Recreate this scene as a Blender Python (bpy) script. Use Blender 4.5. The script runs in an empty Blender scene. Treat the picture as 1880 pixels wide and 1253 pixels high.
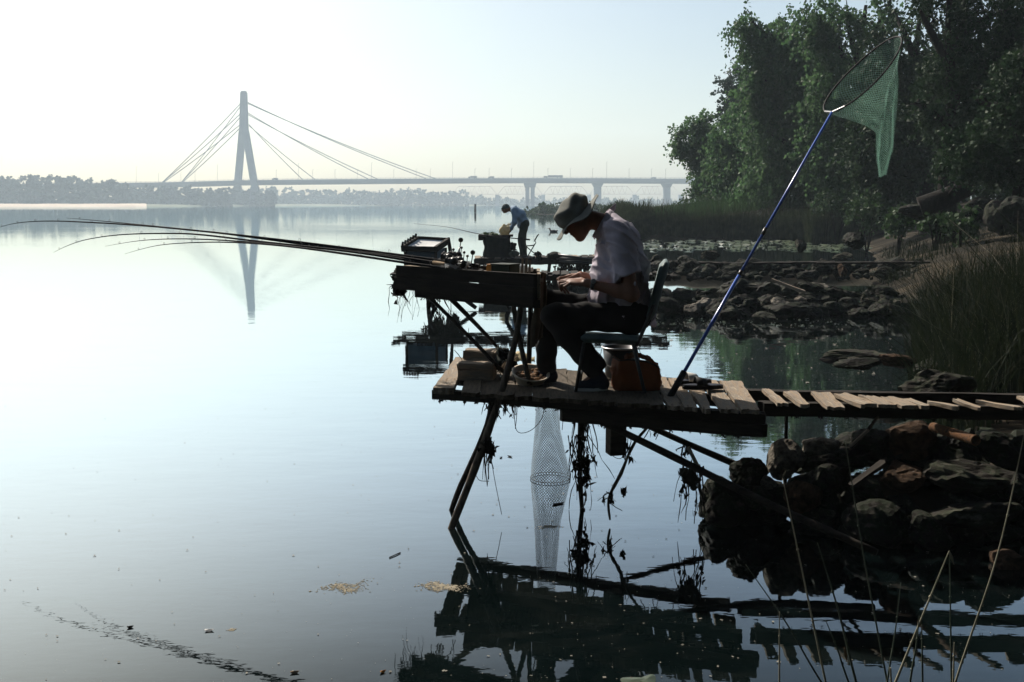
import bpy, bmesh, math, random
import numpy as np
from mathutils import Vector, Matrix, noise

random.seed(7)
RNG = np.random.default_rng(7)
sc = bpy.context.scene
col = sc.collection
V = Vector
R = math.radians

# ------------------------------------------------------------------ camera
CAM_H = 2.04
FPX = 1828.0          # focal length in photograph pixels (35 mm lens on a 36 mm frame)
PITCH = math.atan(251.5 / FPX)
cam_d = bpy.data.cameras.new("camera")
cam_d.lens = 35.0
cam_d.sensor_width = 36.0
cam_d.clip_start = 0.05
cam_d.clip_end = 9000
cam = bpy.data.objects.new("camera", cam_d)
cam.location = (0, 0, CAM_H)
cam.rotation_euler = (math.pi / 2 - PITCH, 0, 0)
col.objects.link(cam)
sc.camera = cam

def ray(u, v):
    a, b = (u - 940.0) / FPX, (626.5 - v) / FPX
    c, s = math.cos(PITCH), math.sin(PITCH)
    return V((a, c + b * s, b * c - s))

def P(u, v, y):
    """world point seen at (u, v) at distance y"""
    d = ray(u, v)
    return V((0, 0, CAM_H)) + d * (y / d.y)

def Z(u, v, z):
    """world point seen at (u, v) on the level z"""
    d = ray(u, v)
    return V((0, 0, CAM_H)) + d * ((z - CAM_H) / d.z)

# ------------------------------------------------------------------ materials
MATS = {}
def nt_new(name):
    m = bpy.data.materials.new(name)
    m.use_nodes = True
    nt = m.node_tree
    nt.nodes.clear()
    out = nt.nodes.new("ShaderNodeOutputMaterial")
    MATS[name] = m
    return m, nt, out

def N(nt, kind, **kw):
    n = nt.nodes.new(kind)
    for k, val in kw.items():
        if k.startswith("i_"):
            key = k[2:].replace("_", " ")
            n.inputs[key].default_value = val
        else:
            setattr(n, k, val)
    return n

def ramp(nt, fac, stops):
    r = nt.nodes.new("ShaderNodeValToRGB")
    cr = r.color_ramp
    while len(cr.elements) < len(stops):
        cr.elements.new(0.5)
    for e, (p, c) in zip(cr.elements, stops):
        e.position = p
        e.color = (c[0], c[1], c[2], 1)
    nt.links.new(fac, r.inputs[0])
    return r.outputs[0]

def mat(name, cols, scale=6.0, rough=0.8, bump=0.0, bscale=None, stretch=(1, 1, 1), spec=0.12,
        detail=6.0, trans=0.0, metal=0.0, coord="Object", bdist=0.01, tone=0.58):
    """noise-coloured principled material; cols = two or three colours"""
    m, nt, out = nt_new(name)
    cols = [tuple(x * tone for x in c) for c in cols]
    tc = N(nt, "ShaderNodeTexCoord")
    mp = N(nt, "ShaderNodeMapping")
    mp.inputs["Scale"].default_value = stretch
    nt.links.new(tc.outputs[coord], mp.inputs[0])
    nz = N(nt, "ShaderNodeTexNoise", i_Scale=scale, i_Detail=detail, i_Roughness=0.6)
    nt.links.new(mp.outputs[0], nz.inputs["Vector"])
    k = len(cols)
    stops = [(0.32 + 0.36 * i / (k - 1), c) for i, c in enumerate(cols)] if k > 1 else [(0, cols[0]), (1, cols[0])]
    c = ramp(nt, nz.outputs["Fac"], stops)
    b = N(nt, "ShaderNodeBsdfPrincipled")
    nt.links.new(c, b.inputs["Base Color"])
    b.inputs["Roughness"].default_value = rough
    b.inputs["Specular IOR Level"].default_value = spec
    b.inputs["Metallic"].default_value = metal
    if bump > 0:
        n2 = N(nt, "ShaderNodeTexNoise", i_Scale=bscale or scale * 3, i_Detail=8.0, i_Roughness=0.65)
        nt.links.new(mp.outputs[0], n2.inputs["Vector"])
        bp = N(nt, "ShaderNodeBump", i_Strength=bump, i_Distance=bdist)
        nt.links.new(n2.outputs["Fac"], bp.inputs["Height"])
        nt.links.new(bp.outputs[0], b.inputs["Normal"])
    sh = b.outputs[0]
    if trans > 0:
        t = N(nt, "ShaderNodeBsdfTranslucent")
        nt.links.new(c, t.inputs[0])
        mx = N(nt, "ShaderNodeMixShader")
        mx.inputs[0].default_value = trans
        nt.links.new(sh, mx.inputs[1])
        nt.links.new(t.outputs[0], mx.inputs[2])
        sh = mx.outputs[0]
    nt.links.new(sh, out.inputs[0])
    return m

def net_mat(name, colr, cells_u, cells_v, width, trans=0.3):
    """netting: threads on a UV lattice, open between them"""
    m, nt, out = nt_new(name)
    tc = N(nt, "ShaderNodeTexCoord")
    sep = N(nt, "ShaderNodeSeparateXYZ")
    nt.links.new(tc.outputs["UV"], sep.inputs[0])
    def wrap(a, ka, b, kb):
        m1 = N(nt, "ShaderNodeMath", operation="MULTIPLY"); m1.inputs[1].default_value = ka
        nt.links.new(a, m1.inputs[0])
        m2 = N(nt, "ShaderNodeMath", operation="MULTIPLY_ADD"); m2.inputs[1].default_value = kb
        nt.links.new(b, m2.inputs[0]); nt.links.new(m1.outputs[0], m2.inputs[2])
        fr = N(nt, "ShaderNodeMath", operation="FRACT"); nt.links.new(m2.outputs[0], fr.inputs[0])
        lt = N(nt, "ShaderNodeMath", operation="LESS_THAN"); lt.inputs[1].default_value = width
        nt.links.new(fr.outputs[0], lt.inputs[0])
        return lt.outputs[0]
    a = wrap(sep.outputs[0], cells_u, sep.outputs[1], cells_v)
    b = wrap(sep.outputs[0], -cells_u, sep.outputs[1], cells_v)
    mxm = N(nt, "ShaderNodeMath", operation="MAXIMUM")
    nt.links.new(a, mxm.inputs[0]); nt.links.new(b, mxm.inputs[1])
    d = N(nt, "ShaderNodeBsdfPrincipled"); d.inputs["Base Color"].default_value = (*colr, 1)
    d.inputs["Roughness"].default_value = 0.6
    t2 = N(nt, "ShaderNodeBsdfTranslucent"); t2.inputs[0].default_value = (*colr, 1)
    ms = N(nt, "ShaderNodeMixShader"); ms.inputs[0].default_value = trans
    nt.links.new(d.outputs[0], ms.inputs[1]); nt.links.new(t2.outputs[0], ms.inputs[2])
    tr = N(nt, "ShaderNodeBsdfTransparent")
    mo = N(nt, "ShaderNodeMixShader")
    nt.links.new(mxm.outputs[0], mo.inputs[0])
    nt.links.new(tr.outputs[0], mo.inputs[1]); nt.links.new(ms.outputs[0], mo.inputs[2])
    nt.links.new(mo.outputs[0], out.inputs[0])
    return m

# ------------------------------------------------------------------ object helpers
WLOC = {}
def tag(o, label=None, cat=None, group=None, kind=None):
    if label: o["label"] = label
    if cat: o["category"] = cat
    if group: o["group"] = group
    if kind: o["kind"] = kind
    return o

def thing(name, loc, label, cat, group=None):
    o = bpy.data.objects.new(name, None)
    o.empty_display_size = 0.1
    o.location = loc
    col.objects.link(o)
    WLOC[o.name] = V(loc)
    return tag(o, label, cat, group)

def place(o, parent, wloc, rot=None):
    wloc = V(wloc)
    WLOC[o.name] = wloc
    rel = wloc
    if parent is not None:
        o.parent = parent
        rel = wloc - WLOC[parent.name]
    o.matrix_basis = Matrix.Translation(rel) @ (rot.to_4x4() if rot is not None else Matrix.Identity(4))
    return o

class MB:
    """collects world-space geometry for ONE mesh"""
    def __init__(s):
        s.v, s.f, s.uv = [], [], None
    def add(s, vs, fs):
        n = len(s.v)
        s.v.extend([V(p) for p in vs])
        s.f.extend([tuple(i + n for i in f) for f in fs])
    def box(s, c, size, rot=None):
        c = V(c); h = [x / 2 for x in size]
        vs = []
        for x in (-1, 1):
            for y in (-1, 1):
                for z in (-1, 1):
                    p = V((x * h[0], y * h[1], z * h[2]))
                    vs.append(c + (rot @ p if rot is not None else p))
        s.add(vs, [(0, 1, 3, 2), (4, 6, 7, 5), (0, 4, 5, 1), (2, 3, 7, 6), (0, 2, 6, 4), (1, 5, 7, 3)])
    def hexa(s, b4, t4):
        """box from four bottom and four top corners"""
        s.add(list(b4) + list(t4), [(3, 2, 1, 0), (4, 5, 6, 7), (0, 1, 5, 4), (1, 2, 6, 5), (2, 3, 7, 6), (3, 0, 4, 7)])
    def tube(s, pts, r, n=8, cap=True, smooth=0):
        pts = [V(p) for p in pts]
        if smooth and len(pts) > 2:
            pts, r = spline(pts, r, smooth)
        rs = r if isinstance(r, (list, tuple)) else [r] * len(pts)
        t0 = (pts[1] - pts[0]).normalized()
        a = t0.orthogonal().normalized()
        rings = []
        m = len(pts)
        base = len(s.v)
        for i, p in enumerate(pts):
            t = (pts[min(i + 1, m - 1)] - pts[max(i - 1, 0)])
            t = t.normalized() if t.length > 1e-9 else t0
            a = (a - t * a.dot(t))
            a = a.normalized() if a.length > 1e-6 else t.orthogonal().normalized()
            b = t.cross(a)
            for k in range(n):
                w = 2 * math.pi * k / n
                s.v.append(p + (a * math.cos(w) + b * math.sin(w)) * rs[i])
        for i in range(m - 1):
            for k in range(n):
                k2 = (k + 1) % n
                s.f.append((base + i * n + k, base + i * n + k2, base + (i + 1) * n + k2, base + (i + 1) * n + k))
        if cap:
            s.f.append(tuple(base + k for k in reversed(range(n))))
            s.f.append(tuple(base + (m - 1) * n + k for k in range(n)))
    def lathe(s, c, prof, n=24, axis=V((0, 0, 1))):
        """prof = [(r, h)], around axis at c"""
        c = V(c); axis = axis.normalized(); a = axis.orthogonal().normalized(); b = axis.cross(a)
        base = len(s.v)
        for r, h in prof:
            for k in range(n):
                w = 2 * math.pi * k / n
                s.v.append(c + axis * h + (a * math.cos(w) + b * math.sin(w)) * r)
        for i in range(len(prof) - 1):
            for k in range(n):
                k2 = (k + 1) % n
                s.f.append((base + i * n + k, base + i * n + k2, base + (i + 1) * n + k2, base + (i + 1) * n + k))
        s.f.append(tuple(base + k for k in reversed(range(n))))
        s.f.append(tuple(base + (len(prof) - 1) * n + k for k in range(n)))
    def ball(s, c, r, sx=1, sy=1, sz=1, n=10, jit=0.0):
        c = V(c); base = len(s.v); m = n // 2 + 1
        for i in range(m + 1):
            th = math.pi * i / m
            for k in range(n):
                w = 2 * math.pi * k / n
                q = V((math.sin(th) * math.cos(w) * sx, math.sin(th) * math.sin(w) * sy, math.cos(th) * sz)) * r
                if jit: q *= 1 + jit * noise.noise((c + q) * (3.0 / r))
                s.v.append(c + q)
        for i in range(m):
            for k in range(n):
                k2 = (k + 1) % n
                s.f.append((base + i * n + k, base + (i + 1) * n + k, base + (i + 1) * n + k2, base + i * n + k2))
    def build(s, name, material, parent=None, origin=None, smooth=False, bevel=0.0):
        if origin is None:
            if s.v:
                lo = V((min(p[i] for p in s.v) for i in range(3))); hi = V((max(p[i] for p in s.v) for i in range(3)))
                origin = V(((lo.x + hi.x) / 2, (lo.y + hi.y) / 2, lo.z))
            else:
                origin = V((0, 0, 0))
        origin = V(origin)
        me = bpy.data.meshes.new(name)
        me.from_pydata([tuple(p - origin) for p in s.v], [], s.f)
        return link(name, me, material, parent, origin, smooth=smooth, bevel=bevel)

def link(name, me, material, parent=None, wloc=(0, 0, 0), rot=None, smooth=False, bevel=0.0):
    me.update()
    if material is not None:
        me.materials.append(material)
    if smooth:
        me.polygons.foreach_set("use_smooth", [True] * len(me.polygons))
    o = bpy.data.objects.new(name, me)
    col.objects.link(o)
    place(o, parent, wloc, rot)
    if bevel > 0:
        b = o.modifiers.new("bevel", "BEVEL"); b.width = bevel; b.segments = 2; b.limit_method = "ANGLE"
    return o

def np_mesh(name, verts, faces, material, parent=None, wloc=(0, 0, 0), smooth=False):
    """verts (n,3), faces (m,k) arrays in world space, shifted to wloc"""
    verts = np.asarray(verts, dtype=np.float32) - np.asarray(wloc, dtype=np.float32)
    faces = np.asarray(faces, dtype=np.int32)
    me = bpy.data.meshes.new(name)
    me.vertices.add(len(verts)); me.vertices.foreach_set("co", verts.ravel())
    m, k = faces.shape
    me.loops.add(m * k); me.loops.foreach_set("vertex_index", faces.ravel())
    me.polygons.add(m); me.polygons.foreach_set("loop_start", np.arange(0, m * k, k, dtype=np.int32))
    me.update(calc_edges=True)
    me.validate()
    return link(name, me, material, parent, wloc, smooth=smooth)

def spline(pts, r, sub):
    rs = r if isinstance(r, (list, tuple)) else [r] * len(pts)
    op, orr = [], []
    m = len(pts)
    for i in range(m - 1):
        p0, p1, p2, p3 = pts[max(i - 1, 0)], pts[i], pts[i + 1], pts[min(i + 2, m - 1)]
        for k in range(sub):
            t = k / sub
            op.append(0.5 * ((2 * p1) + (p2 - p0) * t + (2 * p0 - 5 * p1 + 4 * p2 - p3) * t * t + (3 * p1 - p0 - 3 * p2 + p3) * t ** 3))
            orr.append(rs[i] * (1 - t) + rs[i + 1] * t)
    op.append(pts[-1]); orr.append(rs[-1])
    return op, orr

def plank(name, a, b, width, thick, material, parent=None, rough=0.006, warp=0.0, up=V((0, 0, 1)), seed=0, wa=None, wb=None, skew=0.0):
    """a weathered board from a to b (centre line of its top), its own local axes along the grain"""
    a, b = V(a), V(b)
    rnd = random.Random(seed * 131 + 17)
    L = (b - a).length
    x = (b - a).normalized(); y = up.cross(x).normalized(); z = x.cross(y)
    rot = Matrix((x, y, z)).transposed()
    wa = width if wa is None else wa; wb = width if wb is None else wb
    nx, ny = max(4, int(L / 0.05)), 5
    vs, fs = [], []
    end0 = [rnd.uniform(-1, 1) * rough * 2.2 for _ in range(ny + 1)]
    end1 = [rnd.uniform(-1, 1) * rough * 2.2 for _ in range(ny + 1)]
    off = rnd.uniform(0, 100)
    for layer in (0, 1):
        for i in range(nx + 1):
            t = i / nx
            w = wa * (1 - t) + wb * t
            for j in range(ny + 1):
                q = j / ny - 0.5
                px = t * L + (end0[j] * (1 - t) ** 6 + end1[j] * t ** 6) + skew * q * w
                edge = noise.noise(V((px * 7, off, j // ny))) * rough * (1.4 if j in (0, ny) else 0)
                py = q * w + edge
                pz = (0 if layer == 0 else -thick) + noise.noise(V((px * 5, py * 16, off + layer))) * rough * 0.7
                pz += warp * (4 * q * q - 0.3) * 0.5 + warp * math.sin(t * 3.1 + off)
                vs.append((px, py, pz))
    def id_(l, i, j): return l * (nx + 1) * (ny + 1) + i * (ny + 1) + j
    for i in range(nx):
        for j in range(ny):
            fs.append((id_(0, i, j), id_(0, i + 1, j), id_(0, i + 1, j + 1), id_(0, i, j + 1)))
            fs.append((id_(1, i, j), id_(1, i, j + 1), id_(1, i + 1, j + 1), id_(1, i + 1, j)))
        fs.append((id_(0, i, 0), id_(1, i, 0), id_(1, i + 1, 0), id_(0, i + 1, 0)))
        fs.append((id_(0, i, ny), id_(0, i + 1, ny), id_(1, i + 1, ny), id_(1, i, ny)))
    for j in range(ny):
        fs.append((id_(0, 0, j), id_(0, 0, j + 1), id_(1, 0, j + 1), id_(1, 0, j)))
        fs.append((id_(0, nx, j), id_(1, nx, j), id_(1, nx, j + 1), id_(0, nx, j + 1)))
    me = bpy.data.meshes.new(name)
    me.from_pydata(vs, [], fs)
    return link(name, me, material, parent, a, rot)

# ------------------------------------------------------------------ signed distance bodies
class SDF:
    def __init__(s, lo, hi, res):
        s.lo = np.array(lo, dtype=float); s.res = res
        s.n = np.ceil((np.array(hi) - s.lo) / res).astype(int) + 1
        s.F = np.full(tuple(s.n), 1.0)
    def block(s, lo, hi):
        a = np.clip(np.floor((np.array(lo) - s.lo) / s.res).astype(int), 0, s.n - 1)
        b = np.clip(np.ceil((np.array(hi) - s.lo) / s.res).astype(int) + 1, 1, s.n)
        if np.any(b <= a): return None, None
        sl = tuple(slice(a[i], b[i]) for i in range(3))
        g = np.meshgrid(*[s.lo[i] + s.res * np.arange(a[i], b[i]) for i in range(3)], indexing="ij")
        return sl, np.stack(g, -1)
    def blend(s, sl, d, k, op="add"):
        F = s.F[sl]
        if op == "add":
            h = np.maximum(k - np.abs(F - d), 0) / k if k > 0 else 0
            s.F[sl] = np.minimum(F, d) - h * h * k / 4
        elif op == "sub":
            s.F[sl] = np.maximum(F, -d)
        else:
            s.F[sl] = np.maximum(F, d)
    def cone(s, a, b, ra, rb, k=0.03, sy=1.0, op="add"):
        a, b = np.array(a, dtype=float), np.array(b, dtype=float)
        m = max(ra, rb) * max(sy, 1) + 0.09
        sl, p = s.block(np.minimum(a, b) - m, np.maximum(a, b) + m)
        if sl is None: return
        S = np.array([1, sy, 1.0])
        q, A, B = p / S, a / S, b / S
        ab = B - A
        t = np.clip(((q - A) @ ab) / max(ab @ ab, 1e-9), 0, 1)
        d = np.linalg.norm(q - A - t[..., None] * ab, axis=-1) - (ra + (rb - ra) * t)
        s.blend(sl, d, k, op)
    def chain(s, pts, rs, k=0.03, sy=1.0):
        for i in range(len(pts) - 1):
            s.cone(pts[i], pts[i + 1], rs[i], rs[i + 1], k, sy)
    def ell(s, c, r, axes=None, k=0.03, op="add"):
        c, r = np.array(c, dtype=float), np.array(r, dtype=float)
        m = r.max() + 0.09
        sl, p = s.block(c - m, c + m)
        if sl is None: return
        q = p - c
        if axes is not None:
            q = q @ np.array(axes, dtype=float).T
        k0 = np.linalg.norm(q / r, axis=-1); k1 = np.linalg.norm(q / (r * r), axis=-1)
        s.blend(sl, k0 * (k0 - 1) / np.maximum(k1, 1e-6), k, op)
    def plane(s, c, n, lo, hi, op="cut"):
        """keep only the side the normal points away from, inside the block"""
        sl, p = s.block(lo, hi)
        n = np.array(n, dtype=float); n /= np.linalg.norm(n)
        d = (p - np.array(c, dtype=float)) @ n
        s.F[sl] = np.maximum(s.F[sl], d)
    def wrinkle(s, amp, fn):
        sl, p = s.block(s.lo, s.lo + s.res * (s.n + 1))
        s.F[sl] += amp * fn(p)
    def mesh(s, name, material, parent, wloc, smooth=True):
        F = s.F; n = F.shape
        ins = F < 0
        c = [ins[i:n[0] - 1 + i, j:n[1] - 1 + j, k:n[2] - 1 + k] for i in (0, 1) for j in (0, 1) for k in (0, 1)]
        tot = sum(x.astype(np.int8) for x in c)
        act = (tot > 0) & (tot < 8)
        idx = -np.ones(act.shape, dtype=np.int64)
        cells = np.argwhere(act)
        idx[act] = np.arange(len(cells))
        acc = np.zeros((len(cells), 3)); cnt = np.zeros(len(cells))
        corners = [(i, j, k) for i in (0, 1) for j in (0, 1) for k in (0, 1)]
        for ca in corners:
            for ax in range(3):
                if ca[ax] == 1: continue
                cb = list(ca); cb[ax] = 1
                fa = F[cells[:, 0] + ca[0], cells[:, 1] + ca[1], cells[:, 2] + ca[2]]
                fb = F[cells[:, 0] + cb[0], cells[:, 1] + cb[1], cells[:, 2] + cb[2]]
                x = (fa < 0) != (fb < 0)
                t = np.where(x, fa / np.where(np.abs(fa - fb) < 1e-12, 1e-12, fa - fb), 0)
                pt = np.array(ca, dtype=float)[None, :].repeat(len(cells), 0)
                pt[:, ax] += t
                acc[x] += pt[x]; cnt[x] += 1
        verts = s.lo + s.res * (cells + acc / cnt[:, None])
        quads = []
        for ax in range(3):
            o1, o2 = [(1, 2), (2, 0), (0, 1)][ax]
            sa = [slice(None)] * 3; sb = [slice(None)] * 3
            sa[ax] = slice(0, n[ax] - 1); sb[ax] = slice(1, n[ax])
            x = ins[tuple(sa)] != ins[tuple(sb)]
            e = np.argwhere(x)
            e = e[(e[:, o1] > 0) & (e[:, o2] > 0) & (e[:, o1] < n[o1] - 1) & (e[:, o2] < n[o2] - 1)]
            flip = ins[tuple(sa)][e[:, 0], e[:, 1], e[:, 2]]
            def at(d1, d2):
                q = e.copy(); q[:, o1] -= d1; q[:, o2] -= d2
                return idx[q[:, 0], q[:, 1], q[:, 2]]
            q = np.stack([at(1, 1), at(0, 1), at(0, 0), at(1, 0)], 1)
            q[~flip] = q[~flip][:, ::-1]
            quads.append(q)
        quads = np.concatenate(quads)
        quads = quads[(quads >= 0).all(1)]
        return np_mesh(name, verts, quads, material, parent, wloc, smooth=smooth)

def wav(p, fx, fy, fz, ph=0.0):
    return np.sin(p[..., 0] * fx + p[..., 1] * fy + p[..., 2] * fz + ph)

# ------------------------------------------------------------------ rocks
def rock_mesh(name, seed, sub=3, facets=14, nz=0.06):
    rnd = random.Random(seed)
    bm = bmesh.new()
    bmesh.ops.create_icosphere(bm, subdivisions=sub, radius=1.0)
    pl = []
    for _ in range(facets):
        n = V((rnd.gauss(0, 1), rnd.gauss(0, 1), rnd.gauss(0, 1))).normalized()
        pl.append((n, rnd.uniform(0.48, 0.84)))
    off = V((rnd.uniform(0, 50), rnd.uniform(0, 50), rnd.uniform(0, 50)))
    for v in bm.verts:
        d = v.co.normalized()
        r = 1.0
        for n, h in pl:
            c = n.dot(d)
            if c > 0.05: r = min(r, h / c)
        r += nz * noise.fractal(d * 2.6 + off, 0.9, 2.0, 6) + nz * 0.35 * noise.noise(d * 11 + off)
        cr = abs(noise.noise(d * 3.1 + off * 1.7))      # cracks and chipped seams
        r -= nz * 0.9 * max(0.0, 0.10 - cr) / 0.10
        v.co = d * r
    me = bpy.data.meshes.new(name)
    bm.to_mesh(me); bm.free()
    return me
# ------------------------------------------------------------------ light, sky
SUN_AZ, SUN_EL = R(-31), R(40)      # azimuth from +y, negative = left; the sun stands beyond the left edge
sdir = V((math.sin(SUN_AZ) * math.cos(SUN_EL), math.cos(SUN_AZ) * math.cos(SUN_EL), math.sin(SUN_EL)))
w = bpy.data.worlds.new("World"); sc.world = w; w.use_nodes = True
wn = w.node_tree; wn.nodes.clear()
wo = wn.nodes.new("ShaderNodeOutputWorld"); bg = wn.nodes.new("ShaderNodeBackground"); sk = wn.nodes.new("ShaderNodeTexSky")
sk.sky_type = "NISHITA"; sk.sun_disc = False
sk.sun_elevation = SUN_EL; sk.sun_rotation = SUN_AZ
sk.air_density = 1.0; sk.dust_density = 2.5; sk.ozone_density = 1.0; sk.altitude = 0
bg.inputs[1].default_value = 0.06
tint = wn.nodes.new("ShaderNodeMix"); tint.data_type = "RGBA"; tint.blend_type = "MULTIPLY"; tint.inputs[0].default_value = 1.0
tint.inputs[7].default_value = (0.935, 1.0, 1.005, 1)      # cool morning air
wn.links.new(sk.outputs[0], tint.inputs[6]); wn.links.new(tint.outputs[2], bg.inputs[0]); wn.links.new(bg.outputs[0], wo.inputs[0])
sun_d = bpy.data.lights.new("sun", "SUN"); sun_d.energy = 5.0; sun_d.angle = R(0.6); sun_d.color = (1.0, 0.92, 0.82)
sun = bpy.data.objects.new("sun", sun_d); col.objects.link(sun)
sun.rotation_euler = (-sdir).to_track_quat("-Z", "Y").to_euler()
sun.location = sdir * 50

sc.view_settings.view_transform = "Standard"; sc.view_settings.look = "None"
sc.view_settings.exposure = 0.86; sc.view_settings.gamma = 1.0
sc.cycles.use_denoising = True
sc.cycles.max_bounces = 8; sc.cycles.volume_bounces = 1; sc.cycles.transparent_max_bounces = 24
sc.cycles.caustics_reflective = False; sc.cycles.caustics_refractive = False
sc.cycles.volume_max_steps = 64

# ------------------------------------------------------------------ materials of the place
M_GROUND = mat("bank_soil", spec=0.04, cols= [(0.012, 0.011, 0.009), (0.035, 0.03, 0.022), (0.10, 0.08, 0.055)], scale=0.7, rough=0.95, bump=0.6, bscale=9, bdist=0.05)
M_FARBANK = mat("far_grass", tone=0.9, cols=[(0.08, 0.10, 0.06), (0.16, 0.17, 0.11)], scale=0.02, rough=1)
M_SAND = mat("pale_sand", tone=0.9, cols=[(0.40, 0.32, 0.24), (0.52, 0.43, 0.33)], scale=0.03, rough=1)
M_ROCK = mat("bank_stone", spec=0.04, cols= [(0.018, 0.017, 0.015), (0.05, 0.045, 0.039), (0.045, 0.052, 0.034), (0.13, 0.12, 0.10)], scale=2.4, rough=0.9, bump=0.7, bscale=9, bdist=0.02)
M_ROCKP = mat("sunlit_stone", spec=0.04, cols= [(0.07, 0.06, 0.05), (0.20, 0.18, 0.15), (0.36, 0.32, 0.26)], scale=3.0, rough=0.95, bump=0.8, bscale=12, bdist=0.02)  # bank stone paled for the rocks that catch the sun
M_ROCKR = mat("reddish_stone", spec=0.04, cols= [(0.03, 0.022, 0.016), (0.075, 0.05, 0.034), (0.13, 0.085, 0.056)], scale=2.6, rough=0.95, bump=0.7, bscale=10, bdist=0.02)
M_ROCKD = mat("shaded_stone", spec=0.04, cols= [(0.008, 0.008, 0.008), (0.030, 0.027, 0.023), (0.020, 0.028, 0.016), (0.075, 0.068, 0.058)], scale=2.2, rough=0.75, bump=0.6, bscale=8, bdist=0.02)  # bank stone with shade, and some wet, put into its colour
M_WOOD = mat("grey_weathered_wood", tone=0.68, cols=[(0.10, 0.075, 0.052), (0.34, 0.26, 0.18), (0.24, 0.205, 0.165), (0.46, 0.38, 0.28)], scale=4, rough=0.9, bump=0.6, bscale=14, stretch=(1.2, 9, 9), bdist=0.008)
M_WOODS = mat("shaded_plank_wood", tone=0.2, cols=[(0.16, 0.125, 0.085), (0.33, 0.26, 0.18), (0.46, 0.37, 0.26)], scale=5, rough=0.9, bump=0.6, bscale=14, stretch=(1.2, 9, 9), bdist=0.008)  # deck wood darkened to paint in the shade around the seated man
M_WOODD = mat("dark_wet_wood", tone=0.4, cols=[(0.012, 0.010, 0.008), (0.035, 0.028, 0.021), (0.06, 0.048, 0.036)], scale=4, rough=0.85, bump=0.6, bscale=12, stretch=(1.2, 8, 8), bdist=0.008)
M_POLE = mat("stripped_pole", [(0.03, 0.024, 0.018), (0.10, 0.08, 0.06), (0.18, 0.14, 0.10)], scale=6, rough=0.85, bump=0.4, stretch=(6, 6, 1))
M_WEED = mat("dried_weed", [(0.010, 0.010, 0.007), (0.03, 0.026, 0.018)], scale=12, rough=1)
M_BARK = mat("bark", [(0.010, 0.008, 0.007), (0.028, 0.023, 0.018)], scale=5, rough=1, bump=0.8, stretch=(3, 3, 0.6), bdist=0.03)
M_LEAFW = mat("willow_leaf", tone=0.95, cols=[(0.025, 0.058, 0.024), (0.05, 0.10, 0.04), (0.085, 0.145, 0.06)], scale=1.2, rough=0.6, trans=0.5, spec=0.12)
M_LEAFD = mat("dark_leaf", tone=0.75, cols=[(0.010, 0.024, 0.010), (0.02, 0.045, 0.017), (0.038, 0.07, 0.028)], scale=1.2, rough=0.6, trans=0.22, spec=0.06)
M_LEAFB = mat("blue_green_leaf", tone=0.9, cols=[(0.035, 0.055, 0.045), (0.055, 0.08, 0.06)], scale=1.2, rough=0.6, trans=0.25)
M_SHRUB = mat("shrub_leaf", [(0.03, 0.065, 0.025), (0.06, 0.11, 0.04)], scale=2, rough=0.6, trans=0.35)
M_REED = mat("reed_blade", [(0.018, 0.032, 0.014), (0.04, 0.058, 0.026), (0.09, 0.095, 0.055)], scale=3, rough=0.7, trans=0.25)
M_REEDN = mat("bank_reed_blade", [(0.010, 0.018, 0.009), (0.022, 0.033, 0.015), (0.045, 0.052, 0.027)], scale=4, rough=0.7, trans=0.2)
M_STALK = mat("dry_stalk", tone=0.7, cols=[(0.16, 0.15, 0.10), (0.34, 0.31, 0.22)], scale=10, rough=0.7)
M_STALKG = mat("green_stalk", [(0.03, 0.045, 0.03), (0.07, 0.085, 0.05)], scale=10, rough=0.6)
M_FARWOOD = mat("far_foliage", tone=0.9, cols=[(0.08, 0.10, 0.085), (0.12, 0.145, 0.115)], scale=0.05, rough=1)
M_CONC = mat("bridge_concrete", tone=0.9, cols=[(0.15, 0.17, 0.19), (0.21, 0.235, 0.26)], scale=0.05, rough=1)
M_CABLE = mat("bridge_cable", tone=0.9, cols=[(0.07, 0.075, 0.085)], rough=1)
M_TRUSS = mat("hazed_truss", tone=0.9, cols=[(0.50, 0.40, 0.38), (0.56, 0.46, 0.44)], scale=0.05, rough=1)  # steel colour lightened to put distance haze into the truss
M_SCUM = mat("floating_scum", tone=0.9, cols=[(0.16, 0.14, 0.10), (0.34, 0.30, 0.22)], scale=30, rough=0.9)
M_SPECK = mat("floating_bits", tone=0.55, cols=[(0.10, 0.10, 0.08), (0.40, 0.38, 0.32)], scale=3, rough=0.9)
M_LILY = mat("lily_leaf", [(0.035, 0.055, 0.03), (0.09, 0.115, 0.065)], scale=4, rough=0.35, spec=0.5)

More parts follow.
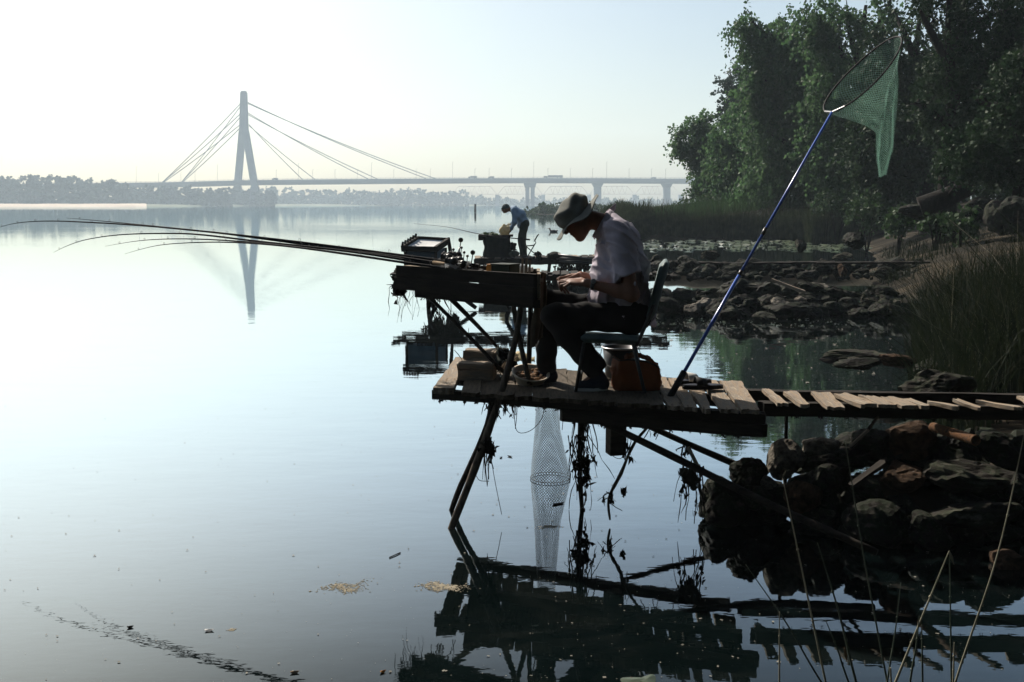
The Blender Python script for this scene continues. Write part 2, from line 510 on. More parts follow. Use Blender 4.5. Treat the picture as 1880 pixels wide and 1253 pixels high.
# ------------------------------------------------------------------ water
def water_mat():
    m, nt, out = nt_new("river_water")
    geo = N(nt, "ShaderNodeNewGeometry")
    tc = N(nt, "ShaderNodeTexCoord")
    mp = N(nt, "ShaderNodeMapping"); mp.inputs["Scale"].default_value = (0.55, 1.25, 1)
    nt.links.new(tc.outputs["Object"], mp.inputs[0])
    n1 = N(nt, "ShaderNodeTexNoise", i_Scale=2.2, i_Detail=2.0, i_Roughness=0.5)
    n2 = N(nt, "ShaderNodeTexNoise", i_Scale=14.0, i_Detail=2.0, i_Roughness=0.5)
    n3 = N(nt, "ShaderNodeTexNoise", i_Scale=0.09, i_Detail=3.0)
    for n in (n1, n2, n3): nt.links.new(mp.outputs[0], n.inputs["Vector"])
    b1 = N(nt, "ShaderNodeBump", i_Strength=1.0, i_Distance=WAVE1)
    b2 = N(nt, "ShaderNodeBump", i_Strength=1.0, i_Distance=WAVE2)
    # calmer and livelier stretches of the surface
    mr = N(nt, "ShaderNodeMapRange"); mr.inputs[1].default_value = 0.4; mr.inputs[2].default_value = 0.65
    mr.inputs[3].default_value = 0.35; mr.inputs[4].default_value = 1.5
    nt.links.new(n3.outputs["Fac"], mr.inputs[0])
    mu = N(nt, "ShaderNodeMath", operation="MULTIPLY"); nt.links.new(n1.outputs["Fac"], mu.inputs[0]); nt.links.new(mr.outputs[0], mu.inputs[1])
    nt.links.new(mu.outputs[0], b1.inputs["Height"]); nt.links.new(n2.outputs["Fac"], b2.inputs["Height"])
    nt.links.new(b1.outputs[0], b2.inputs["Normal"])
    lw = N(nt, "ShaderNodeLayerWeight"); lw.inputs[0].default_value = 0.5
    nt.links.new(b2.outputs[0], lw.inputs["Normal"])
    ma = N(nt, "ShaderNodeMapRange", interpolation_type="SMOOTHSTEP")
    ma.inputs[1].default_value = 0.49; ma.inputs[2].default_value = 0.885; ma.inputs[3].default_value = 0.04; ma.inputs[4].default_value = 0.91
    nt.links.new(lw.outputs["Facing"], ma.inputs[0])
    gl = N(nt, "ShaderNodeBsdfGlossy"); gl.inputs["Roughness"].default_value = 0.015; gl.inputs["Color"].default_value = (0.88, 0.97, 1, 1)
    nt.links.new(b2.outputs[0], gl.inputs["Normal"])
    # murky body with a thin film of dust
    nf = N(nt, "ShaderNodeTexNoise", i_Scale=1.1, i_Detail=8.0, i_Roughness=0.7); nt.links.new(tc.outputs["Object"], nf.inputs["Vector"])
    cc = ramp(nt, nf.outputs["Fac"], [(0.35, (0.001, 0.0024, 0.0025)), (0.6, (0.002, 0.0042, 0.0043)), (0.75, (0.004, 0.007, 0.0068))])
    df = N(nt, "ShaderNodeBsdfDiffuse"); nt.links.new(cc, df.inputs[0])
    mx = N(nt, "ShaderNodeMixShader")
    nt.links.new(ma.outputs[0], mx.inputs[0]); nt.links.new(df.outputs[0], mx.inputs[1]); nt.links.new(gl.outputs[0], mx.inputs[2])
    # drifting film of pollen and dust in streaks
    mp2 = N(nt, "ShaderNodeMapping"); mp2.inputs["Scale"].default_value = (0.5, 1.0, 1); nt.links.new(tc.outputs["Object"], mp2.inputs[0])
    nd = N(nt, "ShaderNodeTexNoise", i_Scale=1.6, i_Detail=9.0, i_Roughness=0.72, i_Distortion=1.2); nt.links.new(mp2.outputs[0], nd.inputs["Vector"])
    mr2 = N(nt, "ShaderNodeMapRange"); mr2.inputs[1].default_value = 0.52; mr2.inputs[2].default_value = 0.8; mr2.inputs[3].default_value = 0.0; mr2.inputs[4].default_value = 0.032
    nt.links.new(nd.outputs["Fac"], mr2.inputs[0])
    dfl = N(nt, "ShaderNodeBsdfDiffuse"); dfl.inputs[0].default_value = (0.20, 0.20, 0.17, 1)
    mx2 = N(nt, "ShaderNodeMixShader"); nt.links.new(mr2.outputs[0], mx2.inputs[0]); nt.links.new(mx.outputs[0], mx2.inputs[1]); nt.links.new(dfl.outputs[0], mx2.inputs[2])
    nt.links.new(mx2.outputs[0], out.inputs[0])
    return m
WAVE1, WAVE2, WATER_POW = 0.0021, 0.00025, 2.7
M_WATER = water_mat()
me = bpy.data.meshes.new("water")
me.from_pydata([(-1690, -40, 0), (1690, -40, 0), (1690, 1690, 0), (-1690, 1690, 0)], [], [(0, 1, 2, 3)])
tag(link("water", me, M_WATER), kind="structure")

# ------------------------------------------------------------------ terrain of the right bank and below the camera
SH_Y = [-40, 3, 5, 6, 7, 8, 9.5, 11, 14, 18, 22, 27, 33, 40, 48, 54, 56.2, 57.5, 62, 70, 90, 120, 180]
SH_X = [6, 4.3, 3.6, 3.2, 3.4, 3.9, 4.3, 4.7, 6.0, 7.6, 8.4, 9.5, 12, 14.5, 17, 17.5, 15, 6.8, 5.6, 6.5, 9, 12, 18]
def shore(y): return np.interp(y, SH_Y, SH_X)
gx = np.concatenate([np.arange(-14, 1, 1.0), np.arange(1, 20, 0.25), np.arange(20, 130, 2.0)])
gy = np.concatenate([np.arange(-20, 2, 1.0), np.arange(2, 32, 0.25), np.arange(32, 180, 1.5)])
GX, GY = np.meshgrid(gx, gy, indexing="ij")
def sstep(a, b, x):
    t = np.clip((x - a) / (b - a), 0, 1); return t * t * (3 - 2 * t)
def ground_z(x, y):
    dx = x - shore(y)
    z = np.where(dx > 0, 2.3 * (1 - np.exp(-np.maximum(dx, 0) * 0.17)), np.maximum(dx * 0.6, -0.7))
    cb = 0.45 - 1.2 * sstep(2.0, 3.2, y)
    z = np.maximum(z, np.where(x > -8, cb, cb - 1))
    def ridge(y0, slope, x0, x1, h, wd):
        yy = y0 + slope * (x - x0)
        e = sstep(x0 - 0.6, x0 + 0.3, x)
        return (h + 0.7) * np.exp(-((y - yy) / wd) ** 2) * e * (x < x1) - 0.7
    z = np.maximum(z, ridge(18.9, 0.05, 3.1, 9, 0.22, 0.7))
    z = np.maximum(z, ridge(27.2, 0.03, 3.9, 11, 0.25, 0.8))
    z = np.maximum(z, ridge(6.25, -0.1, 2.0, 6, 0.30, 0.5))
    return z
GZ = ground_z(GX, GY)
for i in range(GZ.shape[0]):
    for j in range(GZ.shape[1]):
        if GZ[i, j] > -0.6:
            GZ[i, j] += 0.09 * noise.fractal(V((GX[i, j] * 0.8, GY[i, j] * 0.8, 3.3)), 1.0, 2.0, 4)
nx_, ny_ = GX.shape
ii, jj = np.meshgrid(np.arange(nx_ - 1), np.arange(ny_ - 1), indexing="ij")
fq = np.stack([ii * ny_ + jj, (ii + 1) * ny_ + jj, (ii + 1) * ny_ + jj + 1, ii * ny_ + jj + 1], -1).reshape(-1, 4)
tag(np_mesh("ground", np.stack([GX, GY, GZ], -1).reshape(-1, 3), fq, M_GROUND, smooth=True), kind="structure")
def gz(x, y): return float(ground_z(np.array([x]), np.array([y]))[0])

# far banks of the river
def bank_sheet(name, front, back_y, material, zt):
    """front = [(x, y)] along the water line"""
    vs, fs = [], []
    for (x, y) in front:
        for dy, z in ((0, -0.5), (6, 0.5), (25, zt * 0.6), (70, zt)):
            vs.append((x * (1 + dy / y), y + dy, z + (noise.noise(V((x * 0.02, dy, 0))) * 0.4 if dy > 6 else 0)))
        vs.append((x * back_y / y, back_y, zt))
    for i in range(len(front) - 1):
        for k in range(4):
            fs.append((i * 5 + k, (i + 1) * 5 + k, (i + 1) * 5 + k + 1, i * 5 + k + 1))
    me = bpy.data.meshes.new(name); me.from_pydata(vs, [], fs)
    return tag(link(name, me, material, smooth=True), kind="structure")
def ux(u, y): return (u - 940) / FPX * y
bank_sheet("far_bank", [(ux(u, d), d) for u, d in ((-350, 800), (-100, 800), (120, 810), (280, 830), (400, 900), (480, 1050), (560, 1180), (700, 1240), (860, 1300), (1000, 1330), (1200, 1340), (1500, 1300), (1900, 1200), (2300, 1050))], 1600, M_FARBANK, 2.0)
bank_sheet("beach", [(ux(u, d), d) for u, d in ((-350, 740), (-60, 745), (60, 750), (140, 745), (200, 765), (250, 770), (275, 800))], 870, M_SAND, 2.4)

# ------------------------------------------------------------------ haze
M_HAZE, hnt, hout = nt_new("morning_haze")
hv = N(hnt, "ShaderNodeVolumePrincipled")
HAZE = 0.00035
hv.inputs["Density"].default_value = HAZE
hv.inputs["Color"].default_value = (0.76, 0.90, 1.0, 1)
hv.inputs["Anisotropy"].default_value = 0.15
hnt.links.new(hv.outputs[0], hout.inputs["Volume"])
mb = MB(); mb.box((0, 830, 60.5), (3460, 1780, 126))
tag(mb.build("haze", M_HAZE, origin=(0, 830, 0)), kind="stuff")

# ------------------------------------------------------------------ cable-stayed bridge
BY = 1030.0
def pb(u, v, dy=0): return P(u, v, BY + dy)
br = thing("cable_stayed_bridge", (ux(450, BY), BY, 0), "hazy concrete cable-stayed bridge with one tall pylon shaped like a letter A", "bridge")
def taper(mb, a, b, wa, wb, da, db):
    a, b = V(a), V(b)
    def c4(p, w_, d_): return [p + V((-w_, -d_, 0)), p + V((w_, -d_, 0)), p + V((w_, d_, 0)), p + V((-w_, d_, 0))]
    mb.hexa(c4(a, wa, da), c4(b, wb, db))
mb = MB(); taper(mb, pb(447.8, 243), pb(447.5, 170), 4.2, 3.0, 3.2, 2.6); mb.box(pb(447.5, 169), (4.4, 4, 1.6))
mb.build("pylon_mast", M_CONC, br)
for (u0, u1, dy) in ((436, 445, 11), (468, 450.6, -11)):
    mb = MB(); taper(mb, pb(u0, 345, dy), pb(u1, 240, dy * 0.15), 3.3, 3.0, 3.0, 3.0); mb.build("pylon_leg", M_CONC, br)
    mb = MB(); taper(mb, pb(u0 - 1, 382, dy), pb(u0, 344, dy), 4.2, 3.8, 4, 4); mb.build("pylon_base", M_CONC, br)
dk = [(-40, 343), (150, 341), (290, 339.5), (360, 338), (450, 335.5), (560, 334.2), (700, 333), (850, 332), (1000, 331.5), (1130, 332), (1290, 333), (1500, 335.5), (1800, 340), (2100, 345)]
def deck_strip(name, top, bot, half, material, dy=0.0):
    mb = MB()
    for (u0, v0), (u1, v1) in zip(dk[:-1], dk[1:]):
        a0, a1, t0, t1 = pb(u0, v0 + bot), pb(u1, v1 + bot), pb(u0, v0 + top), pb(u1, v1 + top)
        D = V((0, half, 0)); O = V((0, dy, 0))
        mb.hexa([a0 - D + O, a1 - D + O, a1 + D + O, a0 + D + O], [t0 - D + O, t1 - D + O, t1 + D + O, t0 + D + O])
    return mb.build(name, material, br)
deck_strip("deck", -4.0, 5.2, 8, M_CONC)
deck_strip("footway", -2.0, 1.0, 2.0, M_CONC, -10.0)
mb = MB()
for k in range(0, 240):
    u = -30 + k * 9.0
    v = np.interp(u, [a for a, _ in dk], [b for _, b in dk])
    mb.box(pb(u, v - 5.0, -11.5), (0.3, 0.2, 1.4))
for (u0, v0), (u1, v1) in zip(dk[:-1], dk[1:]):
    mb.tube([pb(u0, v0 - 6, -11.5), pb(u1, v1 - 6, -11.5)], 0.16, 4)
mb.build("railing", M_CONC, br)
for (u, hw, two) in ((973, 6.2, True), (1097, 5.0, False), (1224, 4.6, False), (1345, 4.6, False)):
    mb = MB()
    v = float(np.interp(u, [a for a, _ in dk], [b for _, b in dk])) + 5
    if two:
        for s in (-1, 1): taper(mb, pb(u + 4.6 * s, 381), pb(u + 4.9 * s, v + 8), 2.0, 2.1, 4, 4)
        taper(mb, pb(u, v + 8), pb(u, v), 5.2, 6.6, 4.5, 7)
    else:
        taper(mb, pb(u, 381), pb(u, v + 7), hw * 0.72, hw * 0.72, 4, 4)
        taper(mb, pb(u, v + 7), pb(u, v), hw * 0.75, hw * 1.15, 4.5, 7)
    mb.build("pier", M_CONC, br)
cb = [((441, 191), (297, 336)), ((441, 196), (333, 335)), ((440.5, 210), (297, 336)), ((440.5, 216), (333, 335)), ((440, 230), (299, 336)), ((440, 236), (335, 335)),
      ((454, 188), (782, 328)), ((454, 190), (800, 328.5)), ((455.5, 208), (676, 329)), ((455.5, 211), (694, 329.5)), ((457, 229), (556, 330.5)), ((457, 231), (580, 331))]
for k, (a, b) in enumerate(cb):
    s = 1 if k % 2 else -1
    p0, p1 = pb(*a, s * 2), pb(*b, s * 7)
    pts = []
    for t in np.linspace(0, 1, 12):
        q = p0.lerp(p1, float(t)); q.z -= 0.012 * (p1 - p0).length * 4 * t * (1 - t); pts.append(q)
    mb = MB(); mb.tube(pts, 0.42, 6); mb.build("cable", M_CABLE, br)
for k in range(30):
    u = 250 + k * 36 + (k % 3) * 5
    v = float(np.interp(u, [a for a, _ in dk], [b for _, b in dk]))
    mb = MB(); h = 22 if k % 4 else 34
    p = pb(u, v - 4, -9); q = pb(u, v - h, -9)
    mb.tube([p, q, q + V((1.2, 0, 0.2))], 0.13, 5); mb.build("lamp_post", M_CABLE, br)
# traffic on the deck
M_VEH = mat("vehicle_grey", [(0.2, 0.2, 0.22)], rough=0.6)
for k, (u, L, H, lb) in enumerate(((868, 9, 2.6, "small hazy truck on the bridge above the mid-river water"), (902, 6, 2.2, "low van on the bridge deck to the right of the small truck"),
                                (1016, 20, 3.2, "long dark lorry with load crossing the bridge above the capped head"), (1200, 5, 1.8, "car on the bridge deck near the leafy tree edge"), (505, 6, 2.2, "small vehicle on the deck just right of the pylon"))):
    v = float(np.interp(u, [a for a, _ in dk], [b for _, b in dk])) - 4
    p = pb(u, v, -5)
    t = thing("truck" if L > 8 else "car", p, lb, "truck" if L > 8 else "car", "traffic on the far bridge")
    mb = MB(); mb.box(p + V((L * 0.1, 0, H * 0.55)), (L * 0.75, 2.2, H * 0.75)); mb.build("body", M_VEH, t)
    mb = MB(); mb.box(p + V((-L * 0.4, 0, H * 0.42)), (L * 0.2, 2.1, H * 0.55)); mb.build("cab", M_VEH, t)
    for q in (-0.35, 0.2, 0.38):
        mb = MB(); mb.lathe(p + V((L * q, -1.1, 0.45)), [(0.45, 0), (0.45, 2.2)], 10, V((0, 1, 0))); mb.build("wheel", M_CABLE, t)

# truss railway bridge further off
TY = 1290.0
tb = thing("truss_bridge", (ux(1100, TY), TY, 0), "faint reddish steel truss railway bridge behind the concrete bridge", "bridge")
def pt(u, v, dy=0): return P(u, v, TY + dy)
for k, u0 in enumerate(range(830, 1420, 84)):
    mb = MB()
    top = 342.5; bot = 357
    n = 6
    for dy in (-4, 4):
        mb.tube([pt(u0, bot, dy), pt(u0 + 82, bot, dy)], 0.34, 4)
        mb.tube([pt(u0 + 12, top, dy), pt(u0 + 70, top, dy)], 0.34, 4)
        mb.tube([pt(u0, bot, dy), pt(u0 + 12, top, dy)], 0.28, 4); mb.tube([pt(u0 + 82, bot, dy), pt(u0 + 70, top, dy)], 0.28, 4)
        for q in range(n):
            a = u0 + 12 + 58 * q / n; b = u0 + 12 + 58 * (q + 1) / n
            mb.tube([pt(a, top, dy), pt((a + b) / 2, bot, dy)], 0.19, 4); mb.tube([pt((a + b) / 2, bot, dy), pt(b, top, dy)], 0.19, 4)
    mb.build("truss_span", M_TRUSS, tb)
    mb = MB(); taper(mb, pt(u0 + 83, 380), pt(u0 + 83, 358), 2.6, 2.4, 4, 5); mb.build("pier", M_CONC, tb)

# ------------------------------------------------------------------ leaves
HOLLOW = -0.02
def leaf_cloud(blobs, nleaf, size, hang=0.0, spread=0.35, per=24, rng=RNG, shell=0.55, aspect=0.38):
    """blobs = [(centre, (rx, ry, rz), weight)] -> verts, quads of many small leaves grouped in sprays"""
    wts = np.array([b[2] * (b[1][0] * b[1][1] * b[1][2]) ** 0.67 for b in blobs]); wts /= wts.sum()
    nc = max(1, nleaf // per)
    bi = rng.choice(len(blobs), nc, p=wts)
    C = np.array([tuple(b[0]) for b in blobs])[bi]; RR = np.array([b[1] for b in blobs])[bi]
    d = rng.normal(size=(nc, 3)); d /= np.linalg.norm(d, axis=1)[:, None]
    r = shell + (1 - shell) * rng.random(nc) ** 0.7
    r *= 1 + 0.17 * np.sin(d[:, 0] * 7 + bi) + 0.13 * np.sin(d[:, 2] * 9 + d[:, 1] * 5 + bi * 2)
    cc = C + d * RR * r[:, None]
    # thin the sprays out between the boughs, so the crown has gaps and dark hollows
    fq = 1.5 / max(spread, 0.2)
    hol = np.sin(cc[:, 0] * fq + 1.3 * np.sin(cc[:, 2] * fq * 0.7)) * np.sin(cc[:, 2] * fq * 0.9 + 1.1 * np.sin(cc[:, 1] * fq * 0.6)) + 0.5 * np.sin(cc[:, 0] * fq * 2.1 + cc[:, 2] * fq * 1.7)
    keep = hol > HOLLOW
    cc, d = cc[keep], d[keep]; nc = len(cc)
    # each spray: leaves along a short twig
    dirn = d * 0.7 + rng.normal(size=(nc, 3)) * 0.5; dirn[:, 2] -= hang * 1.6
    dirn /= np.linalg.norm(dirn, axis=1)[:, None]
    ln = spread * (0.6 + 0.9 * rng.random(nc)) * (1 + hang * 2.2)
    t = rng.random((nc, per))
    pos = cc[:, None, :] + dirn[:, None, :] * (t * ln[:, None])[..., None] + rng.normal(size=(nc, per, 3)) * spread * (0.28 - 0.13 * min(hang, 1))
    pos[..., 2] -= (t ** 2) * spread * 0.5
    pos = pos.reshape(-1, 3); m = len(pos)
    a = np.repeat(dirn, per, 0) * 0.6 + rng.normal(size=(m, 3)) * 0.7; a[:, 2] -= 0.25 + hang * 0.7
    a /= np.linalg.norm(a, axis=1)[:, None]
    b = np.cross(a, rng.normal(size=(m, 3))); b /= np.linalg.norm(b, axis=1)[:, None]
    s = size * (0.55 + 0.9 * rng.random(m))[:, None]
    v = np.stack([pos - a * s * 0.5, pos + b * s * aspect, pos + a * s * 0.5, pos - b * s * aspect], 1).reshape(-1, 3)
    f = np.arange(m * 4).reshape(-1, 4)
    return v, f

def tree(name, label, d, base, trunk, limbs, blobs, nleaf, size, lmat, hang=0.0, spread=0.5, dscale=1.0, r0=0.22, per=24, seed=1, group="trees on the right bank", shell=0.5, deep=1.0):
    """trunk / limbs in photo pixels, blobs = (u, v, ru, rv[, dd[, weight]])"""
    rng = np.random.default_rng(seed); rnd = random.Random(seed)
    px = d / FPX
    bw = P(base[0], base[1], d); g = gz(bw.x, bw.y)
    root = V((bw.x, bw.y, max(g, -0.3)))
    t = thing(name, root, label, "tree", group)
    mb = MB()
    pts = [root - V((0, 0, 0.3))] + [P(u, v, d) for u, v in trunk]
    rr = [r0 * 1.35] + [r0 * (1 - 0.75 * (i + 1) / len(trunk)) for i in range(len(trunk))]
    mb.tube(pts, rr, 8, smooth=5); mb.build("trunk", M_BARK, t, smooth=True)
    for lm in limbs:
        mb = MB(); lp = [P(u, v, d + (k * rnd.uniform(-0.5, 0.5))) for k, (u, v) in enumerate(lm)]
        mb.tube(lp, [r0 * 0.5 * (1 - 0.8 * i / (len(lp) - 1)) + 0.015 for i in range(len(lp))], 6, smooth=4)
        for k in range(7):   # side twigs
            i = rnd.randrange(len(lp) - 1); q = lp[i].lerp(lp[i + 1], rnd.random())
            e = q + V((rnd.uniform(-1, 1), rnd.uniform(-1, 1), rnd.uniform(-0.3, 1))) * 30 * px
            mb.tube([q, q.lerp(e, 0.5) + V((0, 0, rnd.uniform(-.1, .3))), e], [0.035, 0.025, 0.01], 4)
        mb.build("limb", M_BARK, t, smooth=True)
    B = []
    for b in blobs:
        u, v, ru, rv = b[:4]; dd = b[4] if len(b) > 4 else 0; wt = b[5] if len(b) > 5 else 1
        B.append((P(u, v, d + dd), (ru * px, (ru + rv) * 0.5 * px * deep, rv * px), wt))
    for c, r_, wt in list(B):      # smaller boughs round each big one
        for _ in range(6):
            dv = rng.normal(size=3); dv /= np.linalg.norm(dv); k = rng.uniform(0.25, 0.45)
            B.append((c + V((dv[0] * r_[0], dv[1] * r_[1], dv[2] * r_[2])) * 0.92, (r_[0] * k, r_[1] * k, r_[2] * k * (1 + hang * 0.6)), wt * 1.1))
    v, f = leaf_cloud(B, int(nleaf * 1.35), size, hang, spread, per, rng, shell)
    np_mesh("crown", v, f, lmat, t, root)
    return t

tree("willow_tree", "leafy tree at the left end of the bank, its boughs over the bridge end", 72, (1352, 366), [(1345, 340), (1330, 290), (1310, 250)],
     [[(1335, 320), (1300, 290), (1272, 268)], [(1330, 290), (1290, 240), (1268, 240)], [(1338, 330), (1300, 330), (1280, 345)]],
     [(1272, 250, 30, 28), (1262, 262, 20, 22), (1300, 240, 26, 30), (1290, 290, 26, 30), (1312, 280, 34, 48), (1300, 320, 24, 28), (1284, 338, 18, 14), (1330, 310, 28, 55)], 22000, 0.21, M_LEAFW, 0.25, 0.5, seed=3, r0=0.25)
tree("willow_tree", "dense low willow touching the reeds between the end tree and the great willow", 67, (1385, 366), [(1380, 330), (1372, 280), (1360, 240)],
     [[(1378, 320), (1355, 280), (1340, 250)], [(1375, 300), (1400, 260), (1415, 240)]],
     [(1355, 240, 36, 40), (1345, 290, 34, 50), (1380, 270, 40, 60), (1370, 330, 44, 38), (1410, 310, 44, 56), (1330, 345, 18, 20)], 32000, 0.21, M_LEAFW, 0.8, 0.55, seed=4, r0=0.28)
tree("poplar_tree", "blue-green pointed treetop rising behind the low willow", 84, (1400, 368), [(1385, 300), (1370, 220), (1358, 140)],
     [[(1368, 210), (1345, 180), (1332, 160)], [(1364, 180), (1380, 160), (1390, 150)]],
     [(1356, 140, 12, 22), (1340, 160, 18, 20), (1362, 175, 30, 30), (1345, 190, 24, 22), (1385, 180, 30, 45), (1375, 230, 40, 40)], 17000, 0.24, M_LEAFB, 0.0, 0.5, seed=5, r0=0.25)
tree("willow_tree", "great willow with drooping sprays at its top left corner", 60, (1500, 368), [(1492, 320), (1480, 250), (1470, 180), (1440, 100), (1410, 60)],
     [[(1480, 240), (1430, 180), (1400, 140)], [(1472, 190), (1520, 130), (1540, 90)], [(1440, 100), (1400, 60), (1380, 40)], [(1485, 270), (1530, 230), (1560, 210)], [(1488, 300), (1440, 260), (1420, 250)]],
     [(1420, 100, 50, 42), (1388, 48, 26, 22, 0, 0.7), (1372, 40, 14, 20, 0, 0.8), (1410, 60, 30, 30), (1450, 75, 40, 40), (1455, 160, 60, 62), (1400, 140, 34, 44), (1430, 240, 60, 70), (1420, 320, 60, 44), (1480, 120, 50, 60), (1490, 230, 56, 80), (1480, 330, 60, 40), (1395, 190, 30, 40)], 76000, 0.20, M_LEAFW, 0.75, 0.55, seed=6, r0=0.42)
tree("willow_tree", "tall open tree with bare forks and sky showing between its sprays", 54, (1625, 370), [(1615, 310), (1590, 220), (1575, 150), (1580, 80), (1590, 10)],
     [[(1578, 140), (1540, 90), (1520, 40)], [(1580, 90), (1610, 50), (1640, -10)], [(1585, 200), (1545, 170), (1520, 150)], [(1576, 120), (1560, 60), (1555, 10)]],
     [(1515, 30, 44, 36), (1560, 20, 46, 34, 0, 0.2), (1545, 80, 46, 50, 0, 0.45), (1500, 60, 30, 36), (1600, 40, 44, 44, 0, 0.22), (1580, 110, 50, 40, 0, 0.5), (1545, 160, 54, 50), (1590, 200, 60, 60), (1540, 260, 50, 60), (1580, 320, 60, 44), (1640, 20, 40, 40, 0, 0.2)], 42000, 0.19, M_LEAFW, 0.45, 0.5, seed=7, r0=0.36)
tree("bank_tree", "dark tree leaning right of the landing net with a crooked bare trunk", 44, (1708, 372), [(1700, 330), (1682, 280), (1668, 200), (1680, 110), (1690, 20)],
     [[(1682, 280), (1640, 230), (1600, 215)], [(1672, 200), (1640, 140), (1625, 90)], [(1680, 110), (1660, 60), (1640, 20)], [(1676, 160), (1720, 110), (1740, 60)]],
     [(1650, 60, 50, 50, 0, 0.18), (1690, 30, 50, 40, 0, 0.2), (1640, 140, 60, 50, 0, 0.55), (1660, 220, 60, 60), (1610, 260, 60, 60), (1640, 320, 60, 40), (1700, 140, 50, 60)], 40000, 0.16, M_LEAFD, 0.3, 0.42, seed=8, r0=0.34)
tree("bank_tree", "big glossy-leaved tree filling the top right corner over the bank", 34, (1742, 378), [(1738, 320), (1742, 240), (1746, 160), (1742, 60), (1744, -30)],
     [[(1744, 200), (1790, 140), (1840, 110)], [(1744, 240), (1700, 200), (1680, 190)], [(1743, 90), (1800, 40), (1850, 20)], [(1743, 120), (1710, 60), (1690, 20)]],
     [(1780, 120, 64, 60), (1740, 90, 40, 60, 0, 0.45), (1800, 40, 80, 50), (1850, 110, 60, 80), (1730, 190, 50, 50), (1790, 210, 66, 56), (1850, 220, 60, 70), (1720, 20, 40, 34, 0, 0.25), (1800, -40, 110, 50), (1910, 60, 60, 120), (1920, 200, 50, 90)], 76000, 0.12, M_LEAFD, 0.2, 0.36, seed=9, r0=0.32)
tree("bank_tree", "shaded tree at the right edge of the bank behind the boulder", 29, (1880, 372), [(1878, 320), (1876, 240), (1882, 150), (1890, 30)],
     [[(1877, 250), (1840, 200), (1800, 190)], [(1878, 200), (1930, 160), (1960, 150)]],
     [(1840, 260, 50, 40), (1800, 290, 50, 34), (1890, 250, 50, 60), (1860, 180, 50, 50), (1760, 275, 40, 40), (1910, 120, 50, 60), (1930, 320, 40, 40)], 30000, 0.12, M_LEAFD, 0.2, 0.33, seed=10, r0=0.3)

# the wood that closes the view behind them
BB = []
rw = np.random.default_rng(21)
for k in range(46):
    u = 1395 + k * 15 + rw.uniform(-10, 10)
    for lv in range(3):
        v = (330, 255, 180)[lv] + rw.uniform(-15, 15) - max(0, (u - 1500)) * (0.02, 0.06, 0.16)[lv]
        if lv == 2 and u < 1470: continue
        if lv == 1 and u < 1420: continue
        BB.append((P(u, v, rw.uniform(88, 108)), (2.6, 3, 2.8), 1))
v, f = leaf_cloud(BB, 60000, 0.42, 0.1, 0.9, 20, rw, 0.2, 0.5)
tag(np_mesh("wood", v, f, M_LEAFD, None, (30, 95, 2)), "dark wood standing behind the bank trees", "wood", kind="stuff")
# wood beyond the right frame edge and behind the bank path
BB = []
for k in range(30):
    y = rw.uniform(26, 70); x = y * rw.uniform(0.56, 0.95)
    BB.append((V((x, y, gz(x, y) + rw.uniform(1.5, 8))), (2.2, 2.2, 2.0), 1))
for k in range(26):
    u = 1640 + k * 11; dd = rw.uniform(52, 62)
    BB.append((P(u, rw.uniform(300, 362), dd), (1.5, 1.5, 1.3), 1))
v, f = leaf_cloud(BB, 42000, 0.26, 0.1, 0.6, 20, rw, 0.2, 0.5)
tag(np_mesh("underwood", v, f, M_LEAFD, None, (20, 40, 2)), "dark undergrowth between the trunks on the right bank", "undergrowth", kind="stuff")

# unseen wood added behind the camera to cut the sky light from that side
BB = []
for k in range(130):
    a = rw.uniform(-1.15, 1.75); rr_ = rw.uniform(9, 20)
    BB.append((V((math.sin(a) * rr_ * 1.3 + 2, -3 - math.cos(a) * rr_ * 0.8, rw.uniform(1, 15))), (2.6, 2.6, 2.4), 1))
for k in range(120):      # unseen leaf blobs added overhead to cut the light from above
    BB.append((V((rw.uniform(-1.5, 16), rw.uniform(-6, 10.3), rw.uniform(8.2, 13))), (2.0, 1.6, 1.3), 1.3))
HOLLOW = -9
v, f = leaf_cloud(BB, 80000, 0.6, 0.1, 0.8, 20, rw, 0.15, 0.5)
tag(np_mesh("wood", v, f, M_LEAFD, None, (2, -14, 1)), "unseen dark leaf mass added behind and above the viewer to cut sky light", "wood", kind="stuff")

HOLLOW = -0.25
# far woods across the river
def far_wood(name, label, rows, n, size, wloc):
    B = []
    for (u0, u1, v0, v1, d, step) in rows:
        u = u0
        while u < u1:
            t = (u - u0) / max(u1 - u0, 1)
            vt = v0 * (1 - t) + v1 * t + 7 * noise.noise(V((u * 0.045, d, 1.0))) + 3 * noise.noise(V((u * 0.17, d, 4.0)))
            h = (376 - vt)
            dd = d + rw.uniform(0, 35); px = dd / FPX
            for q in (0.07, 0.25, 0.5, 0.78):
                B.append((P(u + rw.uniform(-3, 3), 377 - h * q, dd), (step * 1.05 * px, step * 1.3 * px, h * 0.27 * px), 1))
            u += step * rw.uniform(0.7, 1.2)
    v, f = leaf_cloud(B, n, size, 0.0, size * 1.1, 12, rw, 0.5, 0.5)
    tag(np_mesh(name, v, f, M_FARWOOD, None, wloc), label, "wood", kind="stuff")
far_wood("far_wood", "hazy wood on the far left bank behind the sandy shore", [(-250, 165, 326, 327, 830, 9), (168, 238, 334, 338, 850, 8), (236, 420, 344, 346, 900, 8), (400, 500, 350, 352, 1010, 8)], 90000, 2.2, (-300, 850, 0))
far_wood("far_wood", "pale hazy wood along the far shore under the bridge deck", [(470, 850, 349, 352, 1250, 9), (850, 980, 362, 366, 1320, 8), (980, 1500, 367, 368, 1350, 8)], 50000, 3.0, (-100, 1300, 0))
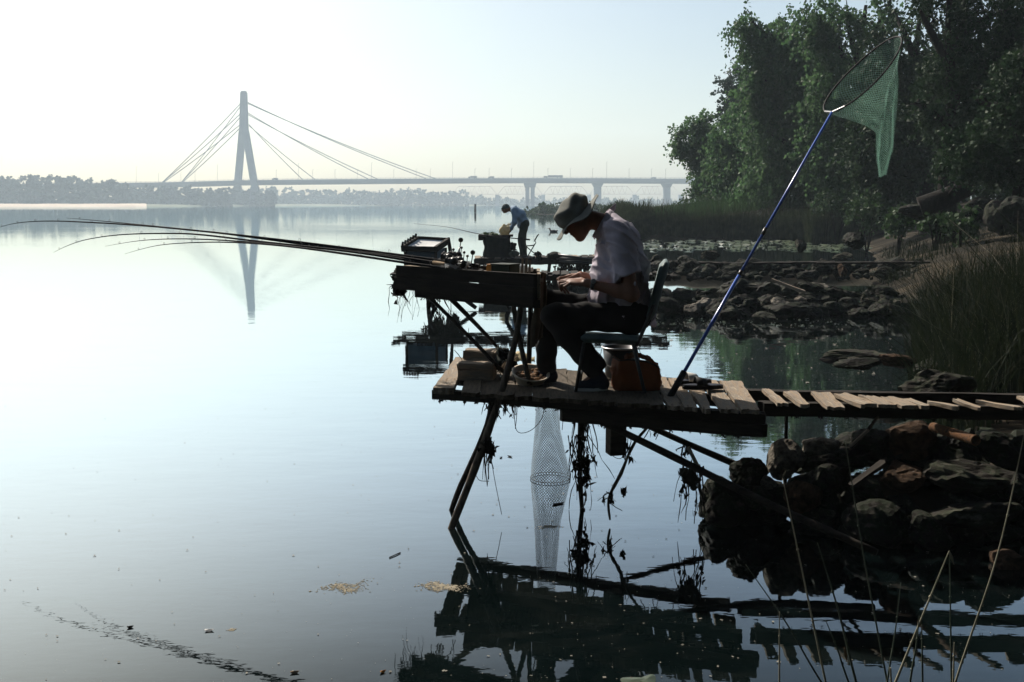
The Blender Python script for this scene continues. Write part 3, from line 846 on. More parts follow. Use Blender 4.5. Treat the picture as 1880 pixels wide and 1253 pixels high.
# thicket on the low island
B = []
for k in range(80):
    u = 968 + 190 * rw.random(); d = rw.uniform(196, 220)
    h = 2.6 * min(1, (u - 960) / 25) * (0.75 + 0.3 * noise.noise(V((u * 0.06, 2, 2))))
    p = P(u, 385, d); B.append((V((p.x, p.y, h * rw.uniform(0.08, 0.75))), (1.4, 1.4, h * 0.35 + 0.2), 1))
v, f = leaf_cloud(B, 26000, 0.36, 0.0, 0.5, 16, rw, 0.3, 0.45)
tag(np_mesh("thicket", v, f, M_SHRUB, None, (15, 205, 0)), "green thicket on the low spit behind the capped head", "thicket", kind="stuff")
me = bpy.data.meshes.new("spit"); pts = [(ux(962, 200), 200), (ux(1060, 190), 190), (ux(1200, 180), 180), (ux(1400, 180), 180), (ux(1400, 240), 240), (ux(962, 232), 232)]
me.from_pydata([(x, y, -0.4) for x, y in pts] + [(x * 1.0 + (1 if i == 0 else 0), y + (2 if i < 4 else -2), 0.04) for i, (x, y) in enumerate(pts)], [],
               [(6, 7, 8, 9, 10, 11)] + [(i, (i + 1) % 6, (i + 1) % 6 + 6, i + 6) for i in range(6)])
tag(link("spit", me, M_GROUND), kind="structure")

# ------------------------------------------------------------------ reeds
def blades(base, h, wd, lean, rng, seg=3, droop=0.25):
    """base (n,3), h (n,) -> bent strips"""
    n = len(base)
    az = rng.random(n) * 2 * np.pi
    L = np.stack([np.cos(az), np.sin(az), np.zeros(n)], 1) * (lean * rng.normal(size=n) * 0.8)[:, None]
    wv = np.stack([np.cos(az + rng.normal(size=n)), np.sin(az + rng.normal(size=n)) * 0.5, np.zeros(n)], 1)
    vs = []
    for k in range(seg + 1):
        t = k / seg
        c = base + np.array([0, 0, 1.0]) * (h * (t - droop * t * t * rng.random(n)))[:, None] + L * (h * t * t)[:, None]
        wk = wd * (1 - 0.85 * t) * 0.5
        vs.append(c - wv * wk[:, None]); vs.append(c + wv * wk[:, None])
    v = np.stack(vs, 1)          # n, 2(seg+1), 3
    f = []
    idx = np.arange(n)[:, None] * (2 * (seg + 1))
    for k in range(seg):
        f.append(np.concatenate([idx + 2 * k, idx + 2 * k + 1, idx + 2 * k + 3, idx + 2 * k + 2], 1))
    return v.reshape(-1, 3), np.concatenate(f)
def reed_field(name, label, n, us, ds, hs, wd, lean, material, wloc, kind="stuff", cond=None, zoff=0.0, seed=5):
    rng = np.random.default_rng(seed)
    out = []
    while len(out) < n:
        d = rng.uniform(*ds); u = rng.uniform(*us)
        x = ux(u, d)
        if cond and not cond(u, d, x): continue
        out.append((x, d, max(gz(x, d), -0.1) + zoff))
    b = np.array(out)
    cl = np.array([noise.noise(V((p[0] * 0.6, p[1] * 0.6, 7))) for p in out])
    h = rng.uniform(*hs, size=n) * (1 + 0.25 * cl)
    v, f = blades(b, h, wd * rng.uniform(0.6, 1.4, n), lean, rng)
    return tag(np_mesh(name, v, f, material, None, wloc), label, "reeds", kind=kind)
reed_field("reed_bed", "tall dark reed bed along the water in front of the willows", 17000, (1085, 1660), (52.0, 66), (1.35, 2.0), 0.06, 0.16, M_REED, (15, 60, 0), cond=lambda u, d, x: x > shore(d) - 1.2 - 0.6 * math.sin(x * 2.1) and u > 1130 - (d - 57) * 4 and gz(x, d) < 0.45)
reed_field("reed_thicket", "dark tangle of reeds and grass on the near right bank", 5200, (1630, 2000), (8.6, 17.5), (0.3, 1.5), 0.015, 0.6, M_REEDN, (6, 12, 0), cond=lambda u, d, x: x > shore(d) - 0.25 and not (u > 1790 and d > 16.5), seed=6)
reed_field("broad_reed", "broad bent reed blades among the near tangle", 420, (1640, 1960), (8.6, 14), (0.5, 1.5), 0.034, 0.7, M_REEDN, (6, 11, 0), cond=lambda u, d, x: x > shore(d) - 0.1, seed=12)
reed_field("dry_reed", "scattered pale dry blades in the reed tangle on the right bank", 220, (1640, 1920), (8.7, 13), (0.5, 1.6), 0.013, 0.75, M_STALK, (6, 11, 0), cond=lambda u, d, x: x > shore(d), seed=8)
reed_field("tall_grass", "green grass strip between the reed bed and the willows", 9000, (1130, 1640), (57.5, 76), (0.5, 1.1), 0.05, 0.3, M_SHRUB, (15, 64, 0), cond=lambda u, d, x: gz(x, d) > 0.25, seed=17)
reed_field("bank_grass", "low grass along the edge of the bank path", 2500, (1560, 1990), (19, 40), (0.15, 0.45), 0.02, 0.5, M_REEDN, (14, 28, 0), cond=lambda u, d, x: x > shore(d) + 0.2 and noise.noise(V((x * 0.7, d * 0.5, 0))) > 0.08, seed=7)
def shrub(u, v, d, ru, rv, n, label, seed):
    p = P(u, v, d); g = max(gz(p.x, p.y), 0)
    root = V((p.x, p.y, g)); px = d / FPX
    t = thing("shrub", root, label, "shrub", "green shrubs on the right bank")
    rng = np.random.default_rng(seed)
    vv, f = leaf_cloud([(p, (ru * px, ru * px, rv * px), 1), (p + V((ru * px * 0.6, 0.3, -rv * px * 0.3)), (ru * px * 0.6, ru * px * 0.6, rv * px * 0.7), 1), (p + V((-ru * px * 0.6, -0.2, -rv * px * 0.3)), (ru * px * 0.6, ru * px * .6, rv * px * 0.6), 1)], n, 0.13, 0.0, 0.25, 12, rng, 0.3, 0.4)
    np_mesh("foliage", vv, f, M_SHRUB, t, root)
    mb = MB()
    for k in range(5):
        q = p + V((rng.uniform(-1, 1) * ru * px * 0.6, 0, rng.uniform(0, 0.5) * rv * px))
        mb.tube([root - V((0, 0, 0.1)), root.lerp(q, 0.5) + V((0, 0, 0.1)), q], [0.03, 0.02, 0.01], 5)
    mb.build("stem", M_BARK, t)
shrub(1595, 388, 42, 34, 34, 2600, "bright green shrub at the foot of the open tree by the reed bed", 31)
shrub(1652, 404, 34, 22, 22, 1600, "low green shrub below the crooked trunk", 32)
shrub(1720, 408, 30, 34, 18, 1600, "green shrub between the fallen log and the bank path", 33)
shrub(1765, 405, 28, 26, 22, 1500, "small shrub just left of the large bank boulder", 34)
shrub(1540, 372, 52, 40, 20, 2200, "yellowish shrub behind the reed bed under the great willow", 35)
shrub(1290, 370, 66, 40, 12, 1500, "low grassy shrub at the reed edge under the end tree", 36)
# ------------------------------------------------------------------ near materials
M_SKIN = mat("tanned_skin", tone=0.5, cols=[(0.30, 0.145, 0.09), (0.40, 0.20, 0.13)], scale=14, rough=0.55, bump=0.15, bscale=60, bdist=0.002)
M_SHIRT = mat("lilac_cotton", tone=0.8, cols=[(0.40, 0.36, 0.41), (0.47, 0.42, 0.47)], scale=20, rough=0.9, bump=0.9, bscale=11, bdist=0.012, stretch=(1.6, 0.8, 0.55))
M_TROUS = mat("dark_trousers", [(0.005, 0.0045, 0.0045), (0.013, 0.011, 0.0105)], scale=12, rough=0.95, bump=0.4, bscale=18, bdist=0.008)
M_HAT = mat("khaki_canvas", tone=0.75, cols=[(0.155, 0.16, 0.14), (0.225, 0.225, 0.20)], scale=14, rough=0.95, bump=0.4, bscale=30, bdist=0.004)
M_HAIR = mat("grey_hair", [(0.05, 0.045, 0.04), (0.10, 0.09, 0.08)], scale=40, rough=0.8)
M_BLACK = mat("black_plastic", [(0.010, 0.010, 0.011), (0.02, 0.02, 0.021)], rough=0.4, spec=0.5)
M_RUBBER = mat("black_rubber", [(0.012, 0.012, 0.013), (0.028, 0.028, 0.03)], rough=0.7)
M_SHOE = mat("dark_blue_shoe", [(0.012, 0.017, 0.03), (0.03, 0.038, 0.06)], rough=0.8)
M_WHITE = mat("worn_white", tone=0.85, cols=[(0.5, 0.5, 0.48), (0.68, 0.67, 0.64)], rough=0.7)
M_VINYL = mat("teal_vinyl", tone=0.9, cols=[(0.07, 0.10, 0.10), (0.12, 0.16, 0.155)], scale=8, rough=0.6, bump=0.25, bscale=20, bdist=0.004)
M_METAL = mat("dark_steel", [(0.04, 0.04, 0.04), (0.09, 0.085, 0.08)], rough=0.5, metal=0.6)
M_CHROME = mat("bare_metal", [(0.5, 0.5, 0.5), (0.62, 0.62, 0.6)], rough=0.35, metal=0.9)
M_ORANGE = mat("orange_nylon", [(0.26, 0.065, 0.018), (0.36, 0.095, 0.025)], scale=9, rough=0.8, bump=0.35, bscale=16, bdist=0.008, trans=0.15)
M_ORTRIM = mat("brown_piping", [(0.05, 0.02, 0.012), (0.08, 0.035, 0.02)], rough=0.9)
M_BASIN = mat("cream_plastic", tone=0.8, cols=[(0.46, 0.38, 0.28), (0.56, 0.47, 0.35)], scale=6, rough=0.5)
M_BAIT = mat("groundbait", [(0.20, 0.11, 0.06), (0.36, 0.23, 0.14)], scale=30, rough=1, bump=0.8, bdist=0.01)
M_BLUE = mat("blue_enamel", tone=1.3, cols=[(0.012, 0.05, 0.26), (0.02, 0.075, 0.33)], scale=4, rough=0.3, spec=0.6)
M_BLANK = mat("rod_carbon", [(0.012, 0.013, 0.015), (0.03, 0.03, 0.032)], rough=0.8, spec=0.05)
M_CORK = mat("cork", [(0.25, 0.17, 0.10), (0.38, 0.28, 0.18)], scale=40, rough=0.9)
M_GREENBOX = mat("olive_plastic", [(0.02, 0.028, 0.014), (0.035, 0.045, 0.022)], rough=0.6)
M_OLABEL = mat("orange_label", [(0.55, 0.20, 0.03), (0.62, 0.26, 0.05)], rough=0.6)
M_BLUEPAN = mat("blue_panel", [(0.05, 0.10, 0.14), (0.08, 0.145, 0.19)], scale=6, rough=0.6)
M_CLOTH = mat("tan_cloth", [(0.11, 0.08, 0.05), (0.20, 0.15, 0.10)], scale=10, rough=1, bump=0.4, bdist=0.01, trans=0.1)
M_DCLOTH = mat("dark_cloth", [(0.012, 0.016, 0.013), (0.03, 0.036, 0.03)], scale=8, rough=1, bump=0.4, bdist=0.02)
M_CREAM = mat("cream_bag", tone=0.9, cols=[(0.52, 0.44, 0.26), (0.68, 0.60, 0.40)], scale=5, rough=0.8, bump=0.5, bdist=0.02, trans=0.35)
M_SHIRT2 = mat("sky_blue_cotton", tone=0.9, cols=[(0.24, 0.32, 0.40), (0.32, 0.41, 0.49)], scale=6, rough=0.9, bump=0.3, bdist=0.02)
M_TROUS2 = mat("olive_trousers", [(0.05, 0.06, 0.042), (0.085, 0.095, 0.07)], scale=8, rough=0.95, bump=0.3, bdist=0.02)
M_CAP2 = mat("grey_cap", [(0.10, 0.12, 0.11), (0.18, 0.20, 0.18)], scale=8, rough=0.9)
M_RUST = mat("rusty_iron", [(0.03, 0.016, 0.01), (0.17, 0.08, 0.032), (0.09, 0.05, 0.03), (0.33, 0.18, 0.085)], scale=22, rough=0.9, bump=0.5, bdist=0.004)
M_PLASTIC = mat("clear_plastic", tone=0.9, cols=[(0.45, 0.46, 0.46), (0.62, 0.63, 0.62)], scale=12, rough=0.25, spec=0.6, trans=0.4)
M_GNET = net_mat("green_netting", (0.20, 0.37, 0.29), 80, 48, 0.085, 0.4)
M_KNET = net_mat("grey_netting", (0.02, 0.025, 0.025), 40, 46, 0.2, 0.1)
M_CORD = mat("dark_cord", [(0.012, 0.012, 0.01), (0.03, 0.028, 0.024)], rough=0.9)

DZ = 0.85   # level of the deck

# ------------------------------------------------------------------ hanging weed
def weed(mb, top, length, n, rnd, spread=0.03, r=0.004, blob=0.02):
    top = V(top)
    for k in range(n):
        p = top + V((rnd.gauss(0, spread), rnd.gauss(0, spread), 0)); L = length * rnd.uniform(0.35, 1.0)
        pts, rs = [p], [r * rnd.uniform(0.6, 1.6)]
        m = max(4, int(L / 0.06)); q = p.copy(); dx = V((0, 0, 0))
        for i in range(m):
            dx = dx * 0.6 + V((rnd.gauss(0, 0.012), rnd.gauss(0, 0.012), 0))
            q = q + dx + V((0, 0, -L / m)); pts.append(q.copy()); rs.append(r * rnd.uniform(0.4, 1.7) * (1 - 0.5 * i / m))
        mb.tube(pts, rs, 5)
        for i in range(1, len(pts) - 1):
            if blob > 0 and rnd.random() < 0.2:      # torn shreds
                for _ in range(3):
                    a_ = pts[i] + V((rnd.gauss(0, 0.3), rnd.gauss(0, 0.3), rnd.gauss(0, 0.5))) * blob
                    q3 = [a_ + V((rnd.gauss(0, 0.45), rnd.gauss(0, 0.45), rnd.gauss(-0.3, 0.9))) * blob for _ in range(4)]
                    mb.add(q3, [(0, 1, 2), (0, 2, 3), (1, 3, 2)])
def lump(mb, p, s, rnd, n=7):
    for k in range(n * 2):
        a_ = V(p) + V((rnd.gauss(0, s * 0.45), rnd.gauss(0, s * 0.4), rnd.gauss(0, s * 0.6)))
        q3 = [a_ + V((rnd.gauss(0, 0.4), rnd.gauss(0, 0.4), rnd.gauss(0, 0.5))) * s for _ in range(4)]
        mb.add(q3, [(0, 1, 2), (0, 2, 3), (1, 3, 2), (0, 3, 1)])
    for k in range(n):
        q = V(p) + V((rnd.gauss(0, s * 0.35), rnd.gauss(0, s * 0.3), rnd.gauss(0, s * 0.4)))
        mb.ball(q, s * rnd.uniform(0.25, 0.6), rnd.uniform(0.6, 1.2), rnd.uniform(0.6, 1.2), rnd.uniform(0.6, 1.4), 7, 0.6)

# ------------------------------------------------------------------ the near fishing platform
rnd = random.Random(3)
pf = thing("fishing_platform", Z(1100, 735, DZ) - V((0, 0, DZ)), "weathered plank fishing platform on poles that carries the seated man", "platform")
pl = [((1322, 1360), 699, (1362, 1395), 753), ((1288, 1314), 697, (1324, 1355), 752), ((1254, 1283), 695.5, (1289, 1306), 751), ((1227, 1250), 694, (1257, 1281), 749), ((1204, 1222), 692, (1226, 1253), 746)]
u = 1222.0; k = 0
while u > 850:
    wd = rnd.uniform(24, 36); u0 = u - wd - rnd.uniform(0.1, 1.3)
    t = (1222 - u) / 390
    fu = 1200 - (1222 - u) * 0.90
    pl.append(((fu - wd * 0.93, fu), 692 - 33 * t, (u0, u0 + wd), 744 - 26 * t)); u = u0; k += 1
pl.append(((836, 862), 656, (796, 832), 713))
for k, ((fa, fb), fv, (na, nb), nv) in enumerate(pl):
    zz = DZ + rnd.uniform(-0.004, 0.006)
    a = Z((fa + fb) / 2, fv, zz); b = Z((na + nb) / 2, nv, zz)
    wa = (Z(fb, fv, zz) - Z(fa, fv, zz)).length; wb = (Z(nb, nv, zz) - Z(na, nv, zz)).length
    x = (b - a); x.z = 0
    ct = abs(x.normalized().y)
    plank("plank", a, b, 0, 0.026 if k < len(pl) - 1 else 0.04, M_WOODS if 5 <= k < len(pl) - 1 else M_WOOD, pf, 0.007, 0.002, seed=k, wa=wa * ct, wb=wb * ct)
def beam(name, a, b, h, wd, material, parent, seed, bow=0.0):
    """squared timber whose top centre line runs a-b"""
    return plank(name, a, b, wd, h, material, parent, 0.008, bow, seed=seed)
e0, e1 = Z(796, 715, DZ - 0.031), Z(1402, 759, DZ - 0.031)
beam("edge_beam", e0, e1, 0.06, 0.06, M_WOODD, pf, 41)
em = e0.lerp(e1, 0.42)
beam("lower_beam", em + V((0, 0.0, -0.065)), e1 + V((0.01, 0, -0.065)), 0.075, 0.075, M_WOODD, pf, 42)
g0, g1 = Z(858, 668, DZ - 0.031), Z(1352, 704, DZ - 0.031)
beam("edge_beam", g0, g1, 0.07, 0.07, M_WOODD, pf, 43)
beam("middle_beam", e0.lerp(g0, 0.5) + V((0.05, 0, 0)), e1.lerp(g1, 0.5), 0.07, 0.07, M_WOODD, pf, 44)
# ragged underside
mb = MB()
for k in range(60):
    q = e0.lerp(e1, rnd.random()); dz = -0.062 if q.x < em.x else -0.142
    lump(mb, q + V((0, rnd.uniform(-0.02, 0.03), dz)), rnd.uniform(0.008, 0.02), rnd, 3)
mb.build("dried_weed", M_WEED, pf)["kind"] = "stuff"
# post stub below the deck
s0, s1 = P(1133, 757, 6.20), P(1129, 834, 6.20)
mb = MB(); mb.box((s0 + s1) / 2, (0.108, 0.10, (s0 - s1).length), Matrix.Rotation(0.25, 3, "Z")); mb.build("post_stub", M_WOODD, pf, bevel=0.006)
def pole(name, pts, r, material, parent, n=9, smooth=4, jitter=0.0, seed=0):
    rr_ = random.Random(seed)
    mb = MB()
    pts = [V(p) for p in pts]
    rs = r if isinstance(r, list) else [r] * len(pts)
    sp, sr = spline(pts, rs, smooth) if smooth else (pts, rs)
    sr = [a * (1 + rr_.uniform(-jitter, jitter)) for a in sr]
    mb.tube(sp, sr, n)
    return mb.build(name, material, parent, smooth=True)
pole("leaning_pole", [P(958, 540, 6.52), P(949, 612, 6.42), P(920, 722, 6.30), P(872, 860, 6.2), P(828, 972, 6.1), P(822, 990, 6.08)], [0.018, 0.02, 0.023, 0.026, 0.023, 0.02], M_POLE, pf, jitter=0.08, seed=1)
pole("leaning_pole", [P(905, 735, 6.6), P(888, 800, 6.55), P(846, 892, 6.50), P(826, 945, 6.48)], [0.02, 0.021, 0.02, 0.018], M_WOODD, pf, jitter=0.1, seed=2)
pole("brace_pole", [P(1083, 764, 6.22), P(1230, 836, 5.95), P(1400, 920, 5.66), P(1610, 1015, 5.22)], [0.020, 0.023, 0.023, 0.02], M_WOODD, pf, jitter=0.06, seed=3)
pole("brace_pole", [P(1150, 764, 6.75), P(1260, 814, 6.62), P(1372, 862, 6.5)], [0.02, 0.022, 0.022], M_WOODD, pf, jitter=0.06, seed=4)
pole("stake", [P(1212, 762, 6.25), P(1166, 812, 6.24), P(1140, 870, 6.22), P(1118, 915, 6.2), P(1120, 955, 6.18)], [0.006, 0.009, 0.011, 0.01, 0.007], M_POLE, pf, jitter=0.2, seed=5)
pole("stake", [P(1068, 760, 6.5), P(1064, 860, 6.5), P(1072, 975, 6.48)], [0.02, 0.018, 0.012], M_WOODD, pf, jitter=0.25, seed=6)
for k, (u_, v_, d_, L, n, sp) in enumerate(((1070, 765, 6.45, 0.66, 16, 0.028), (1066, 800, 6.45, 0.42, 12, 0.03), (905, 735, 6.35, 0.16, 9, 0.03), (893, 812, 6.26, 0.30, 10, 0.02), (1266, 852, 6.0, 0.42, 14, 0.028),
                                          (1150, 800, 6.25, 0.2, 6, 0.02), (1120, 905, 6.2, 0.12, 8, 0.015), (1253, 815, 6.0, 0.12, 6, 0.012), (1198, 775, 6.2, 0.13, 7, 0.02), (935, 735, 6.4, 0.10, 6, 0.05))):
    mb = MB(); weed(mb, P(u_, v_, d_), L, n, rnd, sp, 0.0035, 0.022); mb.build("hanging_weed", M_WEED, pf)
for (u_, v_, d_, s) in ((893, 815, 6.24, 0.045), (1065, 850, 6.45, 0.05), (1072, 950, 6.47, 0.045), (1073, 880, 6.46, 0.04), (1268, 880, 5.98, 0.05), (905, 748, 6.3, 0.03), (1145, 905, 6.2, 0.02)):
    mb = MB(); lump(mb, P(u_, v_, d_), s, rnd, 9); mb.build("weed_clump", M_WEED, pf)
for pts in ([(944, 737), (948, 790), (972, 792), (994, 770), (1000, 740)], [(1022, 742), (1034, 752), (1032, 790)], [(1057, 765), (1050, 800), (1053, 850)], [(900, 830), (908, 880), (921, 945)], [(949, 737), (949, 760), (946, 788)],
            [(1205, 765), (1206, 800)], [(1308, 772), (1307, 800)], [(872, 868), (880, 882), (898, 884)], [(1118, 822), (1126, 838), (1140, 842), (1152, 828)]):
    mb = MB(); mb.tube([P(a, b, 6.2) for a, b in pts], 0.0022, 5, smooth=5); mb.build("loose_cord", M_CORD, pf)

# gangway to the bank
gw = thing("gangway", Z(1640, 745, 0.8) - V((0, 0, 0.8)), "narrow plank gangway leading from the platform to the stony bank", "gangway")
w0, w1 = Z(1396, 738, 0.80), Z(2010, 748, 0.80)
beam("rail_beam", w0, w1, 0.085, 0.07, M_WOODD, gw, 51)
w2, w3 = Z(1372, 716, 0.80), Z(2010, 726, 0.80)
beam("rail_beam", w2, w3, 0.07, 0.06, M_WOODD, gw, 52)
for k, (fa, fb, fv, na, nb, nv) in enumerate(((1398, 1412, 713.5, 1425, 1448, 739), (1437, 1462, 719, 1470, 1488, 742), (1489, 1523, 720, 1517, 1551, 746.5), (1529, 1558, 722, 1577, 1612, 742.5), (1577, 1604, 727, 1612, 1650, 742),
                                            (1612, 1640, 727.5, 1652, 1690, 745), (1650, 1672, 731, 1690, 1708, 745), (1700, 1712, 736, 1748, 1760, 746), (1752, 1760, 733, 1790, 1803, 747), (1793, 1802, 734, 1862, 1878, 748), (1868, 1900, 728, 1890, 1925, 743))):
    a = Z((fa + fb) / 2, fv, 0.825 + 0.006 * (k % 3)); b = Z((na + nb) / 2, nv, 0.825 + 0.006 * ((k + 1) % 3))
    x = (b - a).normalized(); ct = abs(x.y)
    plank("plank", a, b, 0, 0.022, M_WOOD, gw, 0.009, 0.003, seed=60 + k, wa=(fb - fa) / FPX * a.y * ct, wb=(nb - na) / FPX * b.y * ct)
pole("post", [P(1444, 758, 6.35), P(1443, 800, 6.35), P(1441, 960, 6.35)], [0.012, 0.012, 0.011], M_WOODD, gw, seed=9)
pole("post", [P(1612, 765, 6.1), P(1585, 800, 6.05), P(1560, 826, 6.0)], [0.010, 0.011, 0.009], M_POLE, gw, seed=10)
mb = MB()
for k in range(26):
    q = w0.lerp(w1, rnd.random()); lump(mb, q + V((0, rnd.uniform(-0.02, 0.02), -0.087)), rnd.uniform(0.008, 0.018), rnd, 3)
mb.build("dried_weed", M_WEED, gw)["kind"] = "stuff"

# ------------------------------------------------------------------ tackle table
TL, TR = P(729, 487, 6.95), P(985, 504, 6.27)
tdir = (TR - TL).normalized(); tn = V((-tdir.y, tdir.x, 0)).normalized()
tn = V((0.02, 1, 0)).normalized()      # the ends are cut askew, straight away from the bank side
tb_ = thing("tackle_table", TL.lerp(TR, 0.5) * 1.0 - V((0, 0, 0.75)), "dark plank tackle table on crossed poles jutting over the water before the seated man", "table")
plank("side_board", TL, TR, 0.026, 0.082, M_WOODD, tb_, 0.005, 0.0, seed=71)
dn = V((0, 0, -0.084))
plank("side_board", TL + dn + tdir * -0.012 - tn * 0.004, TR + dn - tn * 0.004 - tdir * 0.01, 0.03, 0.085, M_WOODD, tb_, 0.006, 0.0, seed=72)
plank("side_board", TL + tn * 0.52, TR + tn * 0.52, 0.026, 0.10, M_WOODD, tb_, 0.005, 0.0, seed=73)
for k in range(4):
    o = tn * (0.08 + 0.125 * k) - V((0, 0, 0.03 if k else 0.035))
    plank("top_board", TL + o, TR + o + tdir * 0.01, 0.118, 0.022, M_WOOD, tb_, 0.005, 0.0, seed=74 + k)
plank("end_board", TR + tdir * 0.018 - tn * 0.02 + V((0, 0, 0.004)), TR + tdir * 0.018 + tn * 0.54 + V((0, 0, 0.004)), 0.02, 0.15, M_WOOD, tb_, 0.004, 0.0, seed=79)
plank("support_rail", TL.lerp(TR, 0.14) + dn * 2 + tn * 0.05, TR + dn * 2.02 + tn * 0.05, 0.05, 0.05, M_WOODD, tb_, 0.006, 0.0, seed=80)
plank("support_rail", TL.lerp(TR, 0.14) + dn * 2 + tn * 0.42, TR + dn * 2.02 + tn * 0.42, 0.05, 0.05, M_WOODD, tb_, 0.006, 0.0, seed=81)
pole("leg", [P(940, 542, 6.55), P(950, 606, 6.5), P(962, 660, 6.46), P(972, 704, 6.44)], 0.017, M_POLE, tb_, seed=11)
pole("leg", [P(975, 545, 6.75), P(972, 640, 6.75), P(970, 694, 6.75)], 0.018, M_WOODD, tb_, seed=12)
pole("brace", [P(770, 528, 6.85), P(850, 607, 6.8), P(925, 684, 6.7)], 0.0135, M_WOODD, tb_, smooth=3, seed=13)
pole("brace", [P(808, 530, 7.1), P(856, 577, 7.08), P(915, 640, 7.05), P(930, 668, 7.0)], [0.02, 0.017, 0.012, 0.012], M_WOODD, tb_, smooth=3, seed=14)
mb = MB()
lump(mb, TL + dn * 1.8 + tn * 0.1, 0.06, rnd, 12)
for k in range(9):
    q = TL + tdir * rnd.uniform(-0.03, 0.1) + tn * rnd.uniform(0, 0.4) + dn * 1.7
    mb.tube([q, q + V((-rnd.uniform(0.02, 0.12), rnd.uniform(-0.05, 0.05), rnd.uniform(-0.03, 0.05)))], [0.006, 0.002], 4)
mb.build("weed_clump", M_WEED, tb_)
mb = MB(); weed(mb, TL + dn * 1.9 + tn * 0.2 + tdir * 0.05, 0.3, 14, rnd, 0.06, 0.002, 0.0); mb.build("hanging_weed", M_WEED, tb_)
mb = MB(); weed(mb, TL + dn * 1.9 + tn * 0.3 + tdir * 0.28, 0.26, 18, rnd, 0.05, 0.004, 0.022); mb.build("hanging_weed", M_WEED, tb_)
# cloth hanging over the table end
mb = MB()
nu, nv_ = 10, 22; base = len(mb.v)
for j in range(nv_ + 1):
    t = j / nv_
    for i in range(nu + 1):
        s = i / nu
        u_ = 985 + 20 * s - 8 * t * (1 - s) - 10 * max(0, t - 0.55) * (1 - s) - 8 * t * s + 2.5 * math.sin(t * 7 + s * 5)
        v_ = 498 + 4 * s + 143 * t * (1 - 0.18 * s)
        mb.v.append(P(u_, v_, 6.42 + 0.10 * s + 0.025 * math.sin(s * 9 + t * 3)))
for j in range(nv_):
    for i in range(nu):
        mb.f.append((j * (nu + 1) + i, j * (nu + 1) + i + 1, (j + 1) * (nu + 1) + i + 1, (j + 1) * (nu + 1) + i))
o = tag(mb.build("cloth", M_CLOTH, smooth=True), "tan cloth hanging from the table end beside the man's knees", "cloth")
o.modifiers.new("solid", "SOLIDIFY").thickness = 0.006

# ------------------------------------------------------------------ rods on the table
def fishing_rod(label, tip, butt, reel_t, seed, r0=0.0095):
    """tip = pixel path with depths from tip to butt"""
    rr_ = random.Random(seed)
    pts = [P(u_, v_, d_) for u_, v_, d_ in tip]
    t = thing("fishing_rod", pts[-1], label, "fishing rod", "fishing rods on the tackle table")
    m = len(pts)
    rs = [0.0008 + (r0 - 0.0008) * (i / (m - 1)) ** 0.8 for i in range(m)]
    mb = MB(); mb.tube(pts, rs, 7, smooth=6); mb.build("blank", M_BLANK, t, smooth=True)
    sp, sr = spline(pts, rs, 6)
    d0 = (sp[-1] - sp[-4]).normalized()
    mb = MB(); mb.tube([sp[-1] - d0 * 0.02, sp[-1] + d0 * 0.26], r0 * 1.35, 8); mb.build("handle", M_BLANK if seed % 2 else M_CORK, t, smooth=True)
    mb = MB(); mb.tube([sp[-1] + d0 * 0.26, sp[-1] + d0 * 0.285], r0 * 1.6, 8); mb.build("butt_cap", M_RUBBER, t)
    for i in range(3, len(sp) - 3, max(3, len(sp) // 9)):
        d = (sp[i + 1] - sp[i]).normalized(); up = V((0, 0, 1)) - d * d.z; rr2 = 0.006 + 0.007 * i / len(sp)
        c = sp[i] + up.normalized() * (rr2 * 1.5)
        ring = [c + (up.normalized() * math.cos(a) + d.cross(up).normalized() * math.sin(a)) * rr2 for a in np.linspace(0, 2 * math.pi, 13)]
        mb = MB(); mb.tube(ring, 0.0013, 4, cap=False); mb.tube([sp[i], c - up.normalized() * rr2], 0.0014, 4); mb.build("guide", M_METAL, t)
    # spinning reel
    q = sp[-1] + d0 * reel_t
    side = d0.cross(V((0, 0, 1))).normalized(); upv = side.cross(d0).normalized()
    rl = MB(); c = q + upv * 0.052
    rl.ball(c, 0.026, 1.2, 0.8, 1.0, 10); rl.tube([q + upv * 0.008, c], 0.006, 6); rl.box(q + upv * 0.010, (0.05, 0.012, 0.005))
    ro = rl.build("reel", M_BLACK, t, smooth=True)
    mb = MB(); mb.lathe(c - d0 * 0.02, [(0.024, 0), (0.024, 0.006), (0.019, 0.008), (0.019, 0.026), (0.025, 0.028), (0.025, 0.033), (0.010, 0.036)], 16, -d0); mb.build("spool", M_METAL, ro)
    mb = MB(); h = c + side * -0.05
    mb.tube([c, h, h + upv * 0.045], 0.003, 6); mb.ball(h + upv * 0.052, 0.010, n=8); mb.build("crank", M_BLACK, ro, smooth=True)
    return t
fishing_rod("longest fishing rod, its thin tip bending down at the left edge", [(-12, 421, 9.3), (25, 411, 9.2), (75, 406.5, 9.0), (150, 408, 8.75), (290, 417, 8.25), (510, 440, 7.55), (745, 470, 6.98), (810, 479, 6.86)], 0, 0.12, 1, 0.0105)
fishing_rod("straight fishing rod, its tip highest of all and pointing up", [(121, 400.5, 9.0), (185, 406, 8.8), (300, 417, 8.35), (400, 428, 7.95), (510, 442.5, 7.55), (735, 473, 6.98), (800, 483, 6.84)], 0, 0.10, 2, 0.0105)
fishing_rod("fishing rod with the most strongly bowed tip, lowest at far left", [(98, 464, 8.8), (125, 451, 8.7), (160, 440, 8.6), (220, 431.5, 8.4), (300, 429, 8.2), (365, 431, 7.9), (470, 443, 7.6), (640, 462, 7.15), (760, 480, 6.92), (820, 489, 6.8)], 0, 0.10, 3, 0.0105)
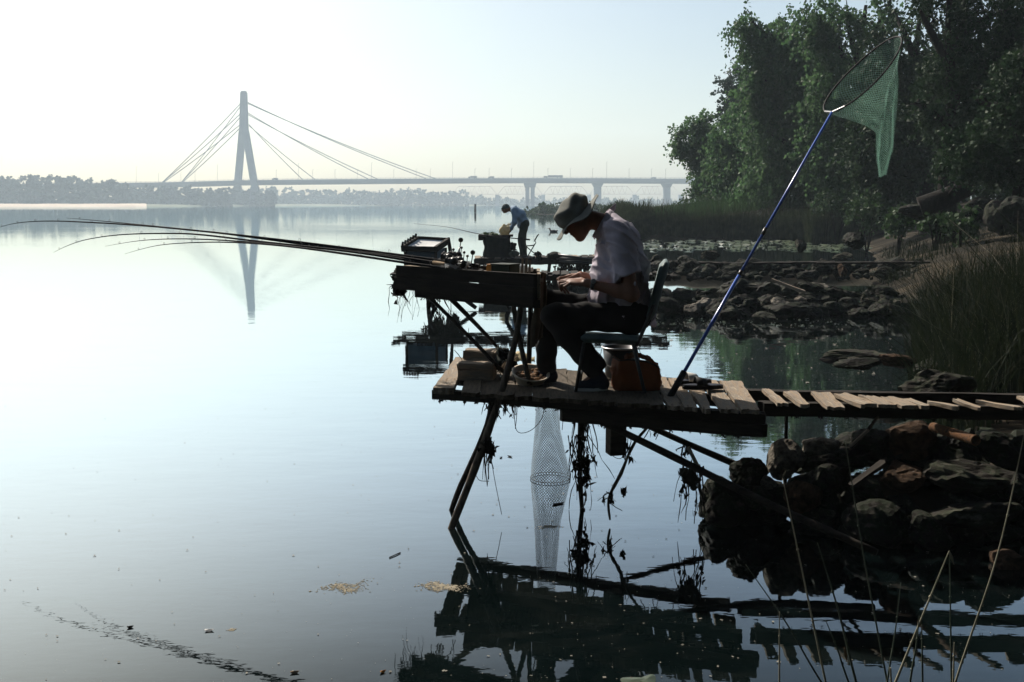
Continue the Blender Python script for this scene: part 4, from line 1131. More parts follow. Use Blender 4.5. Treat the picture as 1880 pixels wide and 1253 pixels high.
fishing_rod("upper of the two shorter rods with gently bowed tips", [(193, 452.5, 8.4), (255, 442.5, 8.2), (320, 439, 8.0), (400, 441, 7.75), (500, 449, 7.45), (640, 467, 7.08), (770, 487, 6.86), (835, 497, 6.74)], 0, 0.06, 4, 0.010)
fishing_rod("lowest of the two shorter rods, its bowed tip nearest the table", [(229, 466.5, 8.2), (290, 451, 8.05), (365, 445.5, 7.85), (440, 446, 7.6), (530, 453, 7.35), (640, 467.5, 7.05), (750, 483.5, 6.82), (815, 492, 6.7)], 0, 0.07, 5, 0.010)

# small things on the table
def on_table(s, t, z=0.0):
    """s along the near edge, t across (metres)"""
    return TL.lerp(TR, s) + tn * t + V((0, 0, -0.028 + z))
tbx = thing("tackle_box", on_table(0.78, 0.14), "low olive tackle box with an orange end on the plank table", "box")
rot = Matrix.Rotation(math.atan2(tdir.y, tdir.x), 3, "Z")
mb = MB(); mb.box(on_table(0.79, 0.14, 0.034), (0.15, 0.12, 0.066), rot); mb.build("body", M_GREENBOX, tbx, bevel=0.006)
mb = MB(); mb.box(on_table(0.79, 0.14, 0.071), (0.156, 0.126, 0.01), rot); mb.build("lid", M_GREENBOX, tbx, bevel=0.003)
mb = MB(); mb.box(on_table(0.79, 0.14, 0.040) - tdir * 0.0985, (0.045, 0.10, 0.058), rot); mb.build("orange_tray", M_OLABEL, tbx, bevel=0.004)
cp = thing("jar_lid", on_table(0.635, 0.07), "small white round lid beside the orange end of the tackle box", "lid")
mb = MB(); mb.lathe(on_table(0.64, 0.06, 0.0), [(0.03, 0), (0.032, 0.012), (0.03, 0.018), (0.024, 0.019)], 18); mb.build("disc", M_WHITE, cp, smooth=False)
mb = MB(); mb.lathe(on_table(0.64, 0.06, 0.019), [(0.02, 0), (0.018, 0.004)], 18); mb.build("raised_centre", M_WHITE, cp)
bt = thing("plastic_bottle", on_table(0.85, 0.34), "clear plastic bottle lying on the table behind the olive box", "bottle")
a_ = on_table(0.815, 0.33, 0.036); mb = MB()
mb.lathe(a_, [(0.026, 0), (0.032, 0.008), (0.032, 0.10), (0.030, 0.105), (0.032, 0.112), (0.026, 0.135), (0.012, 0.155), (0.012, 0.165)], 18, tdir); mb.build("shell", M_PLASTIC, bt, smooth=True)
mb = MB(); mb.lathe(a_ + tdir * 0.166, [(0.015, 0), (0.015, 0.018)], 14, tdir); mb.build("cap", M_WHITE, bt)
for k, (s, dz, lb) in enumerate(((0.888, 0.115, "pale wooden slat nearest the bottle, standing on the table end"), (0.915, 0.12, "middle and tallest of three pale slats on the table end"), (0.938, 0.105, "pale slat on the table end nearest the man's hands"))):
    q = on_table(s, 0.10)
    o = plank("slat", q + V((0.012, 0, 0)) + tn * 0.02, q + V((0.02, 0, dz)) + tn * 0.05, 0.016, 0.008, M_WOOD, None, 0.002, 0, up=V((0, -1, 0.2)), seed=90 + k)
    tag(o, lb, "slat", "pale slats on the tackle table")
# crumpled clear bag and line tangle
mb = MB(); c0 = on_table(0.47, 0.12, 0.035)
for k in range(40):
    a = c0 + V((rnd.gauss(0, 0.045), rnd.gauss(0, 0.05), rnd.uniform(-0.03, 0.03)))
    p3 = [a + V((rnd.gauss(0, 0.022), rnd.gauss(0, 0.022), rnd.gauss(0, 0.018))) for _ in range(4)]
    mb.add(p3, [(0, 1, 2), (1, 3, 2), (0, 2, 3)])
tag(mb.build("plastic_bag", M_PLASTIC), "crumpled clear plastic bag among the reels on the table", "bag")
for (u_, v_, d_, lb) in ((846, 441, 6.98, "round disc-headed bite indicator standing tall behind the reels"), (868, 464, 6.95, "short bite indicator with a round black head right of the taller one")):
    t = thing("bite_indicator", P(u_ - 4, 484, d_), lb, "bite indicator")
    mb = MB(); mb.lathe(P(u_, v_, d_) - V((0, 0.006, 0)), [(0.012, 0), (0.017, 0.002), (0.017, 0.010), (0.012, 0.012)], 18, V((0, 1, 0))); mb.build("head", M_BLACK, t, smooth=False)
    mb = MB(); mb.tube([P(u_, v_ + 4, d_), P(u_ - 2, v_ + 16, d_), P(u_ - 4, 488, d_)], 0.004, 6); mb.build("stem", M_BLACK, t)
    if v_ < 450:
        mb = MB(); mb.tube([P(u_ - 2, v_ + 14, d_), P(u_ - 4, v_ + 22, d_), P(u_ - 4, v_ + 44, d_)], [0.004, 0.009, 0.010], 8); mb.build("sleeve", M_CHROME, t, smooth=True)
mb = MB()
for k in range(7):
    q = P(815 + k * 4.6, 466 + (k % 2) * 2, 7.05); mb.tube([q - V((0, 0.03, 0)), q + V((0, 0.03, 0.004))], 0.011, 9)
t = thing("rod_rest", P(828, 484, 7.05), "notched black rod rest with a row of round rubbers behind the rods", "rod rest")
mb.build("rubber", M_RUBBER, t, smooth=True)
mb = MB(); mb.tube([P(811, 473, 7.05), P(848, 474, 7.05)], 0.009, 8); mb.tube([P(818, 474, 7.05), P(816, 490, 7.05)], 0.007, 6); mb.tube([P(842, 474, 7.05), P(843, 492, 7.05)], 0.007, 6); mb.build("bar", M_BLACK, t)

# ------------------------------------------------------------------ things on the deck
def rough_block(name, a, b, depth, h, material, parent, seed, nz=0.012):
    """sawn chunk: a-b is the front bottom edge"""
    a, b = V(a), V(b); x = (b - a); L = x.length; x.normalize(); y = V((-x.y, x.x, 0)).normalized()
    if y.y < 0: y = -y
    bm = bmesh.new(); bmesh.ops.create_cube(bm, size=1.0)
    bmesh.ops.bevel(bm, geom=list(bm.edges), offset=0.06, segments=2, affect="EDGES")
    bmesh.ops.subdivide_edges(bm, edges=list(bm.edges), cuts=2, use_grid_fill=True)
    off = V((seed * 3.1, seed * 1.7, 0))
    me = bpy.data.meshes.new(name)
    for v in bm.verts:
        q = V((v.co.x * L, v.co.y * depth, (v.co.z + 0.5) * h))
        q += V((noise.noise(q * 9 + off), noise.noise(q * 9 + off * 2), noise.noise(q * 9 + off * 3))) * nz
        v.co = q
    bm.to_mesh(me); bm.free()
    rot = Matrix((x, y, V((0, 0, 1)))).transposed()
    return link(name, me, material, parent, (a + b) / 2 + y * depth / 2, rot)
tag(rough_block("timber_block", P(838, 700, 6.68), P(906, 701, 6.66), 0.26, 0.118, M_WOOD, None, 1), "lower thick sawn timber block on the left end of the platform", "timber block")
tag(rough_block("timber_block", P(849, 662, 6.86), P(908, 668, 6.84), 0.19, 0.075, M_WOOD, None, 2), "upper smaller timber block stacked on the thick one", "timber block")
pole("twig", [P(834, 643, 6.9), P(842, 652, 6.88), P(853, 668, 6.87)], [0.002, 0.003, 0.002], M_CORD, None)
tag(bpy.data.objects["twig"], "thin dark twig sticking up beside the stacked timber blocks", "twig")
# basin of groundbait
ba = thing("basin", P(972, 712, 6.50), "tilted cream plastic basin of groundbait by the man's foot", "basin")
ax = V((0.10, -0.30, 1)).normalized(); c0 = P(972, 707, 6.56)
mb = MB(); mb.lathe(c0, [(0.075, 0), (0.085, 0.01), (0.118, 0.085), (0.128, 0.088), (0.128, 0.095), (0.117, 0.094), (0.105, 0.06), (0.02, 0.055)], 32, ax); mb.build("bowl", M_BASIN, ba, smooth=True)
mb = MB()
for k in range(60):
    r_ = 0.095 * math.sqrt(rnd.random()); a = rnd.uniform(0, 6.28); s1_ = ax.orthogonal().normalized(); s2_ = ax.cross(s1_)
    mb.ball(c0 + ax * (0.062 + rnd.uniform(0, 0.012)) + (s1_ * math.cos(a) + s2_ * math.sin(a)) * r_, rnd.uniform(0.010, 0.022), 1, 1, 0.7, 7, 0.4)
mb.build("groundbait", M_BAIT, ba)
# crumpled white bag beyond the basin
mb = MB(); c1 = P(955, 662, 6.86)
nu = 12
for i in range(nu + 1):
    for j in range(nu + 1):
        a, b = i / nu - 0.5, j / nu - 0.5
        q = V((a * 0.2, b * 0.16, 0.06 * math.exp(-6 * (a * a + b * b)) + 0.03 * noise.noise(V((a * 9, b * 9, 5)))))
        mb.v.append(c1 + q)
for i in range(nu):
    for j in range(nu): mb.f.append((i * (nu + 1) + j, (i + 1) * (nu + 1) + j, (i + 1) * (nu + 1) + j + 1, i * (nu + 1) + j + 1))
o = tag(mb.build("crumpled_sack", M_CREAM, smooth=True), "crumpled pale sack lying behind the cream basin", "sack"); o.modifiers.new("s", "SOLIDIFY").thickness = 0.004
o = thing("tackle_bundle", P(925, 672, 6.8), "dark bundle of bags between the timber blocks and the basin", "bundle")
mb = MB(); lump(mb, P(925, 662, 6.85), 0.07, rnd, 14); mb.build("bag", M_DCLOTH, o, smooth=True)
for k in range(4):
    mb = MB(); mb.tube([P(917 + k * 5, 684 - k, 6.7), P(926 + k * 5, 668 - 2 * k, 6.75), P(938 + k * 4, 655, 6.8)], 0.006, 6); mb.build("strap", M_CORK, o)
# black bucket behind the chair
bk = thing("bucket", P(1138, 690, 6.72), "black bucket with a pale rim standing behind the low chair", "bucket")
cb_ = P(1138, 692, 6.72); hB = 0.205
mb = MB(); mb.lathe(cb_, [(0.095, 0), (0.098, 0.004), (0.120, hB), (0.116, hB), (0.094, 0.01), (0.01, 0.01)], 32); mb.build("pail", M_BLACK, bk, smooth=True)
mb = MB()
ring = [cb_ + V((0.124 * math.cos(a), 0.124 * math.sin(a), hB)) for a in np.linspace(0, 2 * math.pi, 33)]
mb.tube(ring, 0.006, 6, cap=False); mb.build("rim", M_CHROME, bk, smooth=True)
mb = MB(); mb.tube([cb_ + V((-0.126, 0, hB - 0.01)), cb_ + V((-0.133, -0.03, hB - 0.09)), cb_ + V((-0.05, -0.118, hB - 0.125)), cb_ + V((0.06, -0.118, hB - 0.12)), cb_ + V((0.132, -0.03, hB - 0.06)), cb_ + V((0.126, 0, hB - 0.01))], 0.0025, 5, smooth=4); mb.build("handle", M_METAL, bk)
# orange bag
og = thing("orange_bag", P(1168, 724, 6.32), "open slumped orange bag on the deck behind the chair legs", "bag")
bm_ = MB(); o0 = P(1168, 722, 6.36)
o0.z = DZ + 0.006
nA, nH = 48, 10
def bag_pt(a, h, inset=0.0):
    cx = math.copysign(abs(math.cos(a)) ** 0.45, math.cos(a)); sx = math.copysign(abs(math.sin(a)) ** 0.45, math.sin(a))
    sag = 0.02 * noise.noise(V((cx * 3, sx * 3, h * 4))) + 0.012 * math.sin(a * 5) * h
    top = 0.165 + 0.045 * math.cos(a + 2.6) + 0.012 * math.sin(a * 3)
    bul = 0.012 * math.sin(h * 3.1)
    return o0 + V((cx * (0.152 + bul + sag - inset - 0.012 * h), sx * (0.095 + bul + sag - inset), top * h))
for j in range(nH + 1):
    for i in range(nA): bm_.v.append(bag_pt(2 * math.pi * i / nA, j / nH))
for j in range(nH + 1):
    for i in range(nA): bm_.v.append(bag_pt(2 * math.pi * i / nA, 1 - 0.85 * j / nH, 0.006))
for j in range(2 * nH + 1):
    for i in range(nA): bm_.f.append((j * nA + i, j * nA + (i + 1) % nA, (j + 1) * nA + (i + 1) % nA, (j + 1) * nA + i))
bm_.f.append(tuple(reversed(range(nA)))); bm_.f.append(tuple((2 * nH + 1) * nA + i for i in range(nA)))
bm_.build("body", M_ORANGE, og, smooth=True)
mb = MB(); mb.tube([bag_pt(2 * math.pi * i / nA, 0.97) for i in range(nA + 1)], 0.006, 6, cap=False); mb.build("piping", M_ORTRIM, og, smooth=True)
mb = MB(); nu = 10
for i in range(nu + 1):
    for j in range(nu + 1):
        a, b = i / nu, j / nu
        q = o0 + V((0.135 - 0.21 * a, -0.07 + 0.14 * b, 0.150 + 0.075 * a * (1 - a) * 2 + 0.035 * noise.noise(V((a * 6, b * 6, 1))) + 0.045 * a)); mb.v.append(q)
for i in range(nu):
    for j in range(nu): mb.f.append((i * (nu + 1) + j, (i + 1) * (nu + 1) + j, (i + 1) * (nu + 1) + j + 1, i * (nu + 1) + j + 1))
f_ = mb.build("flap", M_ORANGE, og, smooth=True); f_.modifiers.new("s", "SOLIDIFY").thickness = 0.004
# sandals
def sandal(cx, cv, d, ang, label):
    c = P(cx, cv, d); c.z = DZ + 0.008
    t = thing("sandal", c, label, "sandal", "sandals on the planks")
    rot = Matrix.Rotation(ang, 3, "Z"); n = 22
    def outl(s): return [V((0.135 * math.cos(a), (0.046 + 0.008 * math.cos(a)) * math.sin(a) * s, 0)) for a in np.linspace(0, 2 * math.pi, n, endpoint=False)]
    mb = MB(); lo = [c + rot @ p for p in outl(1)]; hi = [c + rot @ (p * 0.98) + V((0, 0, 0.024)) for p in outl(1)]
    mb.add(lo + hi, [tuple(reversed(range(n))), tuple(range(n, 2 * n))] + [(i, (i + 1) % n, (i + 1) % n + n, i + n) for i in range(n)]); mb.build("sole", M_RUBBER, t)
    mb = MB(); mb.add([c + rot @ (p * 0.9) + V((0, 0, 0.027)) for p in outl(1)], [tuple(range(n))]); mb.build("insole", M_SHOE, t)
    mb = MB(); m = 12
    for i in range(m + 1):
        a = math.pi * i / m
        for xx in (-0.02, 0.05):
            mb.v.append(c + rot @ V((xx - 0.03 + 0.0 * a, 0.05 * math.cos(a), 0)) + V((0, 0, 0.024 + (0.052 if xx < 0 else 0.036) * math.sin(a))))
    for i in range(m): mb.f.append((2 * i, 2 * i + 1, 2 * i + 3, 2 * i + 2))
    s = mb.build("strap", M_WHITE if ang > 0.2 else M_RUBBER, t, smooth=True); s.modifiers.new("s", "SOLIDIFY").thickness = 0.005
sandal(1272, 709, 6.52, 0.25, "far dark sandal with a pale strap on the sunlit planks")
sandal(1290, 715, 6.34, 0.05, "near black sandal closest to the plank edge")

# ------------------------------------------------------------------ low chair
ch = thing("chair", P(1120, 718, 6.42), "low padded folding chair under the seated man", "chair")
def pad(name, quad, thick, nrm, material, parent, seed=0):
    """rounded cushion over four corners"""
    bm = bmesh.new(); n = 14; q = [V(p) for p in quad]; nrm = V(nrm).normalized()
    vs = {}
    for s in (0, 1):
        for i in range(n + 1):
            for j in range(n + 1):
                a, b = i / n, j / n
                p = q[0].lerp(q[1], a).lerp(q[3].lerp(q[2], a), b)
                e = min(a, 1 - a, b, 1 - b); puff = min(1, (e / 0.10)) ; puff = math.sqrt(max(0, 1 - (1 - puff) ** 2))
                h = thick * 0.5 * (0.25 + 0.75 * puff) + 0.004 * noise.noise(p * 9 + V((seed, 0, 0)))
                vs[s, i, j] = bm.verts.new(p + nrm * (h if s else -h))
    for i in range(n):
        for j in range(n):
            bm.faces.new((vs[1, i, j], vs[1, i + 1, j], vs[1, i + 1, j + 1], vs[1, i, j + 1]))
            bm.faces.new((vs[0, i, j], vs[0, i, j + 1], vs[0, i + 1, j + 1], vs[0, i + 1, j]))
    for i in range(n):
        for (x0, x1) in (((i, 0), (i + 1, 0)), ((i + 1, n), (i, n)), ((0, i + 1), (0, i)), ((n, i), (n, i + 1))):
            bm.faces.new((vs[0, x0[0], x0[1]], vs[0, x1[0], x1[1]], vs[1, x1[0], x1[1]], vs[1, x0[0], x0[1]]))
    bmesh.ops.recalc_face_normals(bm, faces=list(bm.faces))
    o_ = P(0, 0, 1) * 0 + sum(q, V((0, 0, 0))) / 4
    for v in bm.verts: v.co -= o_
    me = bpy.data.meshes.new(name); bm.to_mesh(me); bm.free()
    return link(name, me, material, parent, o_, smooth=True)
pad("seat", [P(1066, 621, 6.22), P(1176, 626, 6.20), P(1180, 622, 6.66), P(1072, 617, 6.68)], 0.062, (0.0, 0, 1), M_VINYL, ch)
bt0, bt1 = P(1193, 588, 6.24), P(1222, 482, 6.28)
bo = V((0.058, 0.40, 0))
pad("backrest", [bt0, bt1, bt1 + bo, bt0 + bo], 0.066, V((1, 0, 0.27)), M_VINYL, ch, 3)
for pts in ([P(1072, 630, 6.22), P(1057, 720, 6.25)], [P(1162, 632, 6.18), P(1176, 690, 6.16), P(1184, 722, 6.15)], [P(1076, 628, 6.66), P(1064, 706, 6.64)], [P(1165, 630, 6.62), P(1182, 705, 6.60)]):
    pole("leg", pts, 0.011, M_METAL, ch, smooth=0)
for yy in (6.21, 6.65):
    pole("back_post", [P(1168, 636, yy), P(1182, 605, yy), P(1200, 560, yy)], 0.012, M_METAL, ch, smooth=3)
pole("crossbar", [P(1063, 690, 6.24), P(1068, 682, 6.65)], 0.008, M_METAL, ch, smooth=0)

# ------------------------------------------------------------------ landing net
ln = thing("landing_net", P(1232, 728, 6.12), "long blue-handled landing net with drooping green mesh leaning up from the deck", "landing net")
h0, h1 = P(1234, 722, 6.12), P(1528, 206, 6.55)
pm = h0.lerp(h1, 0.42)
mb = MB(); mb.tube([h0.lerp(h1, 0.06), pm], 0.0115, 12); mb.build("lower_handle", M_BLUE, ln, smooth=True)
mb = MB(); mb.tube([pm, h1], 0.0088, 12); mb.build("upper_handle", M_BLUE, ln, smooth=True)
mb = MB(); mb.tube([h0.lerp(h1, 0.555), h0.lerp(h1, 0.58)], 0.0125, 12); mb.tube([pm - (h1 - h0) * 0.008, pm + (h1 - h0) * 0.008], 0.0135, 12); mb.build("collar", M_BLACK, ln, smooth=True)
mb = MB(); mb.tube([h0 - (h1 - h0) * 0.015, h0.lerp(h1, 0.075)], 0.0205, 12); mb.build("grip", M_RUBBER, ln, smooth=True)
hc = P(1585, 137, 6.62); ha = P(1641, 69, 6.68) - hc
hbv = (P(1569, 117, 6.95) - P(1603, 157, 6.35)) * 0.5
hbv = hbv - ha.normalized() * hbv.dot(ha.normalized())
NH = 64
hoop = [hc + ha * math.cos(a) * (1.0 if math.cos(a) > 0 else 1.0) + hbv * math.sin(a) * (1 - 0.12 * math.cos(a)) for a in np.linspace(0, 2 * math.pi, NH, endpoint=False)]
mb = MB(); mb.tube(hoop + [hoop[0]], 0.0055, 8, cap=False); mb.build("hoop", M_RUBBER, ln, smooth=True)
br0 = hc - ha
mb = MB()
i0, i1 = NH // 2 - 4, NH // 2 + 4
for q in (hoop[i0], hoop[i1]): mb.tube([h1, q], 0.006, 8)
mb.add([h1, hoop[i0], hoop[NH // 2], hoop[i1], h1 + V((0, 0.012, 0)), hoop[i0] + V((0, 0.012, 0)), hoop[NH // 2] + V((0, 0.012, 0)), hoop[i1] + V((0, 0.012, 0))], [(0, 3, 2, 1), (4, 5, 6, 7), (0, 1, 5, 4), (1, 2, 6, 5), (2, 3, 7, 6), (3, 0, 4, 7)])
mb.build("yoke", M_CHROME, ln)
def net_pt(a, t):
    h = hc + ha * math.cos(a) + hbv * math.sin(a) * (1 - 0.12 * math.cos(a))
    # column the mesh sags into, below the outer half of the hoop
    cu = 1623 + 15 * math.cos(a - 0.3) + 3 * math.sin(3 * a + t * 5); 
    low = P(cu, 326 - 18 * (0.5 + 0.5 * math.cos(a)) * 0.3, 6.66 + 0.05 * math.sin(a))
    s = min(1.0, t * 2.5); s = s * s * (3 - 2 * s)
    x = h.x + (low.x - h.x) * (s ** 0.8); y = h.y + (low.y - h.y) * s
    zt = t ** 1.15
    z = h.z + (low.z - h.z) * zt
    f = (0.016 * math.sin(a * 11 + t * 2) + 0.010 * math.sin(a * 5 - t * 7)) * min(1, t * 3)
    if t > 0.8: 
        k = (1 - t) / 0.2; c = P(1619, 326, 6.66); x = c.x + (x - c.x) * (0.35 + 0.65 * k)
    return V((x + f, y + f * 1.5, z))
mb = MB(); NT = 40
for j in range(NT + 1):
    for i in range(NH + 1): mb.v.append(net_pt(2 * math.pi * i / NH, j / NT))
for j in range(NT):
    for i in range(NH): mb.f.append((j * (NH + 1) + i, j * (NH + 1) + i + 1, (j + 1) * (NH + 1) + i + 1, (j + 1) * (NH + 1) + i))
no = mb.build("mesh_bag", M_GNET, ln, smooth=True)
def set_uv(o, nu_, nv_):
    me = o.data; uvl = me.uv_layers.new(name="UVMap"); 
    for l in me.loops:
        i = l.vertex_index % (nu_ + 1); j = l.vertex_index // (nu_ + 1)
        uvl.data[l.index].uv = (i / nu_, j / nv_)
set_uv(no, NH, NT)
mb = MB(); mb.tube([hoop[2], hoop[2] + V((0.008, 0, -0.02))], 0.006, 6); mb.build("clip", M_CHROME, ln)

# ------------------------------------------------------------------ keepnet hanging into the water
kn = thing("keepnet", P(1005, 880, 7.25), "long grey keepnet hanging from the platform into the water", "keepnet")
KR = [(1004, 648, 17), (1004, 690, 18), (1005, 742, 21), (1006, 790, 24), (1008, 830, 30), (1009, 860, 35), (1010, 877, 37.5), (1010, 900, 37)]
mb = MB(); NK = 40; rows = []
for j in range(len(KR) - 1):
    for s in range(4):
        t = s / 4; rows.append([KR[j][k] * (1 - t) + KR[j + 1][k] * t for k in range(3)])
rows.append(list(KR[-1]))
for (u_, v_, r_) in rows:
    c = P(u_, v_, 7.25); rr_ = r_ / FPX * 7.25
    for i in range(NK + 1):
        a = 2 * math.pi * i / NK
        w_ = 1 + 0.035 * math.sin(a * 5 + v_ * 0.03)
        mb.v.append(c + V((rr_ * math.cos(a) * w_, rr_ * math.sin(a) * w_, 0)))
for j in range(len(rows) - 1):
    for i in range(NK): mb.f.append((j * (NK + 1) + i, j * (NK + 1) + i + 1, (j + 1) * (NK + 1) + i + 1, (j + 1) * (NK + 1) + i))
kt = mb.build("mesh_tube", M_KNET, kn, smooth=True); set_uv(kt, NK, len(rows) - 1)
for l in kt.data.loops:      # mesh rows spaced by real height
    uvk = kt.data.uv_layers[0].data[l.index]; uvk.uv = (uvk.uv[0], kt.data.vertices[l.vertex_index].co.z)
for (u_, v_, r_) in (KR[0], KR[6]):
    c = P(u_, v_, 7.25); rr_ = r_ / FPX * 7.25
    mb = MB(); mb.tube([c + V((rr_ * math.cos(a), rr_ * math.sin(a), 0)) for a in np.linspace(0, 2 * math.pi, 33)], 0.0022, 6, cap=False); mb.build("ring", M_CORD, kn, smooth=True)
mb = MB(); mb.tube([P(1000, 648, 7.2), P(990, 600, 7.0), P(975, 548, 6.75)], 0.004, 6); mb.build("hanger", M_CORD, kn)
# ------------------------------------------------------------------ the seated man
def A(u, v, y): return np.array(P(u, v, y))
man = thing("person", P(1130, 705, 6.45), "seated man in a grey bucket hat and lilac short-sleeved shirt bent over his hands", "person")
MW = P(1130, 705, 6.45)
lo = np.array([A(935, 730, 6.45)[0], 5.9, 0.80]); hi = np.array([A(1215, 500, 6.45)[0], 7.0, A(1100, 345, 6.45)[2]])
hU = np.array([-0.68, 0, 0.733]); hF = np.array([-0.733, 0, -0.68]); hS = np.array([0, 1.0, 0])
HD = 6.48; px = HD / FPX
hc_ = A(1058, 401, HD)
def head_pt(f, s, u_): return hc_ + hF * f + hS * s + hU * u_
B = SDF(lo, hi, 0.0046)
# trunk and neck (mostly under the shirt)
B.cone(A(1150, 570, HD), A(1138, 470, HD), 0.14, 0.14, 0.05, 1.1)
B.cone(A(1138, 470, HD), A(1126, 420, HD), 0.13, 0.08, 0.05, 1.4)
B.cone(A(1124, 416, HD), A(1088, 404, HD), 0.066, 0.058, 0.04)
# skull and face
B.ell(head_pt(-0.012, 0, 0.035), (0.092, 0.074, 0.074), [hF, hS, hU], 0.03)
B.ell(head_pt(0.030, 0, -0.045), (0.066, 0.060, 0.085), [hF, hS, hU], 0.035)
B.ell(head_pt(0.066, 0, -0.108), (0.026, 0.030, 0.022), [hF, hS, hU], 0.03)      # chin
B.cone(head_pt(0.02, 0.052, -0.06), head_pt(0.062, 0.016, -0.108), 0.018, 0.016, 0.03)
B.cone(head_pt(0.02, -0.052, -0.06), head_pt(0.062, -0.016, -0.108), 0.018, 0.016, 0.03)
B.cone(head_pt(0.088, 0, 0.022), head_pt(0.113, 0, -0.022), 0.010, 0.013, 0.018)     # nose
B.ell(head_pt(0.108, 0.011, -0.026), (0.010, 0.009, 0.008), [hF, hS, hU], 0.012)
B.ell(head_pt(0.108, -0.011, -0.026), (0.010, 0.009, 0.008), [hF, hS, hU], 0.012)
B.cone(head_pt(0.082, 0.030, 0.030), head_pt(0.090, 0.006, 0.028), 0.010, 0.010, 0.015)   # brow
B.cone(head_pt(0.082, -0.030, 0.030), head_pt(0.090, -0.006, 0.028), 0.010, 0.010, 0.015)
B.ell(head_pt(0.078, 0.030, 0.010), (0.012, 0.013, 0.011), [hF, hS, hU], 0.008)
B.ell(head_pt(0.078, -0.030, 0.010), (0.012, 0.013, 0.011), [hF, hS, hU], 0.008)
B.cone(head_pt(0.090, -0.018, -0.056), head_pt(0.090, 0.018, -0.056), 0.009, 0.009, 0.010)   # upper lip
B.cone(head_pt(0.086, -0.016, -0.073), head_pt(0.086, 0.016, -0.073), 0.009, 0.009, 0.008)   # lower lip
B.cone(head_pt(0.100, -0.022, -0.0645), head_pt(0.100, 0.022, -0.0645), 0.0055, 0.0055, 0, op="sub")
for s in (-1, 1):
    B.ell(head_pt(-0.008, 0.078 * s, -0.006), (0.018, 0.008, 0.031), [hF, hS, hU], 0.006)     # ears
    B.ell(head_pt(-0.006, 0.086 * s, -0.004), (0.009, 0.005, 0.018), [hF, hS, hU], 0, op="sub")
# arms
shN, elN, wrN = A(1140, 440, 6.27), A(1160, 541, 6.20), A(1078, 520, 6.27)
shF, elF, wrF = A(1122, 440, 6.70), A(1132, 525, 6.78), A(1066, 506, 6.62)
B.chain([shN, elN], [0.058, 0.043], 0.03); B.cone(elN, wrN, 0.044, 0.027, 0.03); B.ell((elN * 0.7 + wrN * 0.3), (0.05, 0.042, 0.04), None, 0.03)
B.chain([shF, elF], [0.058, 0.043], 0.03); B.cone(elF, wrF, 0.044, 0.027, 0.03)
def hand(wr, kn, thumb_tip, tips, up, side):
    """palm from wrist to knuckle centre kn; tips = mid and end point of each finger"""
    wr, kn = np.array(wr), np.array(kn)
    d = kn - wr; L = np.linalg.norm(d); d /= L
    up = up - d * (up @ d); up /= np.linalg.norm(up); sd = np.cross(d, up)
    B.ell((wr * 0.42 + kn * 0.58), (L * 0.62, 0.040, 0.017), [d, sd, up], 0.02)
    for i, (mid, end) in enumerate(tips):
        o = (1.5 - i) * 0.0185
        k0 = kn + sd * o * side
        r = (0.0098, 0.0102, 0.0098, 0.0086)[i]
        B.chain([k0 - d * 0.012, mid, end], [r * 1.05, r * 0.95, r * 0.8], 0.007)
    B.chain([wr + d * 0.028 + sd * side * 0.026, wr + d * 0.055 + sd * side * 0.046, np.array(thumb_tip)], [0.014, 0.012, 0.009], 0.010)
UP = np.array([0, 0, 1.0])
kN = A(1047, 517, 6.32)
fN = [(A(1031, 516, 6.39), A(1029, 529, 6.41)), (A(1028, 519, 6.36), A(1031, 534, 6.385)), (A(1030, 524, 6.335), A(1038, 538, 6.365)), (A(1036, 527, 6.31), A(1044, 538, 6.34))]
hand(wrN, kN, A(1034, 515, 6.43), fN, UP + np.array([0.2, -0.5, 0]), 1)
kF = A(1042, 508, 6.56)
fF = [(A(1028, 511, 6.50), A(1026, 522, 6.47)), (A(1025, 513, 6.53), A(1027, 526, 6.50)), (A(1027, 517, 6.56), A(1033, 529, 6.53)), (A(1032, 520, 6.58), A(1039, 530, 6.555))]
hand(wrF, kF, A(1038, 514, 6.475), fF, UP + np.array([0.2, 0.4, 0]), -1)
# lower body inside the trousers, feet inside the shoes
hipN, knN, anN = A(1160, 583, 6.37), A(1012, 579, 6.30), A(1097, 690, 6.32)
hipF, knF, anF = A(1156, 580, 6.60), A(1002, 551, 6.62), A(1003, 690, 6.62)
for h_, k_, a_ in ((hipN, knN, anN), (hipF, knF, anF)):
    B.chain([h_, k_, a_], [0.085, 0.058, 0.038], 0.03)
toN, toF = A(1066, 711, 6.30), A(966, 703, 6.60)
B.cone(anN, toN, 0.036, 0.026, 0.02); B.cone(anF, toF, 0.036, 0.026, 0.02)
B.mesh("body", M_SKIN, man, MW)

# shirt
S = SDF(lo, hi, 0.0055)
S.cone(A(1133, 548, HD), A(1139, 495, HD), 0.188, 0.176, 0.05, 1.08)
S.cone(A(1139, 495, HD), A(1136, 445, HD), 0.172, 0.132, 0.05, 1.32)
S.cone(A(1134, 440, HD), A(1122, 408, HD), 0.112, 0.060, 0.06, 1.45)
S.cone(A(1128, 420, 6.30), A(1120, 420, 6.66), 0.068, 0.068, 0.05)
S.cone(A(1145, 575, HD), A(1160, 590, HD), 0.12, 0.10, 0.06, 1.5)
for sh_, el_, u0, v0, yy in ((shN, elN, 1147, 470, 6.22), (shF, elF, 1126, 470, 6.76)):
    dd = (el_ - sh_); dd /= np.linalg.norm(dd)
    S.cone(sh_, sh_ + dd * 0.26, 0.078, 0.088, 0.045)
